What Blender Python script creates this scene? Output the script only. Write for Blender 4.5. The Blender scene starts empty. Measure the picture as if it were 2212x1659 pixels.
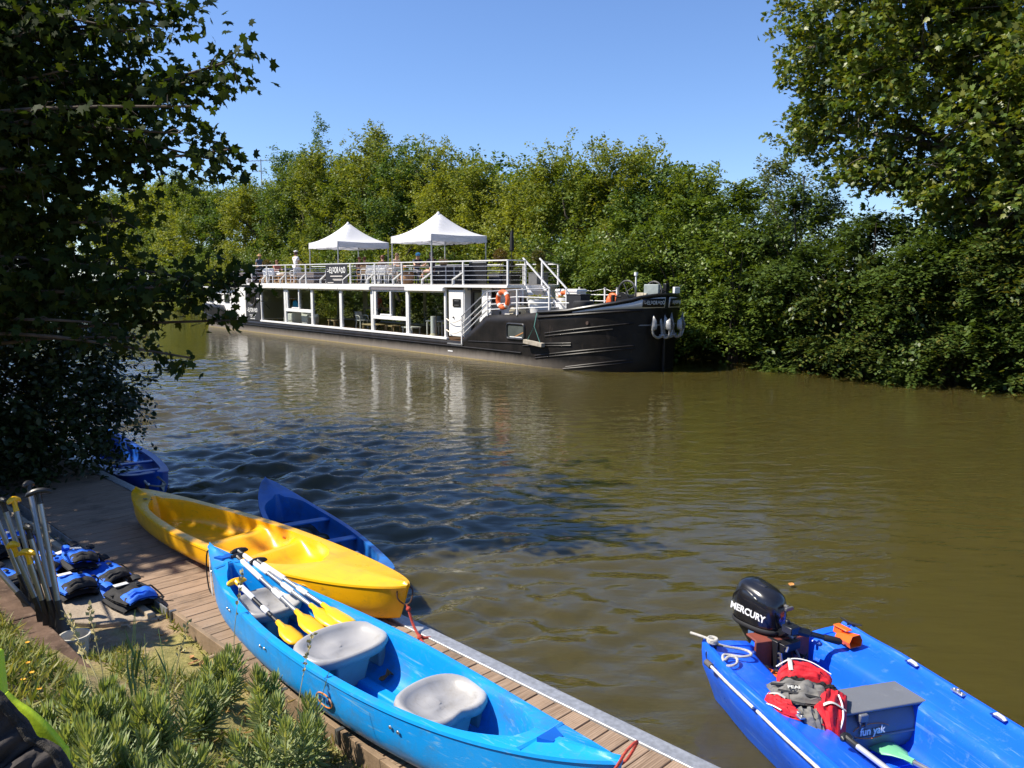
import bpy, bmesh, math, random
import numpy as np
from mathutils import Vector, Matrix, Euler
R = math.radians
PI = math.pi
# ------------------------------------------------------------------ camera, sky, sun, exposure
scene = bpy.context.scene
col = scene.collection
cam_d = bpy.data.cameras.new("camera")
cam = bpy.data.objects.new("camera", cam_d)
col.objects.link(cam)
cam.location = (0, 0, 3.0)
cam.rotation_euler = (R(90 - 7.411), 0, 0)
cam_d.sensor_width = 36.0
cam_d.lens = 36.0 * 1726 / 2212
cam_d.clip_start = 0.05
cam_d.clip_end = 2000
scene.camera = cam

SUN = Vector((-0.63, -0.07, 0.775)).normalized()          # direction towards the sun
sun_el = math.asin(SUN.z)
world = bpy.data.worlds.new("World")
scene.world = world
world.use_nodes = True
wn = world.node_tree
wn.nodes.clear()
sky = wn.nodes.new("ShaderNodeTexSky")
sky.sky_type = 'NISHITA'
sky.sun_disc = False
sky.sun_elevation = sun_el
sky.sun_rotation = math.atan2(SUN.x, SUN.y)
sky.altitude = 0
sky.air_density = 1.0
sky.dust_density = 0.2
sky.ozone_density = 3.0
bg = wn.nodes.new("ShaderNodeBackground")
bg.inputs[1].default_value = 0.098
wo = wn.nodes.new("ShaderNodeOutputWorld")
tint = wn.nodes.new("ShaderNodeMix"); tint.data_type = 'RGBA'; tint.blend_type = 'MULTIPLY'; tint.inputs[0].default_value = 1.0
tint.inputs[7].default_value = (.80, .92, 1.16, 1)                 # clear, deep summer blue
wn.links.new(sky.outputs[0], tint.inputs[6]); wn.links.new(tint.outputs[2], bg.inputs[0])
wn.links.new(bg.outputs[0], wo.inputs[0])
sun_d = bpy.data.lights.new("sun", 'SUN')
sun_d.energy = 5.0
sun_d.angle = R(0.55)
sun_d.color = (1.0, 0.92, 0.79)
sun_o = bpy.data.objects.new("sun", sun_d)
col.objects.link(sun_o)
sun_o.location = SUN * 50
sun_o.rotation_euler = SUN.to_track_quat('Z', 'Y').to_euler()
scene.view_settings.view_transform = 'Standard'
scene.view_settings.look = 'None'
scene.view_settings.exposure = 0.72
scene.view_settings.gamma = 1.0
scene.cycles.max_bounces = 10
scene.cycles.transparent_max_bounces = 24
scene.cycles.caustics_reflective = False
scene.cycles.caustics_refractive = False

rng = np.random.default_rng(7)
rnd = random.Random(11)

# ------------------------------------------------------------------ materials
def nodes_of(m):
    m.use_nodes = True
    nt = m.node_tree
    b = nt.nodes.get("Principled BSDF")
    return nt, b

def mixcol(nt, fac, a, b, mode='MIX'):
    n = nt.nodes.new("ShaderNodeMix")
    n.data_type = 'RGBA'
    n.blend_type = mode
    for sock, v in ((n.inputs[0], fac), (n.inputs[6], a), (n.inputs[7], b)):
        if hasattr(v, "links"):
            nt.links.new(v, sock)
        elif isinstance(v, (int, float)):
            sock.default_value = v
        else:
            sock.default_value = (*v[:3], 1)
    return n.outputs[2]

def ramp(nt, src, p0, p1, c0=(0, 0, 0), c1=(1, 1, 1)):
    r = nt.nodes.new("ShaderNodeValToRGB")
    r.color_ramp.elements[0].position = p0
    r.color_ramp.elements[1].position = p1
    r.color_ramp.elements[0].color = (*c0, 1)
    r.color_ramp.elements[1].color = (*c1, 1)
    nt.links.new(src, r.inputs[0])
    return r.outputs[0]

def noise(nt, scale, detail=4, rough=0.55, vec=None, dist=0):
    n = nt.nodes.new("ShaderNodeTexNoise")
    n.inputs["Scale"].default_value = scale
    n.inputs["Detail"].default_value = detail
    n.inputs["Roughness"].default_value = rough
    n.inputs["Distortion"].default_value = dist
    if vec is None:
        tc = nt.nodes.new("ShaderNodeTexCoord")
        vec = tc.outputs["Object"]
    nt.links.new(vec, n.inputs["Vector"])
    return n.outputs["Fac"]

def scaled(nt, s, kind="Object", rot=(0, 0, 0)):
    tc = nt.nodes.new("ShaderNodeTexCoord")
    mp = nt.nodes.new("ShaderNodeMapping")
    mp.inputs["Scale"].default_value = s
    mp.inputs["Rotation"].default_value = rot
    nt.links.new(tc.outputs[kind], mp.inputs["Vector"])
    return mp.outputs[0]

def bump(nt, b, h, strength=0.3, dist=0.02):
    n = nt.nodes.new("ShaderNodeBump")
    n.inputs["Strength"].default_value = strength
    n.inputs["Distance"].default_value = dist
    nt.links.new(h, n.inputs["Height"])
    nt.links.new(n.outputs[0], b.inputs["Normal"])
    return n

MATS = {}
def M(name, c, rough=0.5, metal=0.0, var=0.12, scale=6, bmp=0.0, bscale=60, spec=0.5, wear=None, wamt=0.5, wscale=9, coat=0, scratch=None, dirt=None):
    """a procedural paint, plastic, metal or cloth: mottled colour, uneven gloss, optional grain and worn patches"""
    if name in MATS:
        return MATS[name]
    m = bpy.data.materials.new(name)
    nt, b = nodes_of(m)
    f = noise(nt, scale)
    lo = tuple(x * (1 - var) for x in c); hi = tuple(min(1, x * (1 + var)) for x in c)
    out = ramp(nt, f, 0.3, 0.7, lo, hi)
    if wear:
        w = ramp(nt, noise(nt, wscale, 8, 0.7), 0.62 - wamt * 0.2, 0.80 - wamt * 0.1)
        out = mixcol(nt, w, out, wear)
    if scratch:      # long fine scrapes along the hull
        f = ramp(nt, noise(nt, 1, 6, .7, scaled(nt, (1.6, 38, 38), rot=(0, 0, .12)), .6), .57, .66)
        g = ramp(nt, noise(nt, 2.1, 3), .40, .62)
        mm = nt.nodes.new("ShaderNodeMath"); mm.operation = 'MULTIPLY'; nt.links.new(f, mm.inputs[0]); nt.links.new(g, mm.inputs[1])
        out = mixcol(nt, mm.outputs[0], out, scratch)
    if dirt:
        f = ramp(nt, noise(nt, 3.0, 9, .75), .50, .68)
        mm = nt.nodes.new("ShaderNodeMath"); mm.operation = 'MULTIPLY'; nt.links.new(f, mm.inputs[0]); mm.inputs[1].default_value = .6
        out = mixcol(nt, mm.outputs[0], out, dirt)
    nt.links.new(out, b.inputs["Base Color"])
    mr = nt.nodes.new("ShaderNodeMapRange")
    mr.inputs[3].default_value = max(0.02, rough - 0.1); mr.inputs[4].default_value = min(1, rough + 0.12)
    nt.links.new(noise(nt, scale * 3.1), mr.inputs[0])
    nt.links.new(mr.outputs[0], b.inputs["Roughness"])
    b.inputs["Metallic"].default_value = metal
    b.inputs["Specular IOR Level"].default_value = spec
    b.inputs["Coat Weight"].default_value = coat
    if bmp:
        bump(nt, b, noise(nt, bscale, 5), bmp, 0.01)
    MATS[name] = m
    return m

def leaf_mat(name, stops, rough=0.42, trans=0.35, spec=0.5, tcol=None):
    """leaves: a colour per leaf, glossy top, light coming through"""
    if name in MATS:
        return MATS[name]
    m = bpy.data.materials.new(name)
    nt, b = nodes_of(m)
    g = nt.nodes.new("ShaderNodeNewGeometry")
    r = nt.nodes.new("ShaderNodeValToRGB")
    e = r.color_ramp.elements
    while len(e) < len(stops):
        e.new(0.5)
    for k, c in enumerate(stops):
        e[k].position = k / (len(stops) - 1); e[k].color = (*c, 1)
    nt.links.new(g.outputs["Random Per Island"], r.inputs[0])
    nt.links.new(r.outputs[0], b.inputs["Base Color"])
    b.inputs["Roughness"].default_value = rough
    b.inputs["Specular IOR Level"].default_value = spec
    t = nt.nodes.new("ShaderNodeBsdfTranslucent")
    nt.links.new(mixcol(nt, 1.0, r.outputs[0], tcol or (1.6, 1.5, 0.5), 'MULTIPLY'), t.inputs[0])
    mx = nt.nodes.new("ShaderNodeMixShader")
    mx.inputs[0].default_value = trans
    nt.links.new(b.outputs[0], mx.inputs[1]); nt.links.new(t.outputs[0], mx.inputs[2])
    nt.links.new(mx.outputs[0], nt.nodes["Material Output"].inputs[0])
    MATS[name] = m
    return m

def glass_mat(name, tint=(0.75, 0.8, 0.78), base=0.10):
    if name in MATS:
        return MATS[name]
    m = bpy.data.materials.new(name)
    nt, b = nodes_of(m)
    nt.nodes.remove(b)
    tr = nt.nodes.new("ShaderNodeBsdfTransparent"); tr.inputs[0].default_value = (*tint, 1)
    gl = nt.nodes.new("ShaderNodeBsdfGlossy"); gl.inputs["Roughness"].default_value = 0.015
    bp = nt.nodes.new("ShaderNodeBump"); bp.inputs["Strength"].default_value = 0.04; bp.inputs["Distance"].default_value = 0.05
    nt.links.new(noise(nt, 1.2, 2), bp.inputs["Height"]); nt.links.new(bp.outputs[0], gl.inputs["Normal"])
    lw = nt.nodes.new("ShaderNodeLayerWeight"); lw.inputs[0].default_value = .5
    pw = nt.nodes.new("ShaderNodeMath"); pw.operation = 'POWER'; pw.inputs[1].default_value = 4.0
    nt.links.new(lw.outputs["Facing"], pw.inputs[0])
    ad = nt.nodes.new("ShaderNodeMath"); ad.operation = 'MULTIPLY_ADD'; ad.use_clamp = True
    ad.inputs[1].default_value = .9; ad.inputs[2].default_value = base
    nt.links.new(pw.outputs[0], ad.inputs[0])
    mx = nt.nodes.new("ShaderNodeMixShader")
    nt.links.new(ad.outputs[0], mx.inputs[0]); nt.links.new(tr.outputs[0], mx.inputs[1]); nt.links.new(gl.outputs[0], mx.inputs[2])
    nt.links.new(mx.outputs[0], nt.nodes["Material Output"].inputs[0])
    MATS[name] = m
    return m

# ------------------------------------------------------------------ objects, labels
def props(o, label=None, cat=None, group=None, kind=None):
    if label: o["label"] = label
    if cat: o["category"] = cat
    if group: o["group"] = group
    if kind: o["kind"] = kind
    return o

def thing(name, label, cat, loc=(0, 0, 0), rz=0.0, group=None):
    o = bpy.data.objects.new(name, None)
    o.empty_display_size = 0.2
    col.objects.link(o)
    o.location = loc
    o.rotation_euler = (0, 0, rz)
    return props(o, label, cat, group)

def link_mesh(name, me, parent=None):
    o = bpy.data.objects.new(name, me)
    col.objects.link(o)
    if parent is not None:
        o.parent = parent
    return o

def children(o):
    return [c for c in bpy.data.objects if c.parent is o]

def dup(root, loc, rz=None, label=None, group=None):
    """a copy of a thing together with copies of its parts and sub-parts"""
    r = root.copy(); col.objects.link(r); r.location = loc
    if rz is not None:
        r.rotation_euler = (0, 0, rz)
    if label: r["label"] = label
    if group: r["group"] = group
    def rec(src, dst):
        for ch in list(src.children):
            c = ch.copy(); col.objects.link(c); c.parent = dst
            rec(ch, c)
    rec(root, r)
    return r

def rot_to(d):
    d = Vector(d).normalized()
    return d.to_track_quat('Z', 'Y').to_matrix()

class MB:
    """collects shapes into one mesh"""
    def __init__(s):
        s.v = []; s.f = []; s.mi = []; s.m = 0
    def add(s, vs, fs, mtx=None):
        n = len(s.v)
        if mtx is not None:
            vs = [mtx @ Vector(v) for v in vs]
        s.v += [tuple(v) for v in vs]
        s.f += [tuple(i + n for i in f) for f in fs]
        s.mi += [s.m] * len(fs)
        return s
    def box(s, c, size, rz=0.0, mtx=None, taper=1.0):
        x, y, z = (a / 2 for a in size)
        vs = []
        for dz, t in ((-z, 1.0), (z, taper)):
            vs += [(-x * t, -y * t, dz), (x * t, -y * t, dz), (x * t, y * t, dz), (-x * t, y * t, dz)]
        m = Matrix.Translation(c) @ Matrix.Rotation(rz, 4, 'Z')
        if mtx is not None:
            m = mtx @ m
        return s.add(vs, [(3, 2, 1, 0), (4, 5, 6, 7), (0, 1, 5, 4), (1, 2, 6, 5), (2, 3, 7, 6), (3, 0, 4, 7)], m)
    def bar(s, a, b, w, h=None, up=(0, 0, 1)):
        """a rectangular bar from a to b"""
        a = Vector(a); b = Vector(b); h = h or w
        d = (b - a); L = d.length; d.normalize()
        u = Vector(up)
        if abs(d.dot(u)) > 0.98: u = Vector((1, 0, 0))
        x = d.cross(u).normalized(); y = x.cross(d)
        vs = []
        for p in (a, b):
            for i, j in ((-1, -1), (1, -1), (1, 1), (-1, 1)):
                vs.append(p + x * i * w / 2 + y * j * h / 2)
        return s.add(vs, [(0, 1, 2, 3), (7, 6, 5, 4), (4, 5, 1, 0), (5, 6, 2, 1), (6, 7, 3, 2), (7, 4, 0, 3)])
    def tube(s, pts, r, n=8, closed=False, caps=True, flat=None):
        """a round (or with flat=(a,b) oval) tube along points; r a number or one per point"""
        P = [Vector(p) for p in pts]; k = len(P)
        rr = r if hasattr(r, "__len__") else [r] * k
        vs = []
        prev = None
        for i, p in enumerate(P):
            if closed:
                d = P[(i + 1) % k] - P[i - 1]
            else:
                d = P[min(i + 1, k - 1)] - P[max(i - 1, 0)]
            if d.length < 1e-9: d = Vector((0, 0, 1))
            d.normalize()
            if prev is None:
                u = Vector((0, 0, 1)) if abs(d.z) < 0.9 else Vector((1, 0, 0))
                x = d.cross(u).normalized()
            else:
                x = (prev - d * prev.dot(d)).normalized()
            prev = x
            y = d.cross(x)
            fa, fb = flat or (1, 1)
            for j in range(n):
                a = 2 * PI * j / n
                vs.append(p + x * math.cos(a) * rr[i] * fa + y * math.sin(a) * rr[i] * fb)
        fs = []
        m = k if closed else k - 1
        for i in range(m):
            i2 = (i + 1) % k
            for j in range(n):
                j2 = (j + 1) % n
                fs.append((i * n + j, i * n + j2, i2 * n + j2, i2 * n + j))
        if caps and not closed:
            fs.append(tuple(range(n - 1, -1, -1)))
            fs.append(tuple((k - 1) * n + j for j in range(n)))
        return s.add(vs, fs)
    def cyl(s, a, b, r0, r1=None, n=14):
        return s.tube([a, b], [r0, r0 if r1 is None else r1], n)
    def lathe(s, prof, c=(0, 0, 0), n=20, axis=None, mtx=None):
        vs = []; k = len(prof)
        for r, z in prof:
            for j in range(n):
                a = 2 * PI * j / n
                vs.append((r * math.cos(a), r * math.sin(a), z))
        fs = []
        for i in range(k - 1):
            for j in range(n):
                j2 = (j + 1) % n
                fs.append((i * n + j, i * n + j2, (i + 1) * n + j2, (i + 1) * n + j))
        if prof[0][0] > 1e-6: fs.append(tuple(range(n - 1, -1, -1)))
        if prof[-1][0] > 1e-6: fs.append(tuple((k - 1) * n + j for j in range(n)))
        m = Matrix.Translation(c)
        if axis is not None:
            m = m @ rot_to(axis).to_4x4()
        if mtx is not None: m = mtx @ m
        return s.add(vs, fs, m)
    def ball(s, c, r, n=12, m=8, sc=(1, 1, 1), mtx=None):
        prof = []
        vs = []; fs = []
        for i in range(1, m):
            t = PI * i / m
            for j in range(n):
                a = 2 * PI * j / n
                vs.append((r * math.sin(t) * math.cos(a), r * math.sin(t) * math.sin(a), r * math.cos(t)))
        top = len(vs); vs.append((0, 0, r)); bot = len(vs); vs.append((0, 0, -r))
        for i in range(m - 2):
            for j in range(n):
                j2 = (j + 1) % n
                fs.append((i * n + j, (i + 1) * n + j, (i + 1) * n + j2, i * n + j2))
        for j in range(n):
            j2 = (j + 1) % n
            fs.append((top, j, j2)); fs.append((bot, (m - 2) * n + j2, (m - 2) * n + j))
        mm = Matrix.Translation(c) @ Matrix.Diagonal((*sc, 1))
        if mtx is not None: mm = mtx @ mm
        return s.add(vs, fs, mm)
    def prism(s, poly, z0, z1, mtx=None):
        n = len(poly)
        vs = [(x, y, z0) for x, y in poly] + [(x, y, z1) for x, y in poly]
        fs = [tuple(range(n - 1, -1, -1)), tuple(range(n, 2 * n))]
        fs += [(i, (i + 1) % n, n + (i + 1) % n, n + i) for i in range(n)]
        return s.add(vs, fs, mtx)
    def loft(s, rings, closed=True, cap0=False, cap1=False, mtx=None):
        k = len(rings); n = len(rings[0])
        vs = [p for r in rings for p in r]
        fs = []
        for i in range(k - 1):
            for j in range(n if closed else n - 1):
                j2 = (j + 1) % n
                fs.append((i * n + j, i * n + j2, (i + 1) * n + j2, (i + 1) * n + j))
        if cap0: fs.append(tuple(range(n - 1, -1, -1)))
        if cap1: fs.append(tuple((k - 1) * n + j for j in range(n)))
        return s.add(vs, fs, mtx)
    def build(s, name, mats, parent=None, smooth=35, bevel=0.0, seg=2, fix=True, subsurf=0, solid=0.0):
        me = bpy.data.meshes.new(name)
        me.from_pydata(s.v, [], s.f)
        mats = mats if isinstance(mats, (list, tuple)) else [mats]
        for m in mats: me.materials.append(m)
        if len(mats) > 1:
            me.polygons.foreach_set("material_index", s.mi)
        if fix:
            bm = bmesh.new(); bm.from_mesh(me)
            bmesh.ops.recalc_face_normals(bm, faces=bm.faces)
            bm.to_mesh(me); bm.free()
        if smooth is not None:
            me.shade_smooth()
            if smooth < 180:
                me.set_sharp_from_angle(angle=R(smooth))
        me.update()
        o = link_mesh(name, me, parent)
        if solid:
            md = o.modifiers.new("solid", 'SOLIDIFY'); md.thickness = solid; md.offset = 0
        if bevel:
            md = o.modifiers.new("bevel", 'BEVEL'); md.width = bevel; md.segments = seg; md.limit_method = 'ANGLE'; md.angle_limit = R(40)
        if subsurf:
            md = o.modifiers.new("subsurf", 'SUBSURF'); md.levels = subsurf; md.render_levels = subsurf
        return o

def frame(origin, ex, ey=None, ez=None):
    """matrix with the given origin and axes"""
    ex = Vector(ex).normalized()
    if ey is None:
        ez = Vector(ez).normalized(); ey = ez.cross(ex).normalized(); ez = ex.cross(ey)
    else:
        ey = Vector(ey); ey = (ey - ex * ey.dot(ex)).normalized(); ez = ex.cross(ey)
    m = Matrix((ex, ey, ez)).transposed().to_4x4()
    m.translation = Vector(origin)
    return m

def lettering(name, txt, size, mtx, mat, parent, depth=0.004, bold=0.0, xs=1.0, shear=0.0, align='CENTER', spacing=1.0, lines=1.0):
    """raised lettering lying in the xy plane of mtx"""
    cu = bpy.data.curves.new(name, 'FONT')
    cu.body = txt; cu.size = size; cu.extrude = depth / 2; cu.offset = bold; cu.shear = shear
    cu.align_x = align; cu.align_y = 'CENTER'; cu.space_character = spacing; cu.space_line = lines; cu.resolution_u = 3
    t = bpy.data.objects.new(name + "_tmp", cu)
    col.objects.link(t)
    dg = bpy.context.evaluated_depsgraph_get()
    me = bpy.data.meshes.new_from_object(t.evaluated_get(dg))
    bpy.data.objects.remove(t); bpy.data.curves.remove(cu)
    me.transform(mtx @ Matrix.Diagonal((xs, 1, 1, 1)))
    me.materials.clear(); me.materials.append(mat)
    me.name = name
    return link_mesh(name, me, parent)

def catmull(pts, k=6, closed=False):
    P = [Vector(p) for p in pts]; n = len(P); out = []
    rngs = range(n if closed else n - 1)
    for i in rngs:
        if closed:
            a, b, c, d = P[i - 1], P[i], P[(i + 1) % n], P[(i + 2) % n]
        else:
            a, b, c, d = P[max(i - 1, 0)], P[i], P[i + 1], P[min(i + 2, n - 1)]
        for j in range(k):
            t = j / k
            out.append(0.5 * ((2 * b) + (c - a) * t + (2 * a - 5 * b + 4 * c - d) * t * t + (3 * b - a - 3 * c + d) * t ** 3))
    if not closed: out.append(P[-1])
    return out

# ------------------------------------------------------------------ leaves by numpy
def norm(a):
    return a / np.maximum(np.linalg.norm(a, axis=-1, keepdims=True), 1e-9)

SHAPES = {
    'diamond': (np.array([(0, 0, 0), (.32, .42, -.05), (0, 1, .04), (-.32, .42, -.05)]), [(0, 1, 2), (0, 2, 3)]),
    'oval': (np.array([(0, 0, 0), (.26, .25, -.04), (.27, .6, -.05), (0, 1, -.06), (-.27, .6, -.05), (-.26, .25, -.04)]), [(0, 1, 2, 3), (0, 3, 4, 5)]),
    'lance': (np.array([(0, 0, 0), (.085, .3, -.02), (.075, .65, -.02), (0, 1, .06), (-.075, .65, -.02), (-.085, .3, -.02)]), [(0, 1, 2, 3), (0, 3, 4, 5)]),
    'lance_wide': (np.array([(0, 0, 0), (.13, .3, -.02), (.125, .62, -.02), (0, 1, .05), (-.125, .62, -.02), (-.13, .3, -.02)]), [(0, 1, 2, 3), (0, 3, 4, 5)]),
    'blade': (np.array([(-.03, 0, 0), (.03, 0, 0), (.022, .55, .03), (0, 1, .14), (-.022, .55, .03)]), [(0, 1, 2, 4), (4, 2, 3)]),
    # five-lobed maple and plane leaves, in two halves with a fold down the midrib
    'maple': (np.array([(0, .1, 0), (.30, -.02, -.05), (.34, .14, -.05), (.62, .26, -.12), (.46, .38, -.08), (.60, .70, -.14), (.28, .62, -.06), (.16, .72, -.03), (0, 1.08, -.10),
                        (-.16, .72, -.03), (-.28, .62, -.06), (-.60, .70, -.14), (-.46, .38, -.08), (-.62, .26, -.12), (-.34, .14, -.05), (-.30, -.02, -.05)]),
              [(0, 1, 2, 3, 4, 5, 6, 7, 8), (0, 8, 9, 10, 11, 12, 13, 14, 15)]),
    'plane': (np.array([(0, .05, 0), (.36, .10, -.05), (.58, .34, -.1), (.33, .44, -.05), (.36, .74, -.1), (.14, .66, -.03), (0, 1.05, -.08),
                        (-.14, .66, -.03), (-.36, .74, -.1), (-.33, .44, -.05), (-.58, .34, -.1), (-.36, .10, -.05)]),
              [(0, 1, 2, 3, 4, 5, 6), (0, 6, 7, 8, 9, 10, 11)]),
}

def leaf_mesh(name, pos, along, up, size, shape, mat, parent=None):
    """one mesh of many leaves: pos (N,3), along (N,3) tip direction, up (N,3) face direction, size (N,)"""
    sv, sf = SHAPES[shape]
    along = norm(along); x = norm(np.cross(along, up)); z = np.cross(x, along)
    V = (pos[:, None, :] + size[:, None, None] * (sv[None, :, 0, None] * x[:, None, :] + sv[None, :, 1, None] * along[:, None, :] + sv[None, :, 2, None] * z[:, None, :]))
    N, k = V.shape[0], V.shape[1]
    lt = np.array([len(f) for f in sf]); fl = np.concatenate([np.array(f) for f in sf])
    loops = (np.arange(N)[:, None] * k + fl[None, :]).ravel()
    tot = np.tile(lt, N)
    start = np.concatenate([[0], np.cumsum(tot)[:-1]])
    me = bpy.data.meshes.new(name)
    me.vertices.add(N * k); me.vertices.foreach_set("co", V.ravel().astype(np.float32))
    me.loops.add(len(loops)); me.loops.foreach_set("vertex_index", loops.astype(np.int32))
    me.polygons.add(len(tot)); me.polygons.foreach_set("loop_start", start.astype(np.int32)); me.polygons.foreach_set("loop_total", tot.astype(np.int32))
    me.update(calc_edges=True)
    me.materials.append(mat)
    return link_mesh(name, me, parent)
# ------------------------------------------------------------------ the setting: ground, water
S2 = math.sqrt(2)
def B3(s, n, z=0.0):
    """barge coordinates (along, across, up) to the world"""
    return Vector((2.0 + .6426 * s + .7662 * n, 26.25 - .7662 * s + .6426 * n, z))
BARGE_RZ = math.atan2(-.7662, .6426)
def D3(t, w, z=0.0):
    """dock coordinates (along towards the viewer's right, inland, up) to the world"""
    return Vector((2.55 + t / S2 - w / S2, 2.55 - t / S2 - w / S2, z))
DOCK_RZ = -PI / 4

def ground_h(x, y):
    d = (3.43 - x - y) / S2; t = (x - y) / S2
    n = (x - 2) * .7662 + (y - 26.25) * .6426
    left = np.clip((-5.3 - t) / .8, 0, 1)
    zr = .25 + .46 * np.maximum(0, d - .22)
    zl = np.where(d < .98, .30, .50 + .42 * np.maximum(0, d - 1.05))
    z = zr * (1 - left) + zl * left
    z = np.where(d > 4, z - .30 * (d - 4), z)
    z = np.maximum(z, .2)
    z = np.where(d < -.05, np.maximum(.25 + (d + .05) * 2.0, -1.3), z)
    far = np.clip(-.4 + (n - 6.2) * .45, -1.3, 2.6)
    s_ = (x - 2) * .6426 - (y - 26.25) * .7662
    end = np.clip((-97 - s_) * .25, -1.3, 1.2)          # the canal bends away far beyond the barge's stern
    return np.maximum(np.where(n > 4.0, np.maximum(far, np.where(d < 0, -1.3, z)), z), end)

def axis(segs):
    out = []
    for a, b, st in segs:
        out += list(np.arange(a, b, st))
    out.append(segs[-1][1])
    return np.array(out)
gx = axis([(-400, -60, 20), (-60, -8, 2.0), (-8, 3, .07), (3, 40, 1.5), (40, 400, 20)])
gy = axis([(-200, -20, 15), (-20, 0, 1.0), (0, 11, .07), (11, 60, 1.5), (60, 120, 4), (120, 600, 20)])
X, Y = np.meshgrid(gx, gy)
def ground_z(X, Y):
    dd = (3.43 - X - Y) / S2
    return ground_h(X, Y) + np.where(dd > .05, .02 * np.sin(X * 7 + Y * 3) * np.sin(Y * 9 - X * 2) + .012 * np.sin(X * 23 + 1) * np.sin(Y * 19), 0)
Z = ground_z(X, Y)
def grid_mesh(name, X, Y, Z, mat, smooth=True):
    h, w = X.shape
    v = np.stack([X, Y, Z], -1).reshape(-1, 3)
    i = np.arange(h * w).reshape(h, w)
    q = np.stack([i[:-1, :-1], i[:-1, 1:], i[1:, 1:], i[1:, :-1]], -1).reshape(-1, 4)
    me = bpy.data.meshes.new(name)
    me.vertices.add(len(v)); me.vertices.foreach_set("co", v.ravel().astype(np.float32))
    me.loops.add(q.size); me.loops.foreach_set("vertex_index", q.ravel().astype(np.int32))
    me.polygons.add(len(q)); me.polygons.foreach_set("loop_start", (np.arange(len(q)) * 4).astype(np.int32)); me.polygons.foreach_set("loop_total", np.full(len(q), 4, np.int32))
    me.update(calc_edges=True)
    if smooth: me.shade_smooth()
    me.materials.append(mat)
    return link_mesh(name, me)

m = bpy.data.materials.new("bank soil"); nt, b = nodes_of(m)
big = noise(nt, 1.3, 6, .65); fine = noise(nt, 14, 8, .7)
soil = ramp(nt, fine, .3, .75, (.20, .135, .08), (.42, .31, .20))
straw = ramp(nt, noise(nt, 40, 6, .7), .3, .7, (.16, .15, .04), (.40, .34, .13))
c = mixcol(nt, ramp(nt, big, .42, .58), soil, straw)
tcg = nt.nodes.new("ShaderNodeTexCoord"); sg = nt.nodes.new("ShaderNodeSeparateXYZ"); nt.links.new(tcg.outputs["Object"], sg.inputs[0])
meadow = mixcol(nt, noise(nt, .6, 6, .7), (.050, .070, .018), (.115, .120, .035))
mg = nt.nodes.new("ShaderNodeMapRange"); mg.inputs[1].default_value = 9.5; mg.inputs[2].default_value = 12.5; nt.links.new(sg.outputs[1], mg.inputs[0])
c = mixcol(nt, mg.outputs[0], c, meadow)
nt.links.new(c, b.inputs["Base Color"]); b.inputs["Roughness"].default_value = .95; b.inputs["Specular IOR Level"].default_value = .15
bump(nt, b, fine, .8, .03)
props(grid_mesh("ground", X, Y, Z, m), kind="structure")

# water: a rippled surface, calmer under the bank and behind the barge
wx = axis([(-400, -60, 30), (-60, -14, 1.2), (-14, -6, .11), (-6, 5, .045), (5, 14, .10), (14, 40, 1.2), (40, 400, 30)])
wy = axis([(-60, 2, 3), (2, 10, .045), (10, 18, .065), (18, 30, .13), (30, 70, .5), (70, 140, 3), (140, 600, 30)])
X, Y = np.meshgrid(wx, wy)
Z = np.zeros_like(X)
# patches of stronger and weaker ripple
patch = .55 + .45 * np.sin(X * .55 + .9 * np.sin(Y * .31) + .6) * np.sin(Y * .42 + .7 * np.sin(X * .37))
amp = np.clip(patch, .12, 1)
calm = np.clip((X + .55 * Y - 8.6) / -5.5, 0.10, 1.0)            # smoother towards the near right
calm = calm * np.clip((Y - 3.0) / 5.0, .25, 1)
w_r = np.random.default_rng(3)
for k in range(64):
    lam = .19 * (1.075 ** (k * .36)) * w_r.uniform(.85, 1.2)
    th = R(-78) + w_r.normal(0, .50) if k % 4 else w_r.uniform(0, 2 * PI)
    kx, ky = 2 * PI / lam * math.cos(th), 2 * PI / lam * math.sin(th)
    a = lam * .0088 * w_r.uniform(.5, 1.4)
    ph = w_r.uniform(0, 6.28)
    Z += a * np.sin(kx * X + ky * Y + ph + .5 * np.sin(.8 * X + .5 * Y + k)) * (1 if k % 3 else amp)
fade = np.clip(1.0 - np.maximum(np.abs(X) - 13, 0) / 6, 0, 1) * np.clip(1 - (Y - 32) / 12, 0, 1) * np.clip((Y - 1) / 3, 0, 1)
Z *= fade * (.25 + .75 * amp) * calm * 1.15
m = bpy.data.materials.new("murky canal water"); nt, b = nodes_of(m)
c = mixcol(nt, noise(nt, .12, 3), (.050, .0425, .0100), (.068, .056, .015))
nt.links.new(c, b.inputs["Base Color"])
b.inputs["Roughness"].default_value = .035
b.inputs["IOR"].default_value = 1.33
b.inputs["Specular IOR Level"].default_value = .7
b.subsurface_method = "RANDOM_WALK"
b.inputs["Subsurface Weight"].default_value = .85
b.inputs["Subsurface Radius"].default_value = (1.0, .8, .35)
b.inputs["Subsurface Scale"].default_value = .35
n1 = noise(nt, 1.0, 3, .5, scaled(nt, (2.2, 5.5, 1), rot=(0, 0, R(12))))
n2 = noise(nt, 1.0, 2, .5, scaled(nt, (.55, 1.7, 1), rot=(0, 0, R(-8))))
s_ = nt.nodes.new("ShaderNodeMath"); s_.operation = 'ADD'
nt.links.new(n1, s_.inputs[0]); nt.links.new(n2, s_.inputs[1])
bump(nt, b, s_.outputs[0], .26, .05)
props(grid_mesh("water", X, Y, Z, m), kind="structure")

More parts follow.
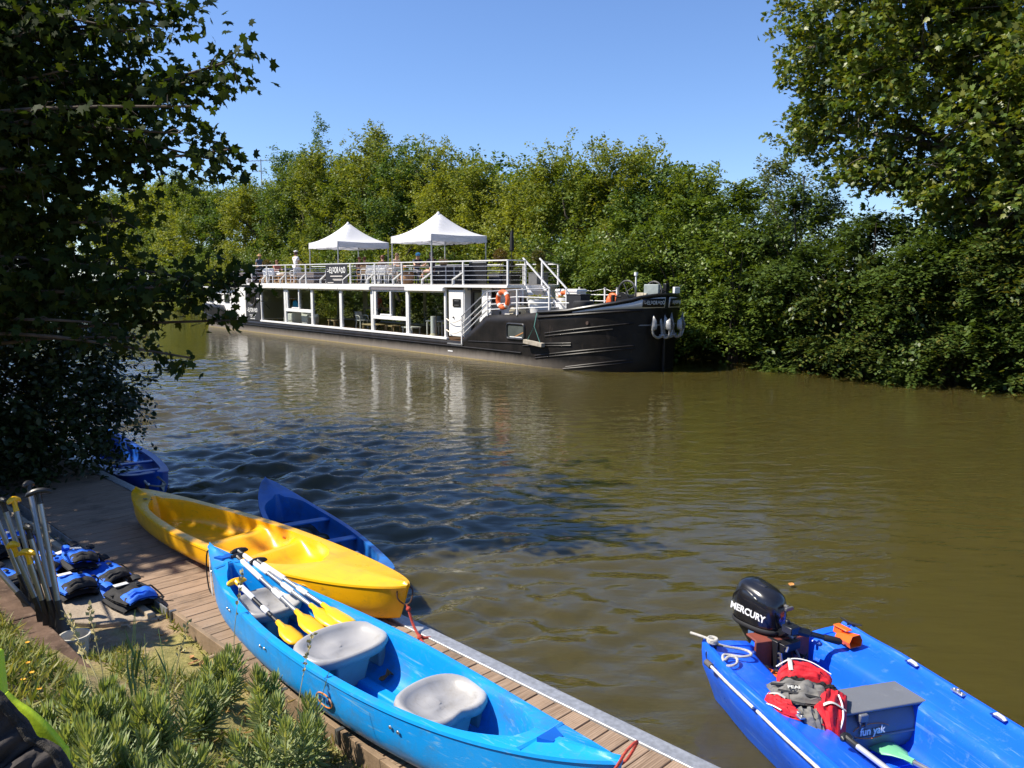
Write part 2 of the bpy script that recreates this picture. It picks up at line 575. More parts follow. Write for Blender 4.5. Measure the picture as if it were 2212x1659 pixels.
# the wooden dock
m = bpy.data.materials.new("grooved decking"); nt, b = nodes_of(m)
rp = nt.nodes.new("ShaderNodeNewGeometry").outputs["Random Per Island"]
tone = ramp(nt, rp, 0, 1, (.17, .115, .075), (.29, .20, .135))
grain = noise(nt, 1, 5, .6, scaled(nt, (60, 4, 4)))
c = mixcol(nt, ramp(nt, grain, .35, .7), tone, (.36, .26, .185))
c = mixcol(nt, ramp(nt, noise(nt, 2.3, 6, .7), .52, .75), c, (.13, .10, .075))
nt.links.new(c, b.inputs["Base Color"]); b.inputs["Roughness"].default_value = .85; b.inputs["Specular IOR Level"].default_value = .2
wv = nt.nodes.new("ShaderNodeTexWave"); wv.inputs["Scale"].default_value = 1.0; wv.bands_direction = 'X'
nt.links.new(scaled(nt, (21, 1, 1)), wv.inputs["Vector"])
bump(nt, b, wv.outputs["Fac"], .5, .004)
DECK = m
dock = thing("wooden_dock", "weathered wooden plank dock with a galvanised edge along the canal bank", "dock", D3(0, 0, .35), DOCK_RZ)
mb = MB()
t = -15.0
while t < 3.4:
    w = .137 + rnd.uniform(-.002, .002)
    mb.box((t + w / 2, -.615 + rnd.uniform(-.004, .004), -.02 + rnd.uniform(-.002, .002)), (w, 1.14, .036))
    t += w + .009
mb.build("decking", DECK, dock, smooth=None, bevel=.003, seg=1)
mb = MB()
for yy in (-.2, -.62, -1.05):
    mb.bar((-15, yy, -.09), (3.4, yy, -.09), .07, .10)
for tt in np.arange(-14, 3.4, 2.0):
    mb.bar((tt, -.12, -.05), (tt, -.12, -1.5), .12)
    mb.bar((tt, -1.12, -.05), (tt, -1.12, -.6), .12)
mb.build("substructure", M("dark wet timber", (.05, .04, .03), .9), dock)
mb = MB()
mb.box((-5.8, .012, -.055), (18.4, .115, .13))
galv = M("galvanised steel", (.42, .43, .44), .45, .55, .22, 30, .1, 90)
mb.build("metal_edge", galv, dock, bevel=.006)
board = M("kickboard timber", (.24, .17, .11), .85, 0, .3, 5, .3, 50, .2, (.12, .09, .06), .5)
mb = MB()
mb.box((-1.43, -1.215, -.03), (9.66, .035, .14))
mb.build("kickboard", board, dock, bevel=.004)
for tt in (-6.2, -4.46, -3.81, -2.4):
    mb = MB(); mb.box((tt, -1.240, .0), (.03, .016, .085)); mb.box((tt, -1.222, .0435), (.03, .05, .004))
    mb.build("angle_bracket", M("grey bracket steel", (.22, .23, .24), .4, .8), dock)
mb = MB()
mb.bar((-15, -1.235, -.01), (-6.28, -1.235, -.01), .012, .10); mb.bar((-15, -1.27, -.035), (-6.28, -1.27, -.035), .06, .012)
mb.build("angle_rail", M("dull rail steel", (.25, .25, .24), .6, .5, .3, 12), dock)
# slab of concrete, where the buoyancy vests lie
m = bpy.data.materials.new("worn concrete"); nt, b = nodes_of(m)
c = ramp(nt, noise(nt, 3, 8, .7), .3, .7, (.22, .175, .125), (.40, .33, .25))
c = mixcol(nt, ramp(nt, noise(nt, 60, 3), .55, .7), c, (.20, .16, .12))
nt.links.new(c, b.inputs["Base Color"]); b.inputs["Roughness"].default_value = .92
bump(nt, b, noise(nt, 70, 5), .5, .01)
mb = MB()
mb.prism([(-15, -1.31), (-6.28, -1.31), (-6.42, -1.48), (-6.5, -1.66), (-6.75, -1.85), (-6.9, -2.05), (-15, -2.05)], -.2, -.022)
o = mb.build("concrete_path", m, None, bevel=.01)
o.location = D3(0, 0, .35); o.rotation_euler = (0, 0, DOCK_RZ)
props(o, kind="structure")
# row of old stone edging between slab and rail
mb = MB()
t = -14.9
while t < -6.6:
    w = rnd.uniform(.18, .42)
    mb.box((t + w / 2, -1.345 + rnd.uniform(-.006, .006), -.012 + rnd.uniform(-.006, .004)), (w - .012, .055, .05), rnd.uniform(-.02, .02))
    t += w
o = mb.build("stone_edging", M("pale edging stone", (.38, .31, .22), .95, 0, .25, 9, .4, 60), None, bevel=.008)
o.location = D3(0, 0, .35); o.rotation_euler = (0, 0, DOCK_RZ)
props(o, "narrow row of pale stone edging beside the black rail of the dock", "edging")
# low wall of old sleepers
wall = thing("timber_wall", "low retaining wall of dark old timber sleepers behind the standing paddles", "wall", D3(0, 0, .35), DOCK_RZ)
slp = M("old sleeper timber", (.105, .068, .048), .9, 0, .45, 4, .5, 35, .15, (.20, .14, .10), .5, 14)
for a_, b_ in ((-14.5, -11.2), (-11.19, -8.6), (-8.59, -6.55), (-6.54, -4.6)):
    mb = MB()
    mb.box(((a_ + b_) / 2, -2.19, .0), (b_ - a_ - .01, .24, .34))
    mb.build("sleeper", slp, wall, bevel=.012)
# ------------------------------------------------------------------ the barge
hull_m = bpy.data.materials.new("black tarred hull"); nt, b = nodes_of(hull_m)
tc = nt.nodes.new("ShaderNodeTexCoord"); sp = nt.nodes.new("ShaderNodeSeparateXYZ"); nt.links.new(tc.outputs["Object"], sp.inputs[0])
f1 = noise(nt, 1.6, 8, .7); f2 = noise(nt, 5.0, 6, .7, scaled(nt, (1, 1, .25)))
blk = ramp(nt, f1, .35, .75, (.006, .0055, .005), (.022, .018, .016))
blk = mixcol(nt, ramp(nt, f2, .58, .75), blk, (.042, .033, .028))
blk = mixcol(nt, ramp(nt, noise(nt, 2.7, 9, .8), .68, .72), blk, (.10, .045, .028))
# weathered limy band at the waterline, fading out towards the bow
mr = nt.nodes.new("ShaderNodeMath"); mr.operation = 'MULTIPLY_ADD'; mr.inputs[1].default_value = .20; mr.inputs[2].default_value = -.10
nt.links.new(f2, mr.inputs[0])
zz = nt.nodes.new("ShaderNodeMath"); zz.operation = 'ADD'; nt.links.new(sp.outputs[2], zz.inputs[0]); nt.links.new(mr.outputs[0], zz.inputs[1])
band = ramp(nt, zz.outputs[0], .10, .36, (1, 1, 1), (0, 0, 0))
bx = nt.nodes.new("ShaderNodeMapRange"); bx.inputs[1].default_value = -4; bx.inputs[2].default_value = .8; bx.inputs[3].default_value = .85; bx.inputs[4].default_value = .03
nt.links.new(sp.outputs[0], bx.inputs[0])
mu = nt.nodes.new("ShaderNodeMath"); mu.operation = 'MULTIPLY'; nt.links.new(band, mu.inputs[0]); nt.links.new(bx.outputs[0], mu.inputs[1])
blk = mixcol(nt, mu.outputs[0], blk, (.25, .22, .19))
line = ramp(nt, zz.outputs[0], .015, .05, (1, 1, 1), (0, 0, 0))
mu2 = nt.nodes.new("ShaderNodeMath"); mu2.operation = 'MULTIPLY'; nt.links.new(line, mu2.inputs[0]); nt.links.new(bx.outputs[0], mu2.inputs[1])
blk = mixcol(nt, mu2.outputs[0], blk, (.36, .28, .13))
nt.links.new(blk, b.inputs["Base Color"])
b.inputs["Roughness"].default_value = .44
b.inputs["Specular IOR Level"].default_value = .25
bump(nt, b, noise(nt, 2.2, 4), .25, .05)
white = M("white deck paint", (.80, .79, .77), .4, 0, .03, 3, wear=(.62, .56, .48), wamt=.12)
white2 = M("white frame aluminium", (.80, .80, .79), .35, 0, .03, 4)
grey_d = M("dark panel paint", (.040, .040, .046), .4, 0, .2, 3)
blackp = M("black satin paint", (.012, .012, .013), .35, 0, .3, 4)
steelw = M("white rail steel", (.74, .74, .74), .35, .1, .06, 5)
wire = M("stainless wire", (.55, .56, .58), .3, .9)
brownw = M("brown varnished wood", (.16, .08, .04), .5, 0, .3, 5)
rubber = M("black rubber", (.015, .015, .016), .7, 0, .3, 9)
greyrail = M("grey handrail", (.36, .37, .40), .35, .4)
glass = glass_mat("window glass", (.80, .84, .80), .07)

barge = thing("barge", "long black canal barge with white glazed cabin and railed sun deck", "barge", (2.0, 26.25, 0), BARGE_RZ)
YC = 2.45
def plan(z, k=26):
    """half outline of the hull at height z, stern to stem, near side (y from YC to 0 and back)"""
    ab = 3.02 + .24 * min(max(z, 0) / 2.0, 1.2)
    a_s = 2.4 + 1.7 * min(max(z + .15, 0) / 1.0, 1.0)
    yb = 0.0
    pts = []
    for i in range(k + 1):
        a = PI / 2 * i / k
        pts.append((-33.4 - a_s * math.cos(a), YC - (YC - yb) * math.sin(a) ** .9))
    for s in np.linspace(-33.0, -1.6, 30):
        pts.append((s, yb))
    for i in range(k + 1):
        a = PI / 2 * i / k
        pts.append((-1.4 + ab * math.sin(a), YC - (YC - yb) * math.cos(a)))
    return pts
def sheer(s):
    """top edge of the hull side"""
    if s < -31.2: return 1.45 + .015 * (-31.2 - s)
    if s < -30.2: return 1.45 - (.81) * (s + 31.2)
    if s < -6.2: return .64
    if s < -4.55: return .64 + (s + 6.2) / 1.65 * 1.08
    if s < -1.95: return 1.72 + (s + 4.55) * .045
    if s < -1.7: return 1.84 + (s + 1.95) * .3
    return float(np.interp(s, [-1.7, -.37, .41, 1.07, 1.44, 1.57, 1.72, 1.85], [1.90, 2.0, 2.14, 2.26, 2.36, 2.43, 2.48, 2.52]))
def side_pts(z_of_s, both=True):
    base = plan(1.0)
    return base
def hull_mesh():
    mb = MB()
    ref = plan(.6)
    S = sorted(set([round(p[0], 3) for p in ref if p[0] > -33 and p[0] < -1.6]))
    # levels as fractions between keel and sheer
    rings = []
    for fr in (0, .35, .5, .62, .75, .88, 1.0):
        near = []
        k = 26
        nP = len(plan(0))
        for idx in range(nP):
            s_ref = plan(.8)[idx][0]
            zt = sheer(s_ref)
            z = -.7 + (zt + .7) * fr
            x, y = plan(z)[idx]
            near.append((x, y, z))
        # insert exact break stations by relocating the closest straight stations
        rings.append(near)
    brk = [-31.2, -30.2, -6.2, -4.55, -1.95, -1.7]
    for bk in brk:
        j = min(range(27, len(rings[0]) - 27), key=lambda q: abs(rings[0][q][0] - bk))
        zt = sheer(bk)
        for r_, fr in zip(rings, (0, .35, .5, .62, .75, .88, 1.0)):
            r_[j] = (bk, 0.0, -.7 + (zt + .7) * fr)
    full = []
    for r_ in rings:
        far = [(x, 2 * YC - y, z) for x, y, z in reversed(r_[1:-1])]
        full.append(r_ + far)
    mb.loft(full, closed=True)
    return mb, full
mb, HULL = hull_mesh()
h = mb.build("hull", hull_m, barge, smooth=40, solid=.05)
h.modifiers["solid"].offset = -1
TOP = HULL[-1]
# decks inside the hull
deck_m = M("grey deck paint", (.20, .20, .20), .7, 0, .2, 3)
mb = MB()
bow = [(x, y) for x, y, z in TOP if x > -4.6]
mb.prism([(x * .985 - .05, YC + (y - YC) * .97) for x, y in bow], 1.52, 1.56)
st = [(x, y) for x, y, z in TOP if x < -30.1]
mb.prism([(x * .997 + .05, YC + (y - YC) * .96) for x, y in st], .98, 1.02)
mb.prism([(-30.2, .06), (-4.7, .06), (-4.7, 4.84), (-30.2, 4.84)], .56, .60)
mb.build("deck_plating", deck_m, barge, smooth=None)
# rubbing rails and strakes, raised bars along the plating
def hull_at(s, z, out=.02):
    """point on the near side of the hull"""
    pl = plan(z, 60)
    near = [p for p in pl]
    best = None
    for a, c in zip(near, near[1:]):
        if a[0] <= s <= c[0]:
            t = (s - a[0]) / max(c[0] - a[0], 1e-9)
            x, y = s, a[1] + (c[1] - a[1]) * t
            d = Vector((c[0] - a[0], c[1] - a[1])).normalized()
            return Vector((x + d.y * out, y - d.x * out, z))
    p = near[0] if s < near[0][0] else near[-1]
    return Vector((p[0] + (out if s > 0 else -out), p[1], z))
def bow_at(n_, z, out=.02):
    ab = 3.02 + .24 * min(max(z, 0) / 2.0, 1.2)
    ca = (YC - n_) / YC; sa = math.sqrt(max(0, 1 - ca * ca))
    d = Vector((sa / ab, -ca / YC)).normalized()
    return Vector((-1.4 + ab * sa + d.x * out, n_ + d.y * out, z))
def strake(s0, z0, s1, z1, r=.035, n=22, both=False, name="strake", mat=None, flat=None, out=.012, closed_bow=False):
    pts = [hull_at(s0 + (s1 - s0) * i / n, z0 + (z1 - z0) * i / n, out) for i in range(n + 1)]
    mb = MB(); mb.tube(pts, r, 6, flat=flat)
    if both: mb.tube([Vector((p.x, 2 * YC - p.y, p.z)) for p in pts], r, 6, flat=flat)
    return mb.build(name, mat or hull_m, barge)
for a in ((-1.35, 1.20, 1.45, 1.61), (-1.35, 1.10, 1.0, 1.41), (-2.44, .78, -.25, .92), (-2.5, .70, -.25, .84), (-1.85, .40, 1.44, .88), (-1.85, .31, 1.44, .79), (-.45, .11, 1.37, .42), (-.55, .04, 1.37, .32)):
    strake(*a, r=.026)
strake(-36.9, 1.0, -29.6, .42, .05, 40, True, "rubbing_rail")
strake(-29.7, .41, -2.6, .44, .028, 60, True, "rubbing_rail")
strake(-5.7, .68, -2.45, .78, .022, 10, False, "rubbing_rail")
# bow: black gunwale, white flash, name boards
def bow_line(dz, out):
    pts = [Vector((-1.72, -out, sheer(-1.72) + dz)), Vector((-1.5, -out, sheer(-1.5) + dz))]
    for i in range(1, 41):
        a = PI / 2 * i / 40; n_ = YC - YC * math.cos(a)
        p = bow_at(n_, 2.2, out); p.z = sheer(p.x) + dz; pts.append(p)
    return pts
L = bow_line(.0, -.01)
mb = MB(); mb.tube(L, .075, 8, flat=(1, .8)); mb.tube([Vector((p.x, 2 * YC - p.y, p.z)) for p in L], .075, 8, flat=(1, .8))
mb.build("gunwale", blackp, barge)
strake(-1.75, 1.72, 1.64, 2.03, .04, 40, True, "rubbing_rail")
mb = MB()
wf = M("grey white bow paint", (.66, .66, .65), .4, 0, .08, 2)
for sgn in (0, 1):
    up = []; lo = []
    for i in range(37):
        n_ = .17 + (2.36 - .17) * i / 36
        s = bow_at(n_, 2, 0).x
        zt = sheer(s) - .075; zl = float(np.interp(s, [-.25, 1.07, 1.85], [1.92, 2.06, 2.10]))
        zl = min(zl, zt - .004)
        p = bow_at(n_, zt, .008); q = bow_at(n_, zl, .008)
        if sgn: p.y = 2 * YC - p.y; q.y = 2 * YC - q.y
        up.append(p); lo.append(q)
    mb.loft([lo, up], closed=False)
mb.build("bow_flash", wf, barge, solid=.006)
mb = MB(); mb.box((1.80, YC, 1.35), (.10, .07, 2.9)); mb.box((1.84, YC, 2.36), (.10, .14, .60)); mb.box((1.84, YC, 2.76), (.14, .18, .26))
mb.build("stem_post", blackp, barge, bevel=.02)
letter = M("white lettering", (.80, .80, .78), .5, 0, .02)
def eldorado(parent, mtx, w, mat=letter, name="lettering"):
    """the ship's name in condensed capitals: a sideways L and apostrophe, then ELDORADO with letters raised and dropped"""
    k = w / 5.2
    lettering(name, "L'", .75 * k, mtx @ Matrix.Translation((-2.35 * k, .02 * k, 0)) @ Matrix.Rotation(R(90), 4, 'Z'), mat, parent, .006, .012 * k, .9)
    xs = [-1.80, -1.30, -.82, -.25, .36, .98, 1.58, 2.18]
    dy = [0, -.06, .10, 0, 0, .08, -.06, 0]; sz = [1.12, 1.12, .80, 1.12, 1.12, .9, 1.0, 1.12]
    for ch, x, d, s_ in zip("ELDORADO", xs, dy, sz):
        lettering(name, ch, s_ * k, mtx @ Matrix.Translation((x * k, d * k, 0)), mat, parent, .006, .025 * k, .72)
    pass
for far in (0, 1):
    # a board that follows the bow plating
    lo, hi = [], []
    for i in range(9):
        n_ = 1.52 + .78 * i / 8
        p = bow_at(n_, 2.13, .024); q = bow_at(n_, 2.405, .024)
        if far: p.y = 2 * YC - p.y; q.y = 2 * YC - q.y
        lo.append(p); hi.append(q)
    mb = MB(); mb.loft([lo, hi], closed=False)
    nb = mb.build("name_board", blackp, barge, solid=.012)
    a = lo[0].lerp(hi[0], .5); c = lo[-1].lerp(hi[-1], .5)
    if far: a, c = c, a
    ex = (c - a).normalized(); ez = Vector((ex.y, -ex.x, 0))
    mid = lo[4].lerp(hi[4], .5)
    eldorado(nb, frame(mid + ez * .02, ex, None, ez), (c - a).length * .94, M("name board lettering", (.62, .62, .60), .5))
# anchors are things of their own (below)
# cabin ------------------------------------------------------------
BX = [-25.40, -22.15, -18.95, -15.90, -12.95, -10.02, -7.21]
wd = MB()
wd.box((-16.3, .04, .70), (18.35, .14, .09))          # sill
wd.build("window_sill", white2, barge, bevel=.01)
mb = MB(); mb.box((-16.3, 4.86, .70), (18.35, .14, .09)); mb.build("window_sill", white2, barge)
for yy in (.05, 4.85):
    near = yy < 1
    for k in range(6):
        x0, x1 = BX[k], BX[k + 1]
        mb = MB()
        mb.box((x0 + .06, yy, 1.65), (.10, .09, 1.82)); mb.box((x1 - .06, yy, 1.65), (.10, .09, 1.82))
        mb.box(((x0 + x1) / 2, yy, 2.53), (x1 - x0 - .22, .08, .06))
        if k in (1, 4):
            zb = 1.42 if k == 1 else 1.36
            mb.box(((x0 + x1) / 2, yy, zb), (x1 - x0 - .22, .082, .16))
            mb.box((x0 + .26, yy, (zb + 2.5) / 2 + .04), (.16, .078, 2.42 - zb))
            mb.box(((x0 + x1) / 2 + .12, yy - .012, (zb + 2.5) / 2 + .04), (.09, .085, 2.42 - zb))
            mb.box(((x0 + x1) / 2 - .28, yy - .012, zb + .12), (.95, .08, .07))
        w_ = mb.build("window", white2, barge, bevel=.006, seg=1)
        mb = MB(); yp = yy + (.03 if near else -.03)
        mb.add([(x0 + .1, yp, .72), (x1 - .1, yp, .72), (x1 - .1, yp, 2.52), (x0 + .1, yp, 2.52)], [(0, 1, 2, 3)])
        mb.build("pane", glass, w_, smooth=None)
# fascia with roller boxes
mb = MB()
for k in range(6):
    if k == 4: continue
    mb.box(((BX[k] + BX[k + 1]) / 2, -.02, 2.635), (BX[k + 1] - BX[k] - .025, .22, .15))
mb.box((-16.3, 4.9, 2.635), (18.2, .2, .15))
mb.build("roller_box", white, barge, bevel=.012)
mb = MB(); mb.box(((BX[4] + BX[5]) / 2, .03, 2.63), (BX[5] - BX[4] - .05, .14, .12))
mb.build("open_roller_box", M("grey roller box metal", (.18, .17, .19), .6), barge)  # darker grey than the other roller boxes
# upper deck
mb = MB()
mb.prism([(-28.9, -.06), (-3.32, -.06), (-3.32, 1.75), (-5.9, 4.96), (-28.9, 4.96)], 2.715, 2.815)
mb.build("sun_deck", white, barge, bevel=.01)
mb = MB()
mb.prism([(-28.8, .15), (-3.5, .15), (-3.5, 1.65), (-6.0, 4.8), (-28.8, 4.8)], 2.819, 2.835)
mb.build("deck_boards", M("grey sun deck boards", (.22, .20, .18), .8, 0, .2, 2), barge, smooth=None)
mb = MB(); mb.prism([(-28.6, .08), (-7.2, .08), (-7.2, 4.8), (-28.6, 4.8)], 2.60, 2.70)
mb.build("ceiling", M("cabin ceiling", (.35, .32, .28), .8), barge, smooth=None)
mb = MB(); mb.prism([(-28.0, .10), (-5.2, .10), (-5.2, 4.8), (-28.0, 4.8)], .61, .655)
mb.build("cabin_floor", M("cabin floor wood", (.13, .075, .045), .45, 0, .25, 3), barge, smooth=None)
# dark panel with the round window
mb = MB()
mb.box((-26.56, .03, 1.63), (2.05, .06, 1.90))
mb.box((-26.9, .09, 2.62), (2.6, .10, .16))
dp = mb.build("dark_panel", grey_d, barge, bevel=.006)
mb = MB(); mb.tube([(-26.52 + .50 * math.cos(a), -.02, 1.96 + .43 * math.sin(a)) for a in np.linspace(0, 2 * PI, 33)[:-1]], .075, 8, closed=True)
mb.build("porthole_rim", M("dark rim metal", (.09, .08, .075), .4, .5), dp)
mb = MB(); mb.lathe([(0, 0), (.50, 0), (.50, .02), (0, .02)], n=28, mtx=Matrix.Translation((-26.52, -.012, 1.96)) @ Matrix.Rotation(R(90), 4, 'X') @ Matrix.Diagonal((1, .86, 1, 1)))
mb.build("porthole_glass", M("dark porthole glass", (.012, .012, .014), .08), dp)
for x0, x1 in ((-27.55, -27.12), (-25.95, -25.58)):
    mb = MB(); mb.bar((x0, -.004, 1.93), ((x0 + x1) / 2, -.004, 1.96), .012, .05); mb.bar(((x0 + x1) / 2, -.004, 1.96), (x1, -.004, 1.93), .012, .05)
    mb.build("wave_stripe", letter, dp)
eldorado(dp, frame((-26.62, -.006, 1.27), (1, 0, 0), None, (0, -1, 0)), 1.55)
for z_, w_ in ((.98, .85), (.88, .55), (.78, .65)):
    mb = MB(); mb.box((-26.6, -.004, z_), (w_, .008, .035)); mb.build("small_print_line", letter, dp)
# white bulkheads: aft, and around the doors
mb = MB()
mb.box((-28.35, .06, 1.60), (1.45, .06, 1.95))
mb.box((-29.0, 2.45, 1.65), (.08, 4.7, 2.0))
mb.build("aft_bulkhead", white, barge)
mb = MB(); mb.box((-33.3, 2.45, 1.75), (6.0, 3.5, 1.5), taper=.97)
ac = mb.build("aft_deckhouse", white, barge, bevel=.08)
mb = MB(); mb.box((-33.3, 2.45, 2.53), (6.4, 3.9, .07)); mb.build("deckhouse_roof", white, ac, bevel=.02)
for x_ in (-35.2, -33.8, -32.4):
    mb = MB(); mb.box((x_, .69, 1.85), (.8, .05, .55)); mb.build("deckhouse_window", M("dark window glass", (.02, .025, .025), .08), ac, bevel=.02)
mb = MB()
mb.box((-6.60, .10, 1.72), (.96, .06, 1.80))
dw = mb.build("bulkhead", white, barge)
mb = MB(); mb.box((-6.53, .05, 2.12), (.50, .02, .30)); nbd = mb.build("notice_board", blackp, dw)
for z_ in (2.2, 2.03):
    mb = MB(); mb.box((-6.53, .038, z_), (.30, .004, .012)); mb.build("text_line", M("faint grey print", (.25, .25, .25), .6), nbd)
mb = MB(); mb.ball((-6.75, .04, 1.55), .035); mb.build("lock", blackp, dw)
# glazed entrance door set back a little
mb = MB()
for x_ in (-5.98, -5.12): mb.box((x_, .42, 1.63), (.14, .07, 1.98))
mb.box((-5.55, .42, 2.58), (.74, .07, .10)); mb.box((-5.55, .42, 1.66), (.74, .07, .10)); mb.box((-5.55, .42, .74), (.74, .07, .16))
dr = mb.build("entrance_door", M("dark door frame", (.035, .028, .025), .4), barge, bevel=.006)
mb = MB(); mb.add([(-5.91, .42, .73), (-5.19, .42, .73), (-5.19, .42, 2.53), (-5.91, .42, 2.53)], [(0, 1, 2, 3)]); mb.build("door_glass", glass, dr, smooth=None)
mb = MB(); mb.box((-5.45, .405, 1.5), (.14, .01, .2)); mb.build("poster", white2, dr, smooth=None)
mb = MB(); mb.prism([(-5.06, .7), (-5.06, 1.36), (-4.53, 1.70), (-4.53, 2.7), (-5.06, 2.7)], 0, .05, frame((0, .20, 0), (1, 0, 0), None, (0, -1, 0)))
mb.box((-5.03, .5, 1.7), (.06, .6, 2.0)); mb.box((-6.1, .5, 1.7), (.05, .8, 2.0))
mb.build("stair_cheek", white, barge, smooth=None)
mb = MB()
for i in range(5): mb.box((-6.0 + i * .30, .33, .70 + i * .22), (.30, .40, .04))
mb.build("side_stair", deck_m, barge, smooth=None)
mb = MB()
mb.box((-4.1, .62, 2.14), (1.75, .06, 1.14)); mb.box((-3.55, 1.2, 2.14), (.06, 1.1, 1.14)); mb.bar((-3.55, 1.72, 2.14), (-5.9, 4.8, 2.14), .06, 1.14)
mb.build("forward_bulkhead", white, barge, smooth=None)
pr_ = MB(); pr_.tube([(-4.92 + .155 * math.cos(a), .58, 2.38 + .19 * math.sin(a)) for a in np.linspace(0, 2 * PI, 21)[:-1]], .03, 6, closed=True)
pw = pr_.build("porthole", blackp, barge)
mb = MB(); mb.lathe([(0, 0), (.155, 0), (.155, .02), (0, .02)], n=20, mtx=Matrix.Translation((-4.92, .585, 2.38)) @ Matrix.Rotation(R(90), 4, 'X') @ Matrix.Diagonal((1, 1.2, 1, 1)))
mb.build("porthole_glass", MATS["dark porthole glass"], pw)
mb = MB(); mb.box((-5.55, -.05, 2.66), (.22, .05, .09)); mb.build("door_sign", blackp, barge)
mb = MB(); mb.box((-6.55, -.02, .52), (1.0, .06, .05)); mb.box((-6.55, .0, .46), (.55, .05, .04)); mb.build("boarding_step", M("step steel", (.30, .30, .30), .5, .5), barge)
# lower window in the hull
def rrect(x0, z0, x1, z1, r, k=5):
    o = []
    for cx, cz, a0 in ((x1 - r, z1 - r, 0), (x0 + r, z1 - r, 90), (x0 + r, z0 + r, 180), (x1 - r, z0 + r, 270)):
        for i in range(k + 1):
            a = R(a0 + 90 * i / k); o.append((cx + r * math.cos(a), cz + r * math.sin(a)))
    return o
mb = MB(); mb.tube([(x, -.008, z) for x, z in rrect(-3.38, .92, -2.43, 1.45, .10)], .045, 6, closed=True)
lw_ = mb.build("hull_window", blackp, barge)
mb = MB(); mb.prism(rrect(-3.36, .94, -2.45, 1.43, .09), 0, .006, frame((0, -.002, 0), (1, 0, 0), None, (0, -1, 0)))
mb.build("pane", M("dull cabin window", (.075, .085, .08), .1, 0, .3, 2), lw_)
mb = MB(); mb.bar((-2.95, -.014, .99), (-2.47, -.014, 1.17), .01, .035); mb.build("stick_in_window", M("orange wood stick", (.42, .20, .07), .6), lw_)
mb = MB(); mb.bar((-3.22, -.014, .985), (-2.55, -.014, .985), .01, .03); mb.build("inner_sill", white2, lw_)
# railings of the sun deck
rail = MB(); posts = []
path = [(-28.8, 0, 2.82), (-3.35, 0, 2.82), (-3.35, .84, 2.82)]
def railrun(pts, z, r=.024, bar=None):
    mb = MB()
    for a, c in zip(pts, pts[1:]):
        mb.bar((a[0], a[1], z), (c[0], c[1], z), .05, .045)
    return mb
def zr(s): return 3.83 - .13 * (s + 28.8) / 25.4
PS = [-28.75, -26.5, -24.35, -21.9, -19.5, -17.2, -14.85, -12.62, -10.38, -8.16, -6.02, -3.35]
mb = MB(); mb.bar((-28.8, 0, zr(-28.8)), (-3.33, 0, zr(-3.35)), .06, .045); mb.bar((-3.35, 0, 3.70), (-3.35, .84, 3.70), .06, .04)
mb.bar((-3.35, 1.66, 3.69), (-5.93, 4.9, 3.66), .06, .04); mb.bar((-5.93, 4.9, 3.66), (-28.8, 4.9, 3.85), .06, .045)
mb.build("handrail", steelw, barge, bevel=.008)
for x_ in PS:
    mb = MB(); mb.box((x_, 0, (2.80 + zr(x_)) / 2 - .01), (.075, .05, zr(x_) - 2.80)); mb.build("rail_post", steelw, barge)
for x_, y_ in ((-3.35, .84), (-3.35, 1.66), (-5.93, 4.9)) + tuple((s_, 4.9) for s_ in PS[1:-2:2]):
    mb = MB(); mb.box((x_, y_, 3.24), (.06, .06, .87)); mb.build("rail_post", steelw, barge)
for x_ in PS[1:-1]:
    if x_ < -17 and x_ > -17.3: pass
    mb = MB()
    mb.bar((x_ - .02, -.02, 3.28), (x_ - .62, -.04, 3.02), .07, .05); mb.bar((x_ - .62, -.04, 3.045), (x_ - .62, -.04, 2.81), .07, .05)
    mb.build("rail_brace", steelw, barge)
mb = MB()
for k in range(1, 5):
    f = k / 5.2
    mb.tube([(-28.8, 0, 2.84 + (zr(-28.8) - 2.84) * f), (-3.35, 0, 2.84 + (3.70 - 2.84) * f), (-3.35, .84, 2.84 + .86 * f)], .010, 5)
    mb.tube([(-3.35, 1.66, 2.84 + .86 * f), (-5.93, 4.9, 2.84 + .83 * f), (-28.8, 4.9, 2.84 + .98 * f)], .010, 5)
mb.build("rail_wires", wire, barge)
# stair from foredeck to the sun deck, with two slanting rails
mb = MB()
for y_ in (.84, 1.66):
    mb.bar((-3.49, y_, 3.80), (-2.03, y_, 2.69), .045)
    mb.bar((-2.05, y_, 2.70), (-2.05, y_, 1.55), .045)
mb.build("stair_rail", steelw, barge)
mb = MB()
for i in range(6): mb.box((-3.2 + i * .22, 1.25, 2.62 - i * .20), (.24, .80, .03))
for y_ in (.84, 1.66): mb.bar((-3.35, y_, 2.74), (-1.95, y_, 1.56), .04, .16)
mb.build("stair", white, barge, smooth=None)
# low railing round the fore stair and the side of the foredeck
mb = MB()
hp = [(-6.13, -.02, 1.60), (-4.52, -.02, 2.58), (-2.83, .0, 2.66), (-1.15, .05, 2.72), (-.1, .2, 2.50)]
mb.tube(catmull(hp[:2], 2) + catmull(hp[1:4], 4), .022, 6)
mb.build("grey_handrail", greyrail, barge)
mb = MB()
for x_, z0, z1 in ((-6.13, .55, 1.60), (-4.52, 1.68, 2.56), (-2.83, 1.76, 2.66), (-1.15, 1.9, 2.70)):
    mb.bar((x_, 0, z0), (x_, 0, z1), .055)
for f in (.28, .52, .78):
    a = (-6.13, 0, .62 + .95 * f * .95); c = (-4.52, 0, 1.70 + .86 * f * .9)
    mb.tube([a, c], .02, 6)
    mb.tube([c, (-2.83, 0, 1.78 + .88 * f * .92), (-1.15 + (.75 if f > .3 and f < .6 else 0), .06 + (.14 if .3 < f < .6 else 0), 1.92 + .62 * f)], .02, 6)
mb.build("side_rail", steelw, barge)
mb = MB()
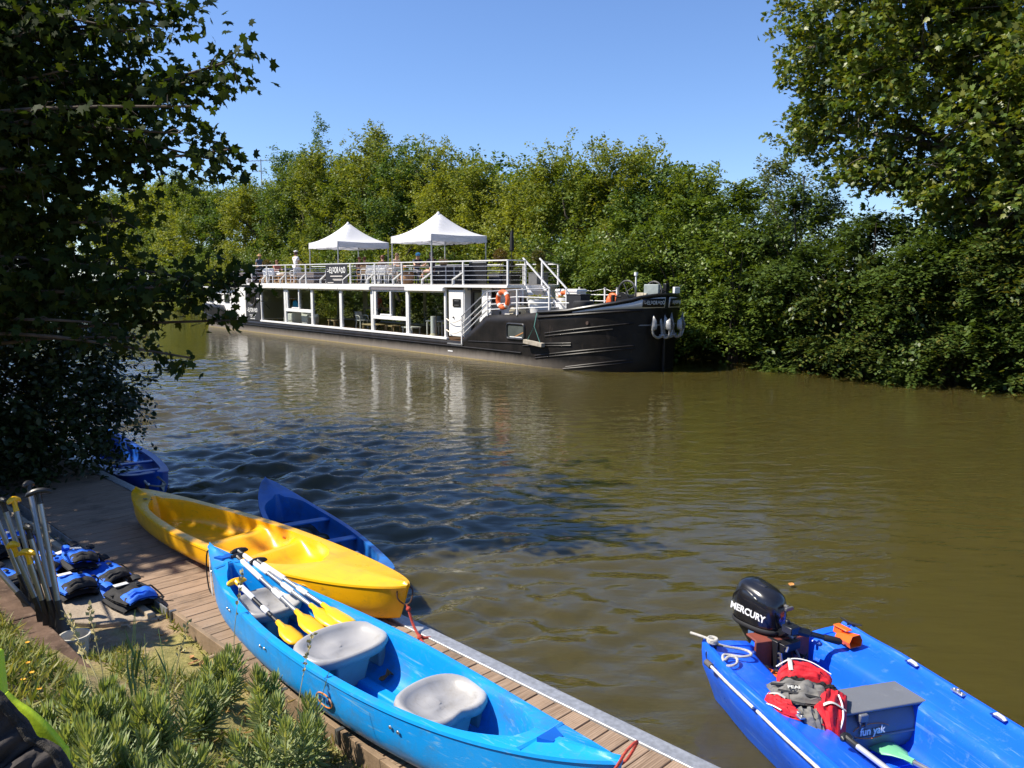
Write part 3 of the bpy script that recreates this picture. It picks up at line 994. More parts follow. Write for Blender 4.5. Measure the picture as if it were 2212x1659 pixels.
for z0 in (1.42, .98):
    mb.tube([(-7.08 + .95 * i / 10, -.05, z0 - .12 * (1 - ((i - 5) / 5) ** 2) + .07) for i in range(11)], .012, 5)
mb.build("door_chain", M("brass chain", (.55, .48, .38), .4, .5), barge)
# far rail of the foredeck
mb = MB()
for x_ in (-4.5, -3.08, -2.44): mb.bar((x_, 4.75, 1.6), (x_, 4.75, 2.72), .06)
for z_ in (1.95, 2.18, 2.42): mb.tube([(-4.5, 4.75, z_), (-2.44, 4.75, z_)], .02, 6)
mb.tube([(-4.5, 4.75, 2.62), (-3.8, 4.75, 2.56), (-3.08, 4.75, 2.66), (-2.75, 4.75, 2.57), (-2.44, 4.75, 2.6)], .012, 5)
mb.build("far_side_rail", steelw, barge)
# bow windlass and its gear
mb = MB()
wc = Vector((.36, 2.2, 2.62))
mb.tube([wc + Vector((.36 * math.cos(a), .03 * math.cos(a), .36 * math.sin(a))) for a in np.linspace(0, 2 * PI, 29)[:-1]], .030, 7, closed=True)
for a in (.5, 2.1, 3.7, 5.2): mb.tube([wc, wc + Vector((.36 * math.cos(a), 0, .36 * math.sin(a)))], .016, 5)
w2 = Vector((1.12, 2.7, 2.64))
mb.tube([w2 + Vector((.31 * math.cos(a), .03 * math.cos(a), .31 * math.sin(a))) for a in np.linspace(0, 2 * PI, 25)[:-1]], .030, 7, closed=True)
for a in (.2, 1.8, 3.4, 4.9): mb.tube([w2, w2 + Vector((.31 * math.cos(a), 0, .31 * math.sin(a)))], .016, 5)
wl = mb.build("windlass_wheel", M("worn dark iron", (.16, .155, .15), .4, .6, .3), barge)
mb = MB()
mb.cyl((.15, 2.0, 2.3), (.15, 2.6, 2.3), .14); mb.cyl((.55, 1.8, 2.32), (.55, 2.9, 2.32), .20, n=18); mb.cyl((.55, 1.75, 2.32), (.55, 1.83, 2.32), .28, n=18)
mb.box((.5, 2.3, 1.9), (.9, .9, .7)); mb.bar((0, 1.9, 1.6), (.0, 1.9, 2.5), .1); mb.bar((.25, 1.75, 2.45), (.5, 1.75, 2.45), .03, .05)
mb.build("windlass_drum", M("greasy black iron", (.02, .02, .02), .35, .3), barge, bevel=.01)
mb = MB(); mb.box((.93, 2.3, 2.38), (.75, .5, .05), mtx=Matrix.Rotation(0, 4, 'Z')); mb.box((1.0, 2.25, 2.50), (.30, .25, .16)); mb.box((1.28, 2.2, 2.42), (.12, .3, .30))
mb.build("windlass_cover", M("cream cover paint", (.45, .40, .30), .6, 0, .3, 6, wear=(.30, .16, .08), wamt=.3), barge, bevel=.01)
mb = MB(); mb.box((1.45, 2.2, 2.68), (.55, .12, .36), R(10))
mb.build("grey_box", M("grey green box", (.27, .31, .30), .5, 0, .2, 4), barge, bevel=.02)
mb = MB(); mb.box((1.55, 3.35, 2.66), (.10, .28, .22)); mb.build("bow_light", white2, barge, bevel=.015)
mb = MB(); mb.cyl((-.3, 3.4, 1.6), (-.3, 3.4, 3.16), .03); mb.cyl((-.3, 3.4, 3.16), (-.3, 3.4, 3.28), .07); mb.build("mast_light", white2, barge)
for x_, y_ in ((-3.95, .12), (-3.9, .12), (-2.86, .12), (-2.8, .12)):
    mb = MB(); mb.cyl((x_, y_, 1.55), (x_, y_, 1.88), .028); mb.build("mooring_pin", blackp, barge)
mb = MB(); mb.cyl((.30, hull_at(.3, 1.55).y - .01, 1.60), (.30, hull_at(.3, 1.55).y + .03, 1.60), .06); mb.build("hull_patch", M("brown patch paint", (.07, .045, .035), .5), barge)
mb = MB(); mb.box((-6.9, -.012, .22), (.32, .006, .045)); mb.build("outlet_plate", white2, barge)
# steering roof and black awning over the stern
mb = MB(); mb.box((-31.0, 2.6, 3.66), (4.0, 2.6, .14)); mb.build("stern_awning", M("dark awning cloth", (.045, .045, .052), .7), barge, bevel=.03)
for x_, y_ in ((-32.8, 1.4), (-29.2, 1.4), (-32.8, 3.8), (-29.2, 3.8)):
    mb = MB(); mb.bar((x_, y_, 2.6), (x_, y_, 3.6), .12); mb.build("awning_post", M("grey awning post", (.2, .2, .21), .5), barge)
# ------------------------------------------------------------------ things on the barge
def BM(s, n, z, rz=0.0):
    return dict(loc=B3(s, n, z), rz=BARGE_RZ + rz)
DZ = 2.835
# party tents
tent_m = M("white tent cloth", (.82, .82, .83), .75, 0, .02, 2, .08, 4)
nt = tent_m.node_tree; b = nt.nodes["Principled BSDF"]
t_ = nt.nodes.new("ShaderNodeBsdfTranslucent"); t_.inputs[0].default_value = (.75, .76, .85, 1)
mx = nt.nodes.new("ShaderNodeMixShader"); mx.inputs[0].default_value = .30
nt.links.new(b.outputs[0], mx.inputs[1]); nt.links.new(t_.outputs[0], mx.inputs[2]); nt.links.new(mx.outputs[0], nt.nodes["Material Output"].inputs[0])
tleg = M("tent leg aluminium", (.60, .61, .63), .35, .7)
def make_tent(label, **k):
    t = thing("party_tent", label, "tent", group="white party tents on the sun deck", **k)
    hx, hy, zv, ze, zp = 1.56, 1.45, 1.76, 2.06, 3.10
    mb = MB(); N = 16
    def pt(u, v):
        r = max(abs(u), abs(v)); d = min(abs(u), abs(v)) / max(r, 1e-6)
        sag = .035 * (1 - d) * (r > .02)
        z = ze + (zp - ze) * (1 - r) ** 1.8 + .06 * (1 - r) * r
        ridge = .07 * d ** 3 * r * (1 - r) * 2
        e = .05 * (1 - d ** 2) * r ** 3
        return (u * (hx - e * .6 * (abs(u) >= abs(v))), v * (hy - e * .6 * (abs(v) > abs(u))), z + ridge - sag * r)
    g = [[pt(-1 + 2 * i / N, -1 + 2 * j / N) for i in range(N + 1)] for j in range(N + 1)]
    mb.loft(g, closed=False)
    mb.lathe([(.10, -.12), (.05, 0), (0, .03)], (0, 0, zp), 10)
    mb.build("canopy", tent_m, t, smooth=50)
    for sx, sy in ((0, -1), (1, 0), (0, 1), (-1, 0)):
        up, lo = [], []
        for i in range(17):
            u = -1 + i / 8
            p = pt(u, sy) if sy else pt(sx, u)
            w = .012 * math.sin(i * 2.1 + sx)
            o = Vector((sx, sy, 0)) * (.012 + w)
            up.append((p[0], p[1], p[2] - .004)); lo.append((p[0] + o.x, p[1] + o.y, zv + .012 * math.sin(i * 1.3)))
        mb = MB(); mb.loft([lo, up], closed=False)
        mb.build("valance", tent_m, t, smooth=60)
    for sx in (-1, 1):
        for sy in (-1, 1):
            mb = MB(); mb.bar((sx * (hx - .03), sy * (hy - .03), 0), (sx * (hx - .03), sy * (hy - .03), ze - .03), .045)
            mb.box((sx * (hx - .03), sy * (hy - .03), .01), (.10, .10, .014))
            mb.build("leg", tleg, t)
    mb = MB()
    for sy in (-1, 1):
        for a, c in (((-hx + .06, ze - .06), (0, zv - .02)), ((0, ze - .05), (-hx + .06, zv + .02)), ((hx - .06, ze - .06), (0, zv - .02)), ((0, ze - .05), (hx - .06, zv + .02))):
            mb.bar((a[0], sy * (hy - .05), a[1]), (c[0], sy * (hy - .05), c[1]), .022)
    for sx in (-1, 1):
        for a, c in (((-hy + .06, ze - .06), (0, zv - .02)), ((0, ze - .05), (-hy + .06, zv + .02)), ((hy - .06, ze - .06), (0, zv - .02)), ((0, ze - .05), (hy - .06, zv + .02))):
            mb.bar((sx * (hx - .05), a[0], a[1]), (sx * (hx - .05), c[0], c[1]), .022)
    mb.build("brace", tleg, t)
    for x_, y_ in ((-.78, -1), (.78, -1), (-.78, 1), (.78, 1)):
        mb = MB(); mb.box((x_, y_ * (hy - .06), zv + .01), (.08, .05, .06)); mb.build("joint", blackp, t)
    return t
make_tent("white pointed party tent behind the black banner on the sun deck", **BM(-18.53, 1.95, DZ))
make_tent("larger looking white pointed party tent over the seated guests and black bar", **BM(-10.37, 1.9, DZ))
# banner
bn = thing("banner", "black banner with white name hung on the sun deck railing", "banner", **BM(-16.12, -.05, 2.84))
mb = MB(); mb.box((0, 0, .45), (2.16, .015, .90)); mb.build("cloth", M("black banner cloth", (.022, .022, .028), .6, 0, .15, 2), bn, smooth=None)
eldorado(bn, frame((.02, -.012, .62), (1, 0, 0), None, (0, -1, 0)), 1.85)
for z_, w_, x_ in ((.345, 1.2, .0), (.20, .95, .1), (.155, .8, .12), (.04, .6, -.6)):
    mb = MB(); mb.box((x_, -.010, z_), (w_, .006, .028 if z_ < .3 else .045)); mb.build("print_line", M("pale print", (.70, .66, .62), .6), bn, smooth=None)

# chairs
cw = M("white resin", (.78, .78, .77), .4, 0, .03, 4)
tan = M("tan wicker", (.42, .27, .13), .7, 0, .25, 14, .5, 60)
greyw = M("grey brown wicker", (.125, .105, .10), .75, 0, .2, 10)
pal = M("pallet wood", (.45, .28, .14), .8, 0, .25, 6)
def make_chair(name, label, mat, group, **k):
    """facing local +x"""
    t = thing(name, label, "chair", group=group, **k)
    mb = MB(); mb.box((0, 0, .43), (.42, .42, .035)); mb.build("seat", mat, t, bevel=.012)
    mb = MB()
    pts = [(-.20 - .10 * (z / .40) ** 1.3, z) for z in np.linspace(0, .40, 6)]
    mb.loft([[(x - .012, y, .44 + z) for y in (-.20, -.1, .1, .20)] for x, z in pts], closed=False)
    mb.build("backrest", mat, t, solid=.022)
    for sx, sy in ((-1, -1), (-1, 1), (1, -1), (1, 1)):
        mb = MB(); mb.bar((sx * .18, sy * .18, .42), (sx * .22, sy * .21, 0), .038); mb.build("leg", mat, t)
    for sy in (-1, 1):
        mb = MB(); mb.tube(catmull([(-.24, sy * .22, .66), (.05, sy * .24, .66), (.20, sy * .23, .60), (.21, sy * .22, .43)], 4), .02, 6); mb.build("armrest", mat, t)
    return t
gch = "white resin chairs on the sun deck"
ch = make_chair("resin_chair", "white resin chair right beside the tan wicker chair, first of the close row", cw, gch, **BM(-14.62, .75, DZ, R(180)))
for s_, lab in ((-14.05, "white resin chair, second from the tan wicker chair in the close row"), (-13.48, "white resin chair, third from the tan wicker chair in the close row"),
                (-12.95, "white resin chair ending the close row, next to the guest in cream top")):
    dup(ch, B3(s_, .75, DZ), BARGE_RZ + R(180 + rnd.uniform(-6, 6)), lab)
for s_, n_, a, lab in ((-26.3, .9, 0, "white resin chair by the dark wicker planter near the stern end of the sun deck"), (-25.6, .95, 8, "white resin chair beside another facing the low pallet table"),
                       (-22.2, .7, 180, "white resin chair between the pallet bench and the dark planter box"), (-18.1, .7, 170, "white resin chair half hidden by the left edge of the black banner"),
                       (-12.25, .8, 178, "white resin chair right under the guest in a cream top")):
    dup(ch, B3(s_, n_, DZ), BARGE_RZ + R(a), lab)
make_chair("wicker_chair", "tan wicker chair behind the railing right of the black banner", tan, None, **BM(-15.1, .8, DZ, R(170)))
# pallet furniture, planters
def pallet(label, s, n, z0, L=1.2, Wd=.8, rz=0, legs=3):
    t = thing("pallet_bench", label, "bench", group="pallet furniture on the sun deck", **BM(s, n, z0, rz))
    mb = MB()
    for k in range(5): mb.box((0, -Wd / 2 + (k + .5) * Wd / 5, .40), (L, Wd / 5 - .03, .03))
    mb.build("seat", pal, t)
    mb = MB()
    for z_ in (.05, .22):
        for y_ in (-Wd / 2 + .05, 0, Wd / 2 - .05): mb.box((0, y_, z_), (L, .09, .03))
        for x_ in (-L / 2 + .06, 0, L / 2 - .06): mb.box((x_, 0, z_ + .075), (.09, Wd, .10))
    mb.build("base", pal, t)
    return t
pallet("pale wooden pallet bench with a cushion right of the white resin chairs", -24.9, 1.3, DZ)
pallet("pale wooden pallet bench in front of the standing guest in white", -23.3, 1.3, DZ)
pallet("pale wooden pallet bench partly behind the stern planter box", -26.9, 1.2, DZ, .9)
t = thing("seat_cushion", "rolled white and beige cushion on the pallet bench", "cushion", **BM(-24.9, 1.3, DZ + .42))
mb = MB(); mb.box((-.25, 0, .09), (.45, .6, .16)); mb.build("white_end", cw, t, bevel=.05)
mb = MB(); mb.box((.25, 0, .10), (.55, .6, .19)); mb.build("beige_half", M("beige cushion cloth", (.42, .36, .30), .9), t, bevel=.06)
def planter(label, s, n, L, W, H, mat, ribs=True, plantit=False, rz=0):
    t = thing("planter_box", label, "planter", group="planter boxes on the sun deck", **BM(s, n, DZ, rz))
    mb = MB(); mb.box((0, 0, H / 2), (L, W, H)); mb.build("body", mat, t, bevel=.01)
    if ribs:
        mb = MB()
        for k in range(7):
            z = H * (k + .5) / 7
            for y_ in (-W / 2 - .006,): mb.box((0, y_, z), (L - .02, .014, H / 7 - .02))
        for k in range(7): mb.box((L / 2 + .004, 0, H * (k + .5) / 7), (.012, W - .02, H / 7 - .02))
        mb.build("woven_ribs", M("lighter wicker weave", (.16, .135, .125), .75, 0, .25, 20), t)
    mb = MB(); mb.box((0, 0, H + .012), (L + .02, W + .02, .03)); mb.build("rim", mat, t, bevel=.006)
    return t
planter("brown grey woven planter box nearest the stern of the sun deck", -29.0, .9, 2.3, .8, .60, greyw)
planter("brown grey woven planter box between the guest in white and the black banner", -20.6, .9, 2.0, .8, .56, greyw)
pg = M("dark square planter", (.055, .055, .060), .6)
planter("dark square planter under the round shrub beside the bar", -7.45, 3.0, .70, .7, .42, pg, False)
planter("small black cabinet beside the dark square planter near the fore railing", -6.75, 3.0, .55, .5, .42, blackp, False)
planter("grey planter with the leafy shrub behind the stair rails", -4.95, 2.9, .5, .6, .42, M("grey planter", (.13, .13, .13), .6), False)
planter("small black pot under the dry round shrub at the stern", -29.4, 2.2, .5, .5, .75, blackp, False)
# bar counter
t = thing("bar_counter", "black bar counter with pale top under the larger tent", "bar", **BM(-9.75, 2.2, DZ))
mb = MB(); mb.box((0, 0, .38), (2.1, .7, .76)); mb.build("front", M("black bar cloth", (.02, .018, .020), .7, 0, .2, 4), t)
mb = MB(); mb.box((0, 0, .78), (2.2, .8, .035)); mb.build("counter_top", M("grey bar top", (.33, .32, .34), .4), t)
for x_ in (-1.07, 0.0, .62): 
    mb = MB(); mb.bar((x_, -.37, 0), (x_, -.37, .77), .035); mb.build("frame_post", steelw, t)
t = thing("bar_screen", "taller black screen standing next to the bar counter", "screen", **BM(-7.95, 2.2, DZ))
mb = MB(); mb.box((0, 0, .44), (1.2, .05, .86)); mb.build("panel", blackp, t)
mb = MB(); mb.bar((-.55, 0, 0), (-.55, 0, .9), .04); mb.bar((.55, 0, 0), (.55, 0, .9), .04); mb.bar((-.57, 0, .9), (.57, 0, .9), .04); mb.build("frame", greyrail, t)
t = thing("basket", "round tan basket standing on the bar counter", "basket", **BM(-10.45, 2.2, DZ + .80))
mb = MB(); mb.lathe([(.12, 0), (.20, .08), (.21, .26), (.18, .28), (.16, .1), (0, .05)], n=16); mb.build("body", tan, t)
mb = MB(); mb.tube([(.19 * math.cos(a), 0, .25 + .1 * math.sin(a)) for a in np.linspace(0, PI, 9)], .012, 5); mb.build("handle", tan, t)
# barrel table
t = thing("barrel_table", "tan barrel table with round green top among the seated guests", "table", **BM(-11.45, .95, DZ))
mb = MB(); mb.lathe([(.24, 0), (.30, .15), (.32, .28), (.30, .42), (.25, .54)], n=18); mb.build("barrel", M("tan barrel wood", (.40, .22, .10), .6, 0, .2, 8), t)
mb = MB(); mb.lathe([(0, .55), (.42, .55), (.42, .59), (0, .59)], n=20); mb.build("table_top", M("dull green table top", (.16, .22, .16), .5), t)
for dx, dy, r_, h_, lab, mt in ((-.10, -.1, .035, .17, "slim amber drink glass on the barrel table", M("amber drink", (.55, .30, .06), .2)), (.12, .05, .03, .13, "clear short glass on the barrel table", M("pale drink glass", (.6, .65, .6), .1))):
    t = thing("drinking_glass", lab, "glass", **BM(-11.45 + dx, .95 + dy, DZ + .592))
    mb = MB(); mb.lathe([(r_ * .7, 0), (r_, h_ * .8), (r_ * 1.05, h_)], n=10); mb.build("bowl", mt, t)
    mb = MB(); mb.lathe([(0, 0), (r_ * .8, 0), (r_ * .7, .012), (0, .012)], n=10); mb.build("foot", mt, t)
# parasol, folded
t = thing("folded_parasol", "closed black parasol on a thin dark pole near the fore end of the sun deck", "parasol", **BM(-6.7, 3.0, DZ))
mb = MB(); mb.cyl((0, 0, 0), (0, 0, 2.2), .022); mb.build("pole", blackp, t)
mb = MB(); mb.lathe([(.03, 1.35), (.09, 1.38), (.085, 1.8), (.06, 2.1), (.0, 2.24)], n=9); mb.build("cloth", M("black parasol cloth", (.015, .015, .017), .8), t)
mb = MB(); mb.lathe([(0, 0), (.22, 0), (.22, .05), (.04, .08), (0, .08)], n=14); mb.build("base", blackp, t)
# topiary shrubs
topm = leaf_mat("box shrub leaves", [(.05, .07, .012), (.10, .11, .02), (.14, .10, .03)])
topd = leaf_mat("dry shrub leaves", [(.09, .06, .02), (.16, .10, .03), (.10, .10, .02)])
def shrub_ball(s, n, zc, r, label, mat, z0, cnt=900, **kw):
    t = thing("potted_shrub", label, "shrub", group="shrubs in pots on the barge", **BM(s, n, z0))
    h = zc - z0
    mb = MB(); mb.tube([(0, 0, -.02), (.02, .01, h * .6), (0, 0, h)], .018, 6); mb.build("stem", brownw, t)
    d = norm(rng.normal(size=(cnt, 3))); p = d * (r * rng.uniform(.55, 1.05, (cnt, 1))) + np.array([0, 0, h])
    leaf_mesh("crown", p, d + rng.normal(size=(cnt, 3)) * .6, rng.normal(size=(cnt, 3)), rng.uniform(.05, .09, cnt), 'diamond', mat, t)
shrub_ball(-7.45, 3.0, 4.02, .27, "dry brownish round shrub in the dark square planter", topd, DZ + .43)
shrub_ball(-7.2, 3.25, 3.62, .22, "lower green round shrub in the dark square planter", topm, DZ + .43)
shrub_ball(-4.95, 2.9, 3.95, .24, "green round shrub between the two slanting stair rails", topm, DZ + .43)
shrub_ball(-4.85, 3.0, 3.55, .22, "lower leafy shrub beside the slanting stair rails", topm, DZ + .43)
shrub_ball(-29.4, 2.2, 3.98, .26, "dry round shrub in the black pot at the stern end of the deck", topd, DZ + .76)
# fairy bulbs on the railing
for k, s_ in enumerate((-9.9, -8.9, -7.75, -6.3)):
    t = thing("string_bulb", "little bare bulb hanging from the railing wire in front of the bar" if k < 3 else "little bare bulb hanging near the dark square planter", "bulb", group="little bulbs hanging along the railing" if k < 3 else None, **BM(s_, .06, 3.30))
    mb = MB(); mb.lathe([(0, -.05), (.03, -.03), (.03, .0), (.014, .03)], n=8); mb.build("glass", M("bulb glass", (.6, .55, .45), .15), t)
    mb = MB(); mb.cyl((0, 0, .03), (0, 0, .12), .012); mb.build("socket", blackp, t)
# lifebuoys
orange = M("lifebuoy orange", (.72, .13, .03), .5, 0, .1, 4)
def lifebuoy(label, s, n, z, r=.28, rz=0):
    t = thing("lifebuoy", label, "lifebuoy", group="orange lifebuoys on the barge", **BM(s, n, z, rz))
    mb = MB(); mb.tube([(r * math.cos(a), 0, r * 1.0 * math.sin(a)) for a in np.linspace(0, 2 * PI, 33)[:-1]], .085, 10, closed=True); mb.build("ring", orange, t)
    for a0 in (45, 135, 225, 315):
        mb = MB(); mb.tube([(r * math.cos(a), 0, r * math.sin(a)) for a in np.linspace(R(a0 - 9), R(a0 + 9), 5)], .088, 10); mb.build("white_band", white2, t)
    return t
lifebuoy("orange and white lifebuoy hung on the side rail above the hull window", -3.55, -.06, 2.30)
lifebuoy("second orange lifebuoy partly hidden behind the white plant pot", -2.45, 1.95, 2.33, .22)
# foredeck things
def palm_pot(s, n, label, plabel, sc=1.0):
    t = thing("plant_pot", label, "pot", **BM(s, n, 1.56))
    mb = MB(); mb.lathe([(.30 * sc, 0), (.34 * sc, .3), (.46 * sc, .72), (.47 * sc, .80), (.42 * sc, .80), (.36 * sc, .70), (0, .68)], n=24); mb.build("body", white2, t)
    mb = MB(); mb.lathe([(0, .66), (.38 * sc, .71)], n=16); mb.build("soil", M("potting soil", (.04, .028, .02), .95), t)
    p = thing("potted_palm", plabel, "palm", **BM(s, n, 1.56 + .68))
    ym = leaf_mat("yellowed palm leaves", [(.30, .22, .03), (.22, .22, .04), (.10, .14, .03)])
    for k in range(11):
        a = k * 2.4; L_ = rnd.uniform(.30, .5) * sc; el = rnd.uniform(.15, 1.1)
        P = np.array([(math.cos(a) * L_ * q * math.cos(el * (1 - q * .5)), math.sin(a) * L_ * q * math.cos(el * (1 - q * .5)), L_ * (math.sin(el) * q - .5 * q * q) + .05) for q in np.linspace(.2, 1, 14)])
        tang = np.gradient(P, axis=0); side = norm(np.cross(tang, np.array([0, 0, 1.0])))
        pos = np.repeat(P, 2, 0); sd = np.stack([side, -side], 1).reshape(-1, 3); tg = np.repeat(tang, 2, 0)
        leaf_mesh("frond", pos, sd * .7 + norm(tg) * .9, np.tile([0, 0, 1.0], (len(pos), 1)), np.full(len(pos), .20 * sc), 'lance', ym, p)
    mb = MB(); mb.lathe([(.08, -.04), (.07, .05), (.0, .10)], n=10); mb.build("trunk", brownw, p)
palm_pot(-2.2, .52, "large white round plant pot standing on the foredeck", "palm with yellowed leaves in the large white pot", 1.0)
palm_pot(-2.35, 2.0, "white plant pot further back behind the box on the foredeck", "smaller yellowed palm behind the stair rail", .8)
t = thing("storage_bin", "square black bin on the foredeck behind the tyres", "bin", **BM(-1.03, 1.25, 1.56))
mb = MB(); mb.box((0, 0, .46), (.66, .45, .92), taper=1.06); mb.build("body", M("black plastic bin", (.025, .025, .028), .5), t, bevel=.02)
mb = MB(); mb.box((0, 0, .935), (.72, .50, .05)); mb.build("lid", MATS["black plastic bin"], t, bevel=.015)
for s_, n_, lab in ((-2.98, 2.5, "white cabinet on the foredeck nearer the stair"), (-2.5, 2.6, "small white cabinet nearer the black bin")):
    t = thing("white_cabinet", lab, "cabinet", group="white cabinets on the foredeck", **BM(s_, n_, 1.56))
    mb = MB(); mb.box((0, 0, .50), (.55, .5, 1.0)); mb.build("body", white, t, bevel=.02)
    mb = MB(); mb.box((0, 0, 1.06), (.62, .56, .10), taper=.9); mb.build("lid", white, t, bevel=.02)
for k, z_ in enumerate((1.69, 1.94, 2.19)):
    t = thing("tyre", ("bottom tyre of the foredeck stack, barely showing above the gunwale", "middle black tyre of the stack on the foredeck", "topmost black tyre of the stack on the foredeck")[k], "tyre", **BM(-.42, .90, z_))
    mb = MB(); prof = [(.20, -.10), (.30, -.12), (.345, -.09), (.36, 0), (.345, .09), (.30, .12), (.20, .10), (.19, 0), (.20, -.10)]
    mb.lathe(prof, n=26); mb.build("tread", rubber, t)
    mb = MB(); mb.lathe([(.205, -.05), (.18, 0), (.205, .05)], n=26); mb.build("bead", M("bare rim steel", (.1, .1, .1), .4, .6), t)
mb = MB()
for k in range(4): mb.tube([(-2.25 + (.28 + .02 * k) * math.cos(a), .42 + (.15) * math.sin(a), 1.86 + .025 * k) for a in np.linspace(0, 2 * PI, 17)[:-1]], .018, 5, closed=True)
o = mb.build("rope_coil", M("blue green rope", (.03, .09, .09), .8), None); o.location = (2, 26.25, 0); o.rotation_euler = (0, 0, BARGE_RZ)
props(o, "coil of dark blue green rope lying on the foredeck edge above the hanging fender", "rope")
t = thing("crate", "pale wooden crate standing on the side deck below the lifebuoy", "crate", **BM(-3.25, .38, 1.60))
mb = MB()
for k in range(3): mb.box((0, -.16, .10 + k * .15), (.55, .02, .12)); mb.box((0, .16, .10 + k * .15), (.55, .02, .12))
mb.build("slat", M("pale crate wood", (.50, .46, .36), .8), t)
mb = MB(); mb.box((-.26, 0, .26), (.03, .30, .5)); mb.box((.26, 0, .26), (.03, .30, .5)); mb.build("end_board", MATS["pale crate wood"], t)
t = thing("bench", "dark bench in front of the forward white wall", "bench", **BM(-3.1, .95, 1.56, R(90)))
mb = MB(); mb.box((0, 0, .42), (.8, .4, .05)); mb.build("seat", blackp, t)
mb = MB(); mb.box((0, .2, .70), (.8, .05, .3)); mb.build("backrest", blackp, t)
for x_ in (-.35, .35):
    mb = MB(); mb.bar((x_, 0, 0), (x_, 0, .4), .06); mb.build("leg", blackp, t)
t = thing("orange_buoyancy_vest", "orange vest hung over the far foredeck rail", "vest", **BM(-2.57, 4.62, 1.97))
mb = MB()
for x_ in (-.16, .12): mb.ball((x_, 0, .12), .2, 10, 8, (.75, .5, 1.6))
mb.ball((0, .02, .42), .18, 10, 6, (1.3, .5, .7)); mb.build("foam_panel", orange, t)
mb = MB(); mb.bar((-.3, -.11, .1), (.26, -.11, .1), .01, .04); mb.build("belt", blackp, t)
# hanging fender plank
t = thing("fender_plank", "grey wooden fender plank hanging by a green rope at the bow side", "fender", **BM(-1.72, -.17, .80))
mb = MB(); mb.box((-.03, 0, .04), (.96, .16, .14), mtx=Matrix.Rotation(R(5), 4, 'Y')); mb.build("plank", M("weathered plank", (.34, .30, .24), .9, 0, .3, 7, .5, 30), t, bevel=.01)
mb = MB(); rp_ = M("green rope", (.10, .26, .22), .8)
mb.tube([(-.38, 0, .10), (.0, 0, .62), (.33, 0, .02)], .014, 5); mb.tube([(0, 0, .62), (.03, .06, .95), (.0, .12, 1.06), (.08, .26, 1.12)], .016, 5); mb.build("rope", rp_, t)
# anchors
anm = M("silver anchor paint", (.34, .34, .335), .45, .25, .2, 7, .3, 30, .5, (.16, .09, .05), .35, 8)
def anchor(label, far):
    n0 = 2.26 if not far else 2.83
    p = bow_at(min(n0, 2 * YC - n0), 1.30, .14)
    if far: p.y = 2 * YC - p.y
    t = thing("stocked_anchor", label, "anchor", group="grey anchors hanging at the bow", **BM(p.x, p.y, 1.20))
    sg = -1 if far else 1
    mb = MB(); mb.tube([(0, 0, 0), (-.10, sg * .02, .45), (-.22, sg * .03, .75)], .05, 8); mb.build("shank", anm, t)
    mb = MB(); mb.ball((0, 0, 0), .085, 10, 8, (1.4, 1.6, .8)); mb.build("crown", anm, t)
    arms = (((-.02, -.46), .50), ((.06, .40), .58), ((.30, -.02), .40))
    for (dx, dy), h_ in arms:
        a = Vector((0, 0, -.02)); e_ = Vector((dx, dy, .10))
        mb = MB(); mb.tube(catmull([a, Vector((dx * .55, dy * .55, -.07)), Vector((dx * .95, dy * .95, .04)), Vector((dx * 1.05, dy * 1.05, .22))], 4), [.05] * 4 + [.045] * 4 + [.035] * 5, 8); mb.build("arm", anm, t)
        out = Vector((dx, dy, 0)).normalized(); side = Vector((0, 0, 1)).cross(out)
        prof = [(0, .06), (.12, .14), (.14, .25), (.10, .40), (0, h_ + .08)]
        ctr = [e_ + out * .03 + Vector((0, 0, z - .02)) - out * (.10 * (z - .06)) for _, z in prof]
        L_ = [c + side * w - out * .05 * (w > 0) for c, (w, _) in zip(ctr, prof)]; Rr = [c - side * w - out * .05 * (w > 0) for c, (w, _) in zip(ctr, prof)]
        mb = MB(); mb.loft([L_, [c + out * .025 for c in ctr], Rr], closed=False); mb.build("fluke", anm, t, solid=.02, smooth=20)
anchor("rust streaked grey anchor on the near side of the bow below the name board", False)
anchor("grey anchor on the far side of the bow, seen edge on", True)

# ------------------------------------------------------------------ people
def skin(name, nodes, edges, mat, parent, root=0, sub=2):
    """one continuous body surface grown round a skeleton: nodes = {key: (x, y, z, rx[, ry])}"""
    keys = list(nodes)
    me = bpy.data.meshes.new(name + "_src")
    me.from_pydata([nodes[k][:3] for k in keys], [(keys.index(a), keys.index(c)) for a, c in edges], [])
    o = bpy.data.objects.new(name + "_src", me); col.objects.link(o)
    o.modifiers.new("skin", 'SKIN'); md = o.modifiers.new("sub", 'SUBSURF'); md.levels = sub
    sv = me.skin_vertices[0].data
    for i, k in enumerate(keys):
        r = nodes[k][3]; r2 = nodes[k][4] if len(nodes[k]) > 4 else r
        sv[i].radius = (r, r2); sv[i].use_root = (i == root)
    dg = bpy.context.evaluated_depsgraph_get()
    m2 = bpy.data.meshes.new_from_object(o.evaluated_get(dg))
    bpy.data.objects.remove(o); bpy.data.meshes.remove(me)
    m2.materials.clear(); m2.materials.append(mat); m2.name = name; m2.shade_smooth()
    return link_mesh(name, m2, parent)

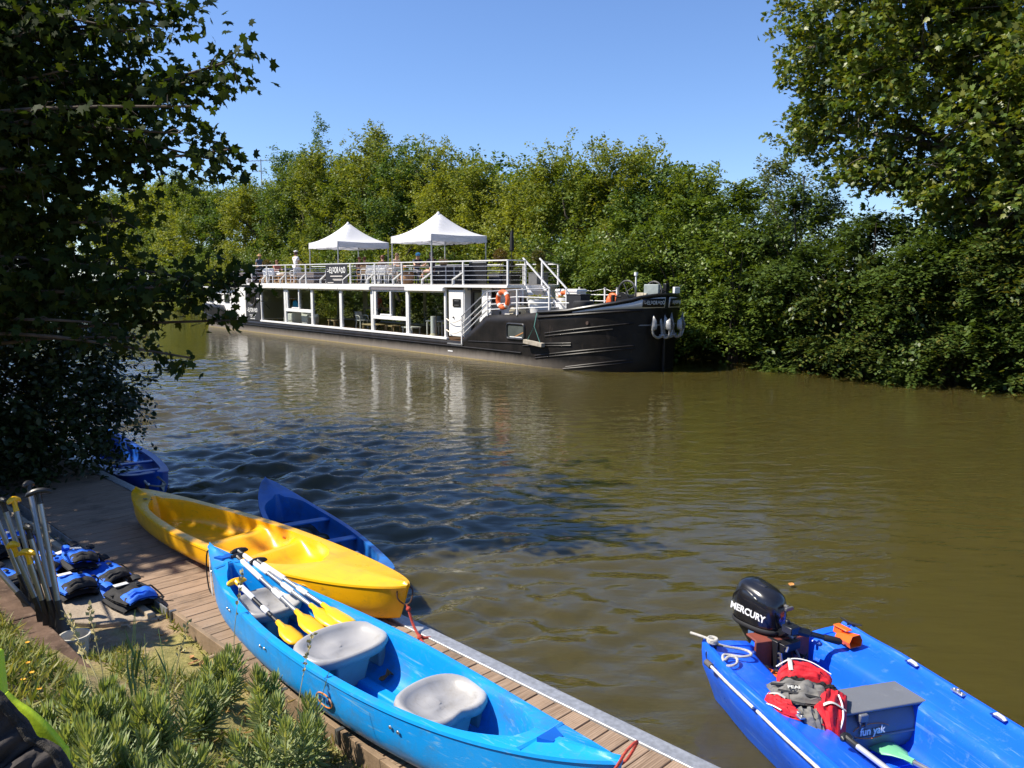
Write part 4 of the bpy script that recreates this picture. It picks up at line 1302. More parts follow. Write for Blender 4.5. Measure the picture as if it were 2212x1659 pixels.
skin_m = M("skin", (.52, .30, .20), .55, 0, .08, 8)
def person(label, loc, rz, J, shirt, trousers=None, hair=(.05, .03, .02), hat=None, sleeves=.6, long_dress=False, shoes=(.05, .05, .05)):
    """faces local +y. J holds joints; left and right as L/R"""
    t = thing("person", label, "person", loc, rz)
    n = {}
    n['pel'] = (*J['pel'], .125, .10); n['spi'] = (*J['spi'], .115, .09); n['che'] = (*J['che'], .14, .10); n['nec'] = (*J['nec'], .055)
    n['hb'] = (*J['hb'], .075, .085); n['ht'] = (*J['ht'], .070, .08)
    f = Vector(J['hb']) + Vector(J.get('face', (0, .095, .02)))
    n['nose'] = (*f, .014)
    E_ = [('pel', 'spi'), ('spi', 'che'), ('che', 'nec'), ('nec', 'hb'), ('hb', 'ht'), ('hb', 'nose')]
    for S, sx in (('L', -1), ('R', 1)):
        n['ear' + S] = (J['hb'][0] + sx * .085, J['hb'][1], J['hb'][2] + .02, .015); E_.append(('hb', 'ear' + S))
        n['sh' + S] = (*J['sh' + S], .062); n['el' + S] = (*J['el' + S], .042); n['wr' + S] = (*J['wr' + S], .028)
        w = Vector(J['wr' + S]); d = (w - Vector(J['el' + S])).normalized()
        sd = d.cross(Vector((0, 0, 1)) if abs(d.z) < .8 else Vector((0, 1, 0))).normalized(); nm = d.cross(sd)
        pm = w + d * .06
        n['pa' + S] = (*pm, .034, .02); E_ += [('che', 'sh' + S), ('sh' + S, 'el' + S), ('el' + S, 'wr' + S), ('wr' + S, 'pa' + S)]
        for k, (o_, L_) in enumerate(((-.03, .062), (-.01, .075), (.01, .08), (.03, .07))):
            a = pm + sd * o_ + d * .045; c = a + d * L_ * .55 + nm * .012; e_ = c + d * L_ * .4 + nm * .022
            for q, pnt in enumerate((a, c, e_)): n[f'f{S}{k}{q}'] = (*pnt, .009)
            E_ += [('pa' + S, f'f{S}{k}0'), (f'f{S}{k}0', f'f{S}{k}1'), (f'f{S}{k}1', f'f{S}{k}2')]
        a = w + d * .035 - sd * .045; c = a + d * .04 - sd * .012 + nm * .01
        n['t0' + S] = (*a, .011); n['t1' + S] = (*c, .010); E_ += [('pa' + S, 't0' + S), ('t0' + S, 't1' + S)]
        n['hi' + S] = (*J['hi' + S], .088); n['kn' + S] = (*J['kn' + S], .058); n['an' + S] = (*J['an' + S], .04); n['to' + S] = (*J['to' + S], .032)
        E_ += [('pel', 'hi' + S), ('hi' + S, 'kn' + S), ('kn' + S, 'an' + S), ('an' + S, 'to' + S)]
    skin("body", n, E_, skin_m, t)
    g = .018
    def grow(k, e=g): return (*n[k][:3], *[r + e for r in n[k][3:]])
    s = {k: grow(k) for k in ('spi', 'che')}; s['pel'] = grow('pel', .022)
    ne = Vector(J['nec']); s['col'] = (*(Vector(J['che']).lerp(ne, .75)), .085)
    se = [('pel', 'spi'), ('spi', 'che'), ('che', 'col')]
    for S in 'LR':
        s['sh' + S] = grow('sh' + S); m_ = Vector(J['sh' + S]).lerp(Vector(J['el' + S]), min(sleeves, 1)); s['sl' + S] = (*m_, .066)
        se += [('che', 'sh' + S), ('sh' + S, 'sl' + S)]
        if sleeves > 1:
            m_ = Vector(J['el' + S]).lerp(Vector(J['wr' + S]), sleeves - 1); s['cu' + S] = (*m_, .044); se.append(('sl' + S, 'cu' + S))
    skin("shirt", s, se, shirt, t, root=2)
    if trousers:
        p = {'pel': grow('pel', .024)}; pe = []
        for S in 'LR':
            p['hi' + S] = grow('hi' + S); p['kn' + S] = grow('kn' + S, .022); p['an' + S] = (*n['an' + S][:3], .062)
            pe += [('pel', 'hi' + S), ('hi' + S, 'kn' + S), ('kn' + S, 'an' + S)]
        skin("trousers", p, pe, trousers, t)
    for S in 'LR':
        a = Vector(J['an' + S]); c = Vector(J['to' + S])
        mb = MB(); mb.tube([a.lerp(c, -.3), a.lerp(c, .4), c, c + (c - a) * .15], [.045, .05, .045, .02], 8, flat=(1, .8)); mb.build("shoe", M("shoe leather %d" % int(shoes[0] * 1000), shoes, .6), t)
    hb, ht = Vector(J['hb']), Vector(J['ht'])
    hm = M("hair %d %d" % (int(hair[0] * 1000), int(hair[1] * 1000)), hair, .6, 0, .3, 20)
    fd = Vector(J.get('face', (0, .095, .02)))
    mb = MB(); mb.ball(hb.lerp(ht, .62) - fd * .22, .105, 14, 10, (.92, 1.02, 1.0)); mb.build("hair", hm, t)
    sx = Vector((fd.y, -fd.x, 0)).normalized()
    for k in (-1, 1):
        mb = MB(); mb.ball(hb + fd * .86 + sx * .032 * k + Vector((0, 0, .035)), .011, 8, 6); mb.build("eye", M("dark eye", (.03, .025, .02), .2), t)
    mb = MB(); mb.ball(hb + fd * .80 + Vector((0, 0, -.045)), .02, 8, 6, (1.3, .6, .4)); mb.build("mouth", M("lips", (.40, .14, .11), .5), t)
    if hat == 'captain':
        h_ = hb.lerp(ht, .95)
        mb = MB(); mb.lathe([(.10, -.01), (.105, .045)], (h_.x, h_.y, h_.z), 16); mb.build("hat_band", M("navy hat band", (.02, .02, .03), .6), t)
        mb = MB(); mb.lathe([(.105, .045), (.135, .075), (.12, .105), (.02, .12), (0, .12)], (h_.x, h_.y, h_.z), 16); mb.ball((h_.x, h_.y, h_.z + .12), .03, 8, 6); mb.build("captain_hat", white2, t)
    elif hat == 'straw':
        h_ = hb.lerp(ht, .8)
        sm = M("straw", (.50, .30, .14), .8, 0, .2, 30)
        mb = MB(); mb.lathe([(.20, -.01), (.105, .02), (.10, .09), (.06, .12), (0, .125)], (h_.x, h_.y, h_.z), 16); mb.build("straw_hat", sm, t)
    elif hat == 'cap':
        h_ = hb.lerp(ht, .7); cm = M("sky blue cap", (.10, .40, .75), .7)
        mb = MB(); mb.ball((h_.x, h_.y - .0, h_.z), .118, 14, 8, (.95, 1.05, .8))
        mb.tube([Vector((h_.x, h_.y, h_.z - .02)) + fd * .7, Vector((h_.x, h_.y, h_.z - .035)) + fd * 2.0], [.09, .07], 10, flat=(1, .12)); mb.build("baseball_cap", cm, t)
    return t
def standing(lean=0, arms='down', H=1.0):
    J = dict(pel=(0, 0, .95), spi=(0, -.005, 1.14), che=(0, .0, 1.34), nec=(0, .01, 1.50), hb=(0, .03, 1.61), ht=(0, .025, 1.70))
    for S, sx in (('L', -1), ('R', 1)):
        J['sh' + S] = (sx * .19, 0, 1.41); J['el' + S] = (sx * .25, -.03, 1.14); J['wr' + S] = (sx * .27, .06, .90)
        J['hi' + S] = (sx * .095, 0, .90); J['kn' + S] = (sx * .105, .02 + .03 * sx, .49); J['an' + S] = (sx * .11, -.02 + .06 * sx, .075); J['to' + S] = (sx * .13, .11 + .06 * sx, .03)
    if arms == 'front':
        J['elR'] = (.24, .08, 1.15); J['wrR'] = (.12, .28, 1.12); J['elL'] = (-.25, .02, 1.15); J['wrL'] = (-.24, .20, 1.0)
    return {k: tuple(c * H for c in v) for k, v in J.items()}
def seated(seat=.45, lean=.10, reach=.35, H=1.0, cross=False):
    J = dict(pel=(0, 0, seat + .10), spi=(0, lean * .4, seat + .30), che=(0, lean, seat + .50), nec=(0, lean * 1.3, seat + .66), hb=(0, lean * 1.5 + .02, seat + .77), ht=(0, lean * 1.5 + .015, seat + .86))
    for S, sx in (('L', -1), ('R', 1)):
        J['sh' + S] = (sx * .18, lean, seat + .56); J['el' + S] = (sx * .22, lean + reach * .45, seat + .34); J['wr' + S] = (sx * .15, lean + reach, seat + .33)
        J['hi' + S] = (sx * .09, .03, seat + .08); J['kn' + S] = (sx * .12, .44, seat + .08); J['an' + S] = (sx * .12, .46, .075); J['to' + S] = (sx * .13, .60, .03)
    if cross:
        J['knR'] = (.06, .46, seat + .16); J['anR'] = (-.05, .72, seat - .16); J['toR'] = (-.06, .86, seat - .12)
    return {k: tuple(c * H for c in v) for k, v in J.items()}
cloth = lambda n_, c: M(n_, c, .85, 0, .1, 5, .25, 40)
def PB(s, n, z, face):
    """facing angle measured in barge coordinates: 0 = towards the bow"""
    return B3(s, n, z), BARGE_RZ + R(face - 90)
person("person in white shirt, white trousers and captain hat standing on the sun deck", *PB(-24.05, 1.6, DZ, 100), standing(arms='front'), cloth("white shirt cloth", (.78, .78, .80)), cloth("white trouser cloth", (.74, .74, .76)), (.10, .05, .04), 'captain')
person("person in grey t-shirt and straw hat standing near the stern of the sun deck", *PB(-30.6, 2.2, DZ, 20), standing(), cloth("grey blue t-shirt", (.16, .18, .23)), cloth("dark trouser cloth", (.06, .06, .06)), (.08, .05, .03), 'straw')
person("guest in a cream sleeveless top sitting by the end of the white chairs", *PB(-12.35, .85, DZ, 5), seated(.45, .14, .40), cloth("cream top", (.60, .50, .42)), cloth("beige trouser cloth", (.40, .33, .28)), (.09, .045, .025), None, .15)
person("guest in navy t-shirt and sky blue cap sitting at the barrel table", *PB(-11.85, 1.7, DZ, -10), seated(.47, .12, .48), cloth("navy t-shirt", (.03, .035, .06)), cloth("grey shorts", (.18, .18, .2)), (.10, .06, .03), 'cap', .5)
person("guest in dark patterned dress sitting cross-legged with bare legs", *PB(-9.95, 1.25, DZ, 185), seated(.45, .02, .42, cross=True), cloth("dark patterned dress", (.05, .035, .05)), None, (.03, .02, .02), None, .5)
for s_, n_, fc, lab in ((-18.7, 2.6, 10, "guest sitting under the left tent, head just above the black banner"), (-18.0, 2.6, 185, "guest with auburn hair sitting under the left tent behind the banner"), (-15.2, 2.0, 180, "guest sitting behind the tan wicker chair"), (-27.6, 2.0, 0, "guest in salmon top sitting behind the railing near the stern")):
    person(lab, *PB(s_, n_, DZ, fc), seated(.45, .05, .35), cloth("salmon top", (.50, .17, .13)) if s_ < -27 else cloth("dull rust top", (.20, .10, .07)), cloth("dark trouser cloth", (.06, .06, .06)), (.14, .05, .025))
# stools for the guests
for s_, n_, lab in ((-12.36, .85, None), (-11.86, 1.7, "low black stool under the guest in sky blue cap"), (-9.93, 1.25, "low black stool under the guest in dark dress"), (-18.7, 2.6, "low black stool under the left tent, nearer the stern"), (-18.0, 2.6, "low black stool under the left tent, nearer the bow"), (-15.2, 2.0, "low black stool behind the tan wicker chair"), (-27.6, 2.0, "low black stool under the guest in salmon top")):
    if lab is None: continue
    t = thing("stool", lab, "stool", group="low stools on the sun deck", **BM(s_, n_, DZ))
    mb = MB(); mb.box((0, 0, .42), (.36, .36, .05)); mb.build("seat", blackp, t, bevel=.01)
    for sx, sy in ((-1, -1), (-1, 1), (1, -1), (1, 1)):
        mb = MB(); mb.bar((sx * .15, sy * .15, .4), (sx * .17, sy * .17, 0), .035); mb.build("leg", blackp, t)
# ------------------------------------------------------------------ inside the cabin
FZ = .657
person("person in salmon shirt standing inside the cabin behind the fourth window", *PB(-15.2, 1.6, FZ, 0), standing(arms='front'), cloth("salmon shirt", (.55, .13, .11)), cloth("dark trouser cloth", (.06, .06, .06)), (.05, .03, .02))
t = thing("clothes_rack", "thin clothes rack inside the first cabin window", "rack", **BM(-23.6, 1.0, FZ))
mb = MB(); mb.bar((-1.0, 0, 1.32), (.9, 0, 1.32), .03); mb.bar((-.95, 0, 0), (-.95, 0, 1.32), .03); mb.bar((.88, 0, 0), (.88, 0, 1.32), .03); mb.build("frame", steelw, t)
mb = MB(); mb.box((-.95, 0, .01), (.06, .4, .02)); mb.box((.88, 0, .01), (.06, .4, .02)); mb.build("foot", steelw, t)
t = thing("hanging_shirt", "bright blue t-shirt hanging on the rack in the first window", "t-shirt", **BM(-22.85, .95, FZ + 1.28))
mb = MB(); bl = cloth("cyan blue cloth", (.03, .33, .62))
mb.prism([(-.28, -.30), (-.40, -.46), (-.30, -.55), (-.22, -.48), (-.22, -.95), (.22, -.95), (.22, -.48), (.30, -.55), (.40, -.46), (.28, -.12), (.10, -.05), (-.10, -.05), (-.28, -.14)], -.05, .05, frame((0, 0, 0), (1, 0, 0), None, (0, -1, 0)))
mb.build("shirt", bl, t, bevel=.02)
mb = MB(); mb.tube([(-.2, 0, -.10), (0, 0, -.03), (.2, 0, -.10)], .012, 5); mb.tube([(0, 0, -.03), (0, 0, .06)], .008, 5); mb.build("hanger", brownw, t)
t = thing("orange_lampshade", "orange flat lampshade on a stand inside the first window", "lamp", **BM(-24.55, 1.5, FZ))
mb = MB(); mb.cyl((0, 0, 0), (0, 0, 1.35), .02); mb.build("stand", blackp, t)
mb = MB(); mb.lathe([(.40, 1.20), (.10, 1.36), (0, 1.38)], n=16); mb.build("shade", M("orange shade cloth", (.60, .25, .04), .7), t)
def armchair(label, s, n, rz):
    t = thing("armchair", label, "armchair", group="white armchairs inside the cabin", **BM(s, n, FZ, rz))
    mb = MB(); mb.box((0, 0, .22), (.70, .70, .40)); mb.build("seat", cw, t, bevel=.06)
    mb = MB(); mb.box((-.28, 0, .45), (.18, .70, .62)); mb.build("backrest", cw, t, bevel=.07)
    for y_ in (-.30, .30):
        mb = MB(); mb.box((0, y_, .34), (.66, .14, .40)); mb.build("armrest", cw, t, bevel=.05)
armchair("rounded white armchair behind the second cabin window", -20.7, .75, 0)
armchair("white armchair half hidden by the frame between first and second window", -22.3, .7, R(180))
def low_table(label, s, n, L_, W_, H_, mat):
    t = thing("low_table", label, "table", group="low tables inside the cabin", **BM(s, n, FZ))
    mb = MB(); mb.box((0, 0, H_), (L_, W_, .05)); mb.build("table_top", mat, t)
    for sx in (-1, 1):
        for sy in (-1, 1):
            mb = MB(); mb.bar((sx * (L_ / 2 - .05), sy * (W_ / 2 - .05), 0), (sx * (L_ / 2 - .05), sy * (W_ / 2 - .05), H_), .05); mb.build("leg", mat, t)
oak = M("pale oak", (.48, .36, .20), .5)
low_table("pale oak low table behind the fourth cabin window", -14.0, .7, 1.2, .6, .28, oak)
low_table("white low table in the lower part of the fifth window", -10.8, .7, .8, .5, .30, cw)
low_table("small pale oak side table with cups in the fifth window", -12.3, .7, .6, .5, .30, oak)
low_table("white dining table with stacked plates in the sixth window", -9.3, 1.2, 1.2, .7, .62, cw)
low_table("narrow oak bench table behind the third window", -18.4, 1.0, .7, .5, .30, oak)
t = thing("plate_stack", "stack of white plates on the table in the sixth window", "plates", **BM(-9.5, 1.2, FZ + .65))
mb = MB()
for k in range(6): mb.lathe([(0, k * .025), (.10, k * .025), (.16, k * .025 + .02), (.15, k * .025 + .026), (0, k * .025 + .012)], n=16)
mb.build("plate", cw, t)
t = thing("white_column", "short white cylindrical pillar standing in the sixth window", "pillar", **BM(-8.85, .55, FZ))
mb = MB(); mb.cyl((0, 0, .12), (0, 0, .85), .13, n=20); mb.build("shaft", cw, t)
mb = MB(); mb.lathe([(.19, 0), (.18, .06), (.13, .14)], n=20); mb.build("base", M("cream base", (.6, .52, .38), .6), t)
make_chair("white_chair", "white chair with tall back seen through the fourth window", cw, None, **BM(-15.3, .8, FZ, R(0)))
# ------------------------------------------------------------------ canoes
def canoe(name, label, loc, rz, L, Bm, D0, D1, pw, mat, well=(-.80, .72), lip=.045, floor=None, ends=None, group=None, roll=0):
    """hull with rolled rim and an open well; local x along the boat, +x towards its bow; z=0 at the keel"""
    t = thing(name, label, "canoe", loc, rz, group)
    if roll: t.rotation_euler[0] = roll
    nu, na = 73, 11
    U = np.sin(np.linspace(-PI / 2, PI / 2, nu)) * .999
    U = U * .6 + np.linspace(-1, 1, nu) * .4 * .999
    rings = []
    lo, hi = well
    def hb(u): return Bm / 2 * max(0.0, 1 - u * u) ** pw
    def rz_(u): return D0 + (D1 - D0) * abs(u) ** 3
    for u in U:
        b_ = max(hb(u), .012); zr_ = rz_(u); zk = .035 * u * u + .22 * max(0, abs(u) - .9) ** 1.2 * 2
        x = u * L / 2 - math.copysign(.06, u) * 0
        r = []
        # outer skin from port rim under the keel to starboard rim
        for i in range(2 * na + 1):
            a = -PI / 2 + PI * i / (2 * na)
            sy = math.copysign(abs(math.sin(a)) ** .55, a); cz = abs(math.cos(a)) ** .75
            flare = 1 - .10 * (abs(math.sin(a)) > .98) * 0
            y = b_ * sy * (1.0 if abs(sy) > .95 else 1.015)
            rake = 1 - .045 * (cz) * (abs(u) > .75) * (abs(u) - .75) / .25
            r.append((x * rake, y * flare, zk + (zr_ - .025 - zk) * (1 - cz)))
        # rim, outer bead then flat lip
        w = min(lip, b_ * .9)
        k = 1.0
        if u < lo or u > hi: bi = 0.0
        else:
            e0 = min((u - lo) / .16, (hi - u) / .20, 1.0)
            bi = max(0.0, (b_ - w)) * math.sqrt(max(0.0, 1 - (1 - e0) ** 2))
        crown = .02 if bi == 0 else 0
        r += [(x, b_ + .008, zr_ - .02), (x, b_ + .004, zr_ - .004), (x, b_ - .012 if b_ > .03 else b_ * .5, zr_)]
        r.append((x, bi + (b_ - bi) * .35, zr_ + crown * .4))
        r.append((x, bi + .004 if bi > 0 else b_ * .12, zr_ + crown))
        # inner skin
        fl = floor(u) if floor else .045
        for i in range(2 * na + 1):
            a = PI / 2 - PI * i / (2 * na)
            sy = math.copysign(abs(math.sin(a)) ** .5, a); cz = abs(math.cos(a)) ** .6
            if bi > 0:
                r.append((x, bi * sy, zr_ - .012 - (zr_ - .012 - fl) * cz))
            else:
                r.append((x, b_ * .10 * sy, zr_ + crown))
        r.append((x, -(bi + .004) if bi > 0 else -b_ * .12, zr_ + crown))
        r.append((x, -(bi + (b_ - bi) * .35), zr_ + crown * .4))
        r += [(x, -(b_ - .012) if b_ > .03 else -b_ * .5, zr_), (x, -b_ - .004, zr_ - .004), (x, -b_ - .008, zr_ - .02)]
        rings.append(r)
    mb = MB(); mb.loft(rings, closed=True, cap0=True, cap1=True)
    mb.build("hull", mat, t, smooth=42)
    t["_dims"] = 0
    del t["_dims"]
    def side(u, f, sgn=-1, out=.004):
        """point and normal on the outer skin: f from 0 at the keel to 1 at the rim"""
        b_ = hb(u); zr_ = rz_(u); zk = .035 * u * u
        cz = 1 - f
        a = math.acos(min(1, cz ** (1 / .75)))
        y = b_ * math.sin(a) ** .55
        du = .01
        tang = Vector((L / 2 * du, sgn * (hb(u + du) - b_), 0)).normalized()
        nrm = Vector((0, sgn, -.15)); nrm = (nrm - tang * nrm.dot(tang)).normalized()
        return Vector((u * L / 2, sgn * y * 1.015, zk + (zr_ - .025 - zk) * f)) + nrm * out, tang, nrm
    return t, side, hb, rz_
cblue = M("sky blue polyethylene", (.005, .285, .76), .34, 0, .07, 2.2, .06, 120, .5, (.05, .30, .62), .28, 16, scratch=(.18, .42, .66), dirt=(.07, .16, .26))
dblue = M("worn dark blue polyethylene", (.010, .13, .46), .42, 0, .18, 2.5, .08, 80, .5, (.05, .14, .30), .45, 10, scratch=(.08, .20, .40), dirt=(.05, .07, .10))
nblue = M("navy blue polyethylene", (.008, .075, .40), .38, 0, .15, 2.5, .08, 80, .5, (.04, .12, .34), .3, 10)
yell = M("yellow polyethylene", (.90, .44, .003), .30, 0, .05, 2.0, .05, 100, .5, (.62, .33, .01), .35, 5, scratch=(.55, .30, .02), dirt=(.50, .28, .03))
greys = M("pale grey seat plastic", (.345, .34, .34), .38, 0, .05, 5, .12, 160, .5, (.30, .29, .28), .22, 12, scratch=(.27, .26, .25), dirt=(.25, .23, .20))
screw = M("bright screw steel", (.55, .54, .52), .3, .8)
dark = M("black plastic", (.014, .014, .015), .42, 0, .2, 6)
def seat_pad(cx, cy, z, lx, wy, name, parent, hz, tilt=0.0, dish=.05, cut=False):
    """moulded bucket seat: a rounded slab with a dished top on a tapering pedestal"""
    s_ = None
    mb = MB(); rings = []
    N = 36
    def ring(k, z, dx=0):
        o = []
        for i in range(N):
            a = 2 * PI * i / N
            c, s__ = math.cos(a), math.sin(a)
            p = 2.9
            rr = (abs(c) ** p + abs(s__) ** p) ** (-1 / p)
            x = lx / 2 * rr * c * k; y = wy / 2 * rr * s__ * k
            zz = z + .035 * max(0, -c) ** 2 + .018 * abs(s__) ** 3 + tilt * x
            if cut and c > .2: x *= 1 - .18 * max(0, 1 - abs(y) / (wy * .22)); 
            o.append((cx + x + dx, cy + y, zz))
        return o
    for k, z_ in ((.80, -.075), (.96, -.055), (1.02, -.02), (1.0, .0), (.95, .010), (.88, .008), (.78, -.012), (.66, -dish * .8), (.4, -dish), (.06, -dish)):
        rings.append(ring(k, z + z_))
    mb.loft(rings, closed=True, cap0=True, cap1=True)
    seat = mb.build(name, greys, parent, smooth=60)
    mb = MB()
    top = [(cx + x * lx, cy + y * wy, z - .06) for x, y in ((-.30, -.22), (.34, -.22), (.34, .22), (-.30, .22))]
    bot = [(cx + x * lx, cy + y * wy, hz) for x, y in ((-.22, -.16), (.26, -.16), (.26, .16), (-.22, .16))]
    mb.loft([bot, top], closed=True, cap0=True)
    for sy in (-1, 1):
        mb.loft([[(cx + x * lx, cy + sy * wy * y, z_) for x, y in ((-.25, .36), (.25, .36), (.25, .46), (-.25, .46))] for z_ in (hz + .06, z - .05)], closed=True, cap0=True)
    mb.build("seat_support", greys, seat, bevel=.012)
    return seat
CO = (-.976, 4.758, .352); CT = -.784
floor1 = lambda u: .05 + .012 * math.cos(u * 9)
c1, side1, hb1, rz1 = canoe("canoe", "bright blue canoe with three grey seats and paddles lying on the dock", CO, CT, 4.124, .69, .363, .538, .86, cblue, well=(-.82, .735), lip=.048)
seat_pad(-.20, .02, .315, .42, .60, "seat", c1, .05, 0, .05)
seat_pad(.80, .02, .315, .42, .50, "seat", c1, .05, 0, .05, True)
seat_pad(-1.16, .02, .305, .42, .44, "seat", c1, .07, 0, .05)
mb = MB()
for y_ in (-.10, .10): mb.loft([[(x, y_ + dy, z) for dy, z in ((-.05, .03), (-.035, .085), (.035, .085), (.05, .03))] for x in (-1.3, 1.0)], closed=False)
mb.build("floor_rib", cblue, c1, bevel=.01)
for x_, n_ in ((1.575, 1), (-1.70, -1)):
    mb = MB(); y_ = hb1(x_ / 2.062); z_ = rz1(x_ / 2.062)
    mb.tube([(x_, -y_ * .95, z_ - .012), (x_ + .02 * n_, 0, z_ - .004), (x_, y_ * .95, z_ - .012)], .020, 8, flat=(1, 1.2))
    mb.bar((x_ + .035 * n_, -.05, z_ - .003), (x_ + .10 * n_, -.03, z_ - .003), .03, .012)
    mb.build("carry_handle", cblue, c1)
for x_, n_ in ((1.655, 1), (-1.80, -1)):
    z_ = rz1(x_ / 2.062)
    mb = MB(); mb.prism([(x_ - .045, -.065), (x_ + .035, -.035), (x_ + .035, .035), (x_ - .045, .065)], z_ - .01, z_ + .0245); mb.build("handle_recess", M("deep blue recess", (.003, .09, .42), .4), c1)
for u_, f in ((-.275, .80), (-.31, .77), (.372, .80), (.40, .77), (-.60, .80), (-.63, .77), (-.90, .82)):
    p, tg, nm = side1(u_, f, -1, .002)
    mb = MB(); mb.lathe([(.0115, 0), (.010, .004), (.0, .006)], tuple(p), 12, axis=nm); mb.build("bolt", screw, c1)
# oval maker's badge on the near side
p, tg, nm = side1(.085, .64, -1, .004)
fb = frame(p, -tg if tg.x < 0 else tg, None, nm)
mb = MB(); mb.tube([fb @ Vector((.078 * math.cos(a), .043 * math.sin(a), 0)) for a in np.linspace(0, 2 * PI, 37)[:-1]], .0055, 5, closed=True, flat=(1, .5))
bd = mb.build("oval_badge", M("faded orange ring", (.62, .20, .05), .5, 0, .2, 40, wear=(.7, .6, .5), wamt=.3), c1)
mb = MB(); mb.lathe([(0, -.001), (1, -.001), (1, .001), (0, .001)], n=28, mtx=fb @ Matrix.Diagonal((.071, .037, 1, 1))); mb.build("badge_field", M("pale blue badge field", (.03, .30, .62), .5, 0, .3, 30, wear=(.4, .5, .6), wamt=.2), bd)
lettering("badge_lettering", "RTM", .060, fb @ Matrix.Translation((0, 0, .003)), M("navy badge lettering", (.01, .05, .22), .5), bd, .003, .001, .95, .15)
# handwriting near the bow
p, tg, nm = side1(.865, .80, -1, .004)
lettering("handwriting", "la deule", .055, frame(p, tg, None, nm), M("pen ink", (.005, .02, .12), .5), c1, .002, -.0008, .9, .3)
# torn sticker at the stern
mb = MB()
P = []
for u_, f in ((-.975, .90), (-.93, .84), (-.895, .46), (-.915, .30), (-.925, .36), (-.945, .26), (-.965, .46)):
    q, _, nm = side1(u_, f, -1, .005); P.append(q)
mb.add(P, [tuple(range(len(P)))])
stk = mb.build("torn_sticker", M("torn white sticker", (.62, .58, .56), .5, 0, .25, 18, wear=(.45, .42, .12), wamt=.5, wscale=22), c1, smooth=None, solid=.003)
p0, tg, nm = side1(-.945, .66, -1, .008)
lettering("sticker_mark", "III", .05, frame(p0, Vector((0, 0, -1)), None, nm), M("mauve sticker print", (.30, .25, .38), .5), stk, .002, 0, .8)
mb = MB(); e0 = Vector((-2.03, 0, .50)); mb.tube(catmull([e0, e0 + Vector((-.05, -.015, -.03)), e0 + Vector((-.065, -.02, -.18)), e0 + Vector((-.035, -.02, -.33)), e0 + Vector((.03, -.02, -.36))], 5), .006, 6); mb.build("cord_loop", M("black cord", (.012, .012, .013), .8), c1)
red_r = M("faded red rope", (.36, .045, .03), .85, 0, .3, 40, .5, 150)
mb = MB(); e1 = Vector((2.035, 0, .525))
mb.tube(catmull([e1 + Vector((0, .02, -.04)), e1 + Vector((-.03, -.04, -.07)), e1 + Vector((.02, -.035, -.02)), e1 + Vector((.05, .01, .06)), e1 + Vector((.055, .08, .075)), e1 + Vector((.03, .05, .0)), e1 + Vector((0, .02, -.04))], 5), .0075, 6)
mb.build("bow_loop", red_r, c1)
# yellow boat
YO = (-2.488, 7.241, .352); YT = -.696
def yfloor(u):
    h = .05
    for c_, w_, hh in ((-.11, .075, .145), (.165, .06, .150)):
        h += hh * math.exp(-((u - c_) / w_) ** 4)
    if u > .12: h = max(h, .20 - .11 * math.exp(-((u - .31) / .10) ** 4) + .0)
    return h
c2, side2, hb2, rz2 = canoe("canoe", "yellow sit-in canoe with moulded seats on the dock", YO, YT, 4.429, .86, .275, .355, .66, yell, well=(-.80, .50), lip=.085, floor=yfloor)
for x_, y_, a, s_ in ((-1.86, .02, .05, (.035, .018)), (-1.78, -.10, .05, (.026, .014)), (-1.72, -.06, .03, (.014, .010)), (-2.10, .0, .0, (.02, .014))):
    mb = MB(); mb.lathe([(0, 0), (1, 0), (1, .5), (0, .5)], n=14, mtx=Matrix.Translation((x_, y_, rz2(x_ / 2.2145) + .013)) @ Matrix.Rotation(.6, 4, 'Z') @ Matrix.Diagonal((*s_, .006, 1))); mb.build("scuff_mark", M("grey green scuff", (.10, .13, .10), .7), c2)
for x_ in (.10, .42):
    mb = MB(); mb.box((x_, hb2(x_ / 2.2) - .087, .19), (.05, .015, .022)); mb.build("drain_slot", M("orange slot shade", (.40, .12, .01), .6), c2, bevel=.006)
p, tg, nm = side2(.60, .72, -1, .003)
f2_ = frame(p, tg, None, nm)
mb = MB(); mb.tube([f2_ @ Vector((.075 * math.cos(a), .038 * math.sin(a), 0)) for a in np.linspace(0, 2 * PI, 33)[:-1]], .004, 5, closed=True); mb.build("moulded_oval", yell, c2)
mb = MB(); e2 = Vector((2.18, 0, .33))
mb.tube(catmull([e2 + Vector((-.03, -.05, 0)), e2 + Vector((-.02, -.06, -.08)), e2 + Vector((.02, -.02, -.13)), e2 + Vector((.06, .0, -.10)), e2 + Vector((.05, .03, -.02)), e2 + Vector((-.01, .03, .0))], 5), .006, 6)
mb.build("cord_loop", M("brown cord", (.09, .04, .02), .8), c2)
mb = MB()
mb.tube(catmull([e2 + Vector((.03, -.01, -.13)), e2 + Vector((.07, -.02, -.20)), e2 + Vector((.12, -.03, -.27)), e2 + Vector((.22, -.06, -.325)), e2 + Vector((.30, -.10, -.335))], 5), .011, 6)
mb.ball(tuple(e2 + Vector((.05, -.015, -.16))), .02, 8, 6); mb.ball(tuple(e2 + Vector((.22, -.06, -.32))), .022, 8, 6); mb.tube([e2 + Vector((.22, -.06, -.32)), e2 + Vector((.27, .0, -.33))], .01, 6)
mb.build("mooring_rope", red_r, c2)
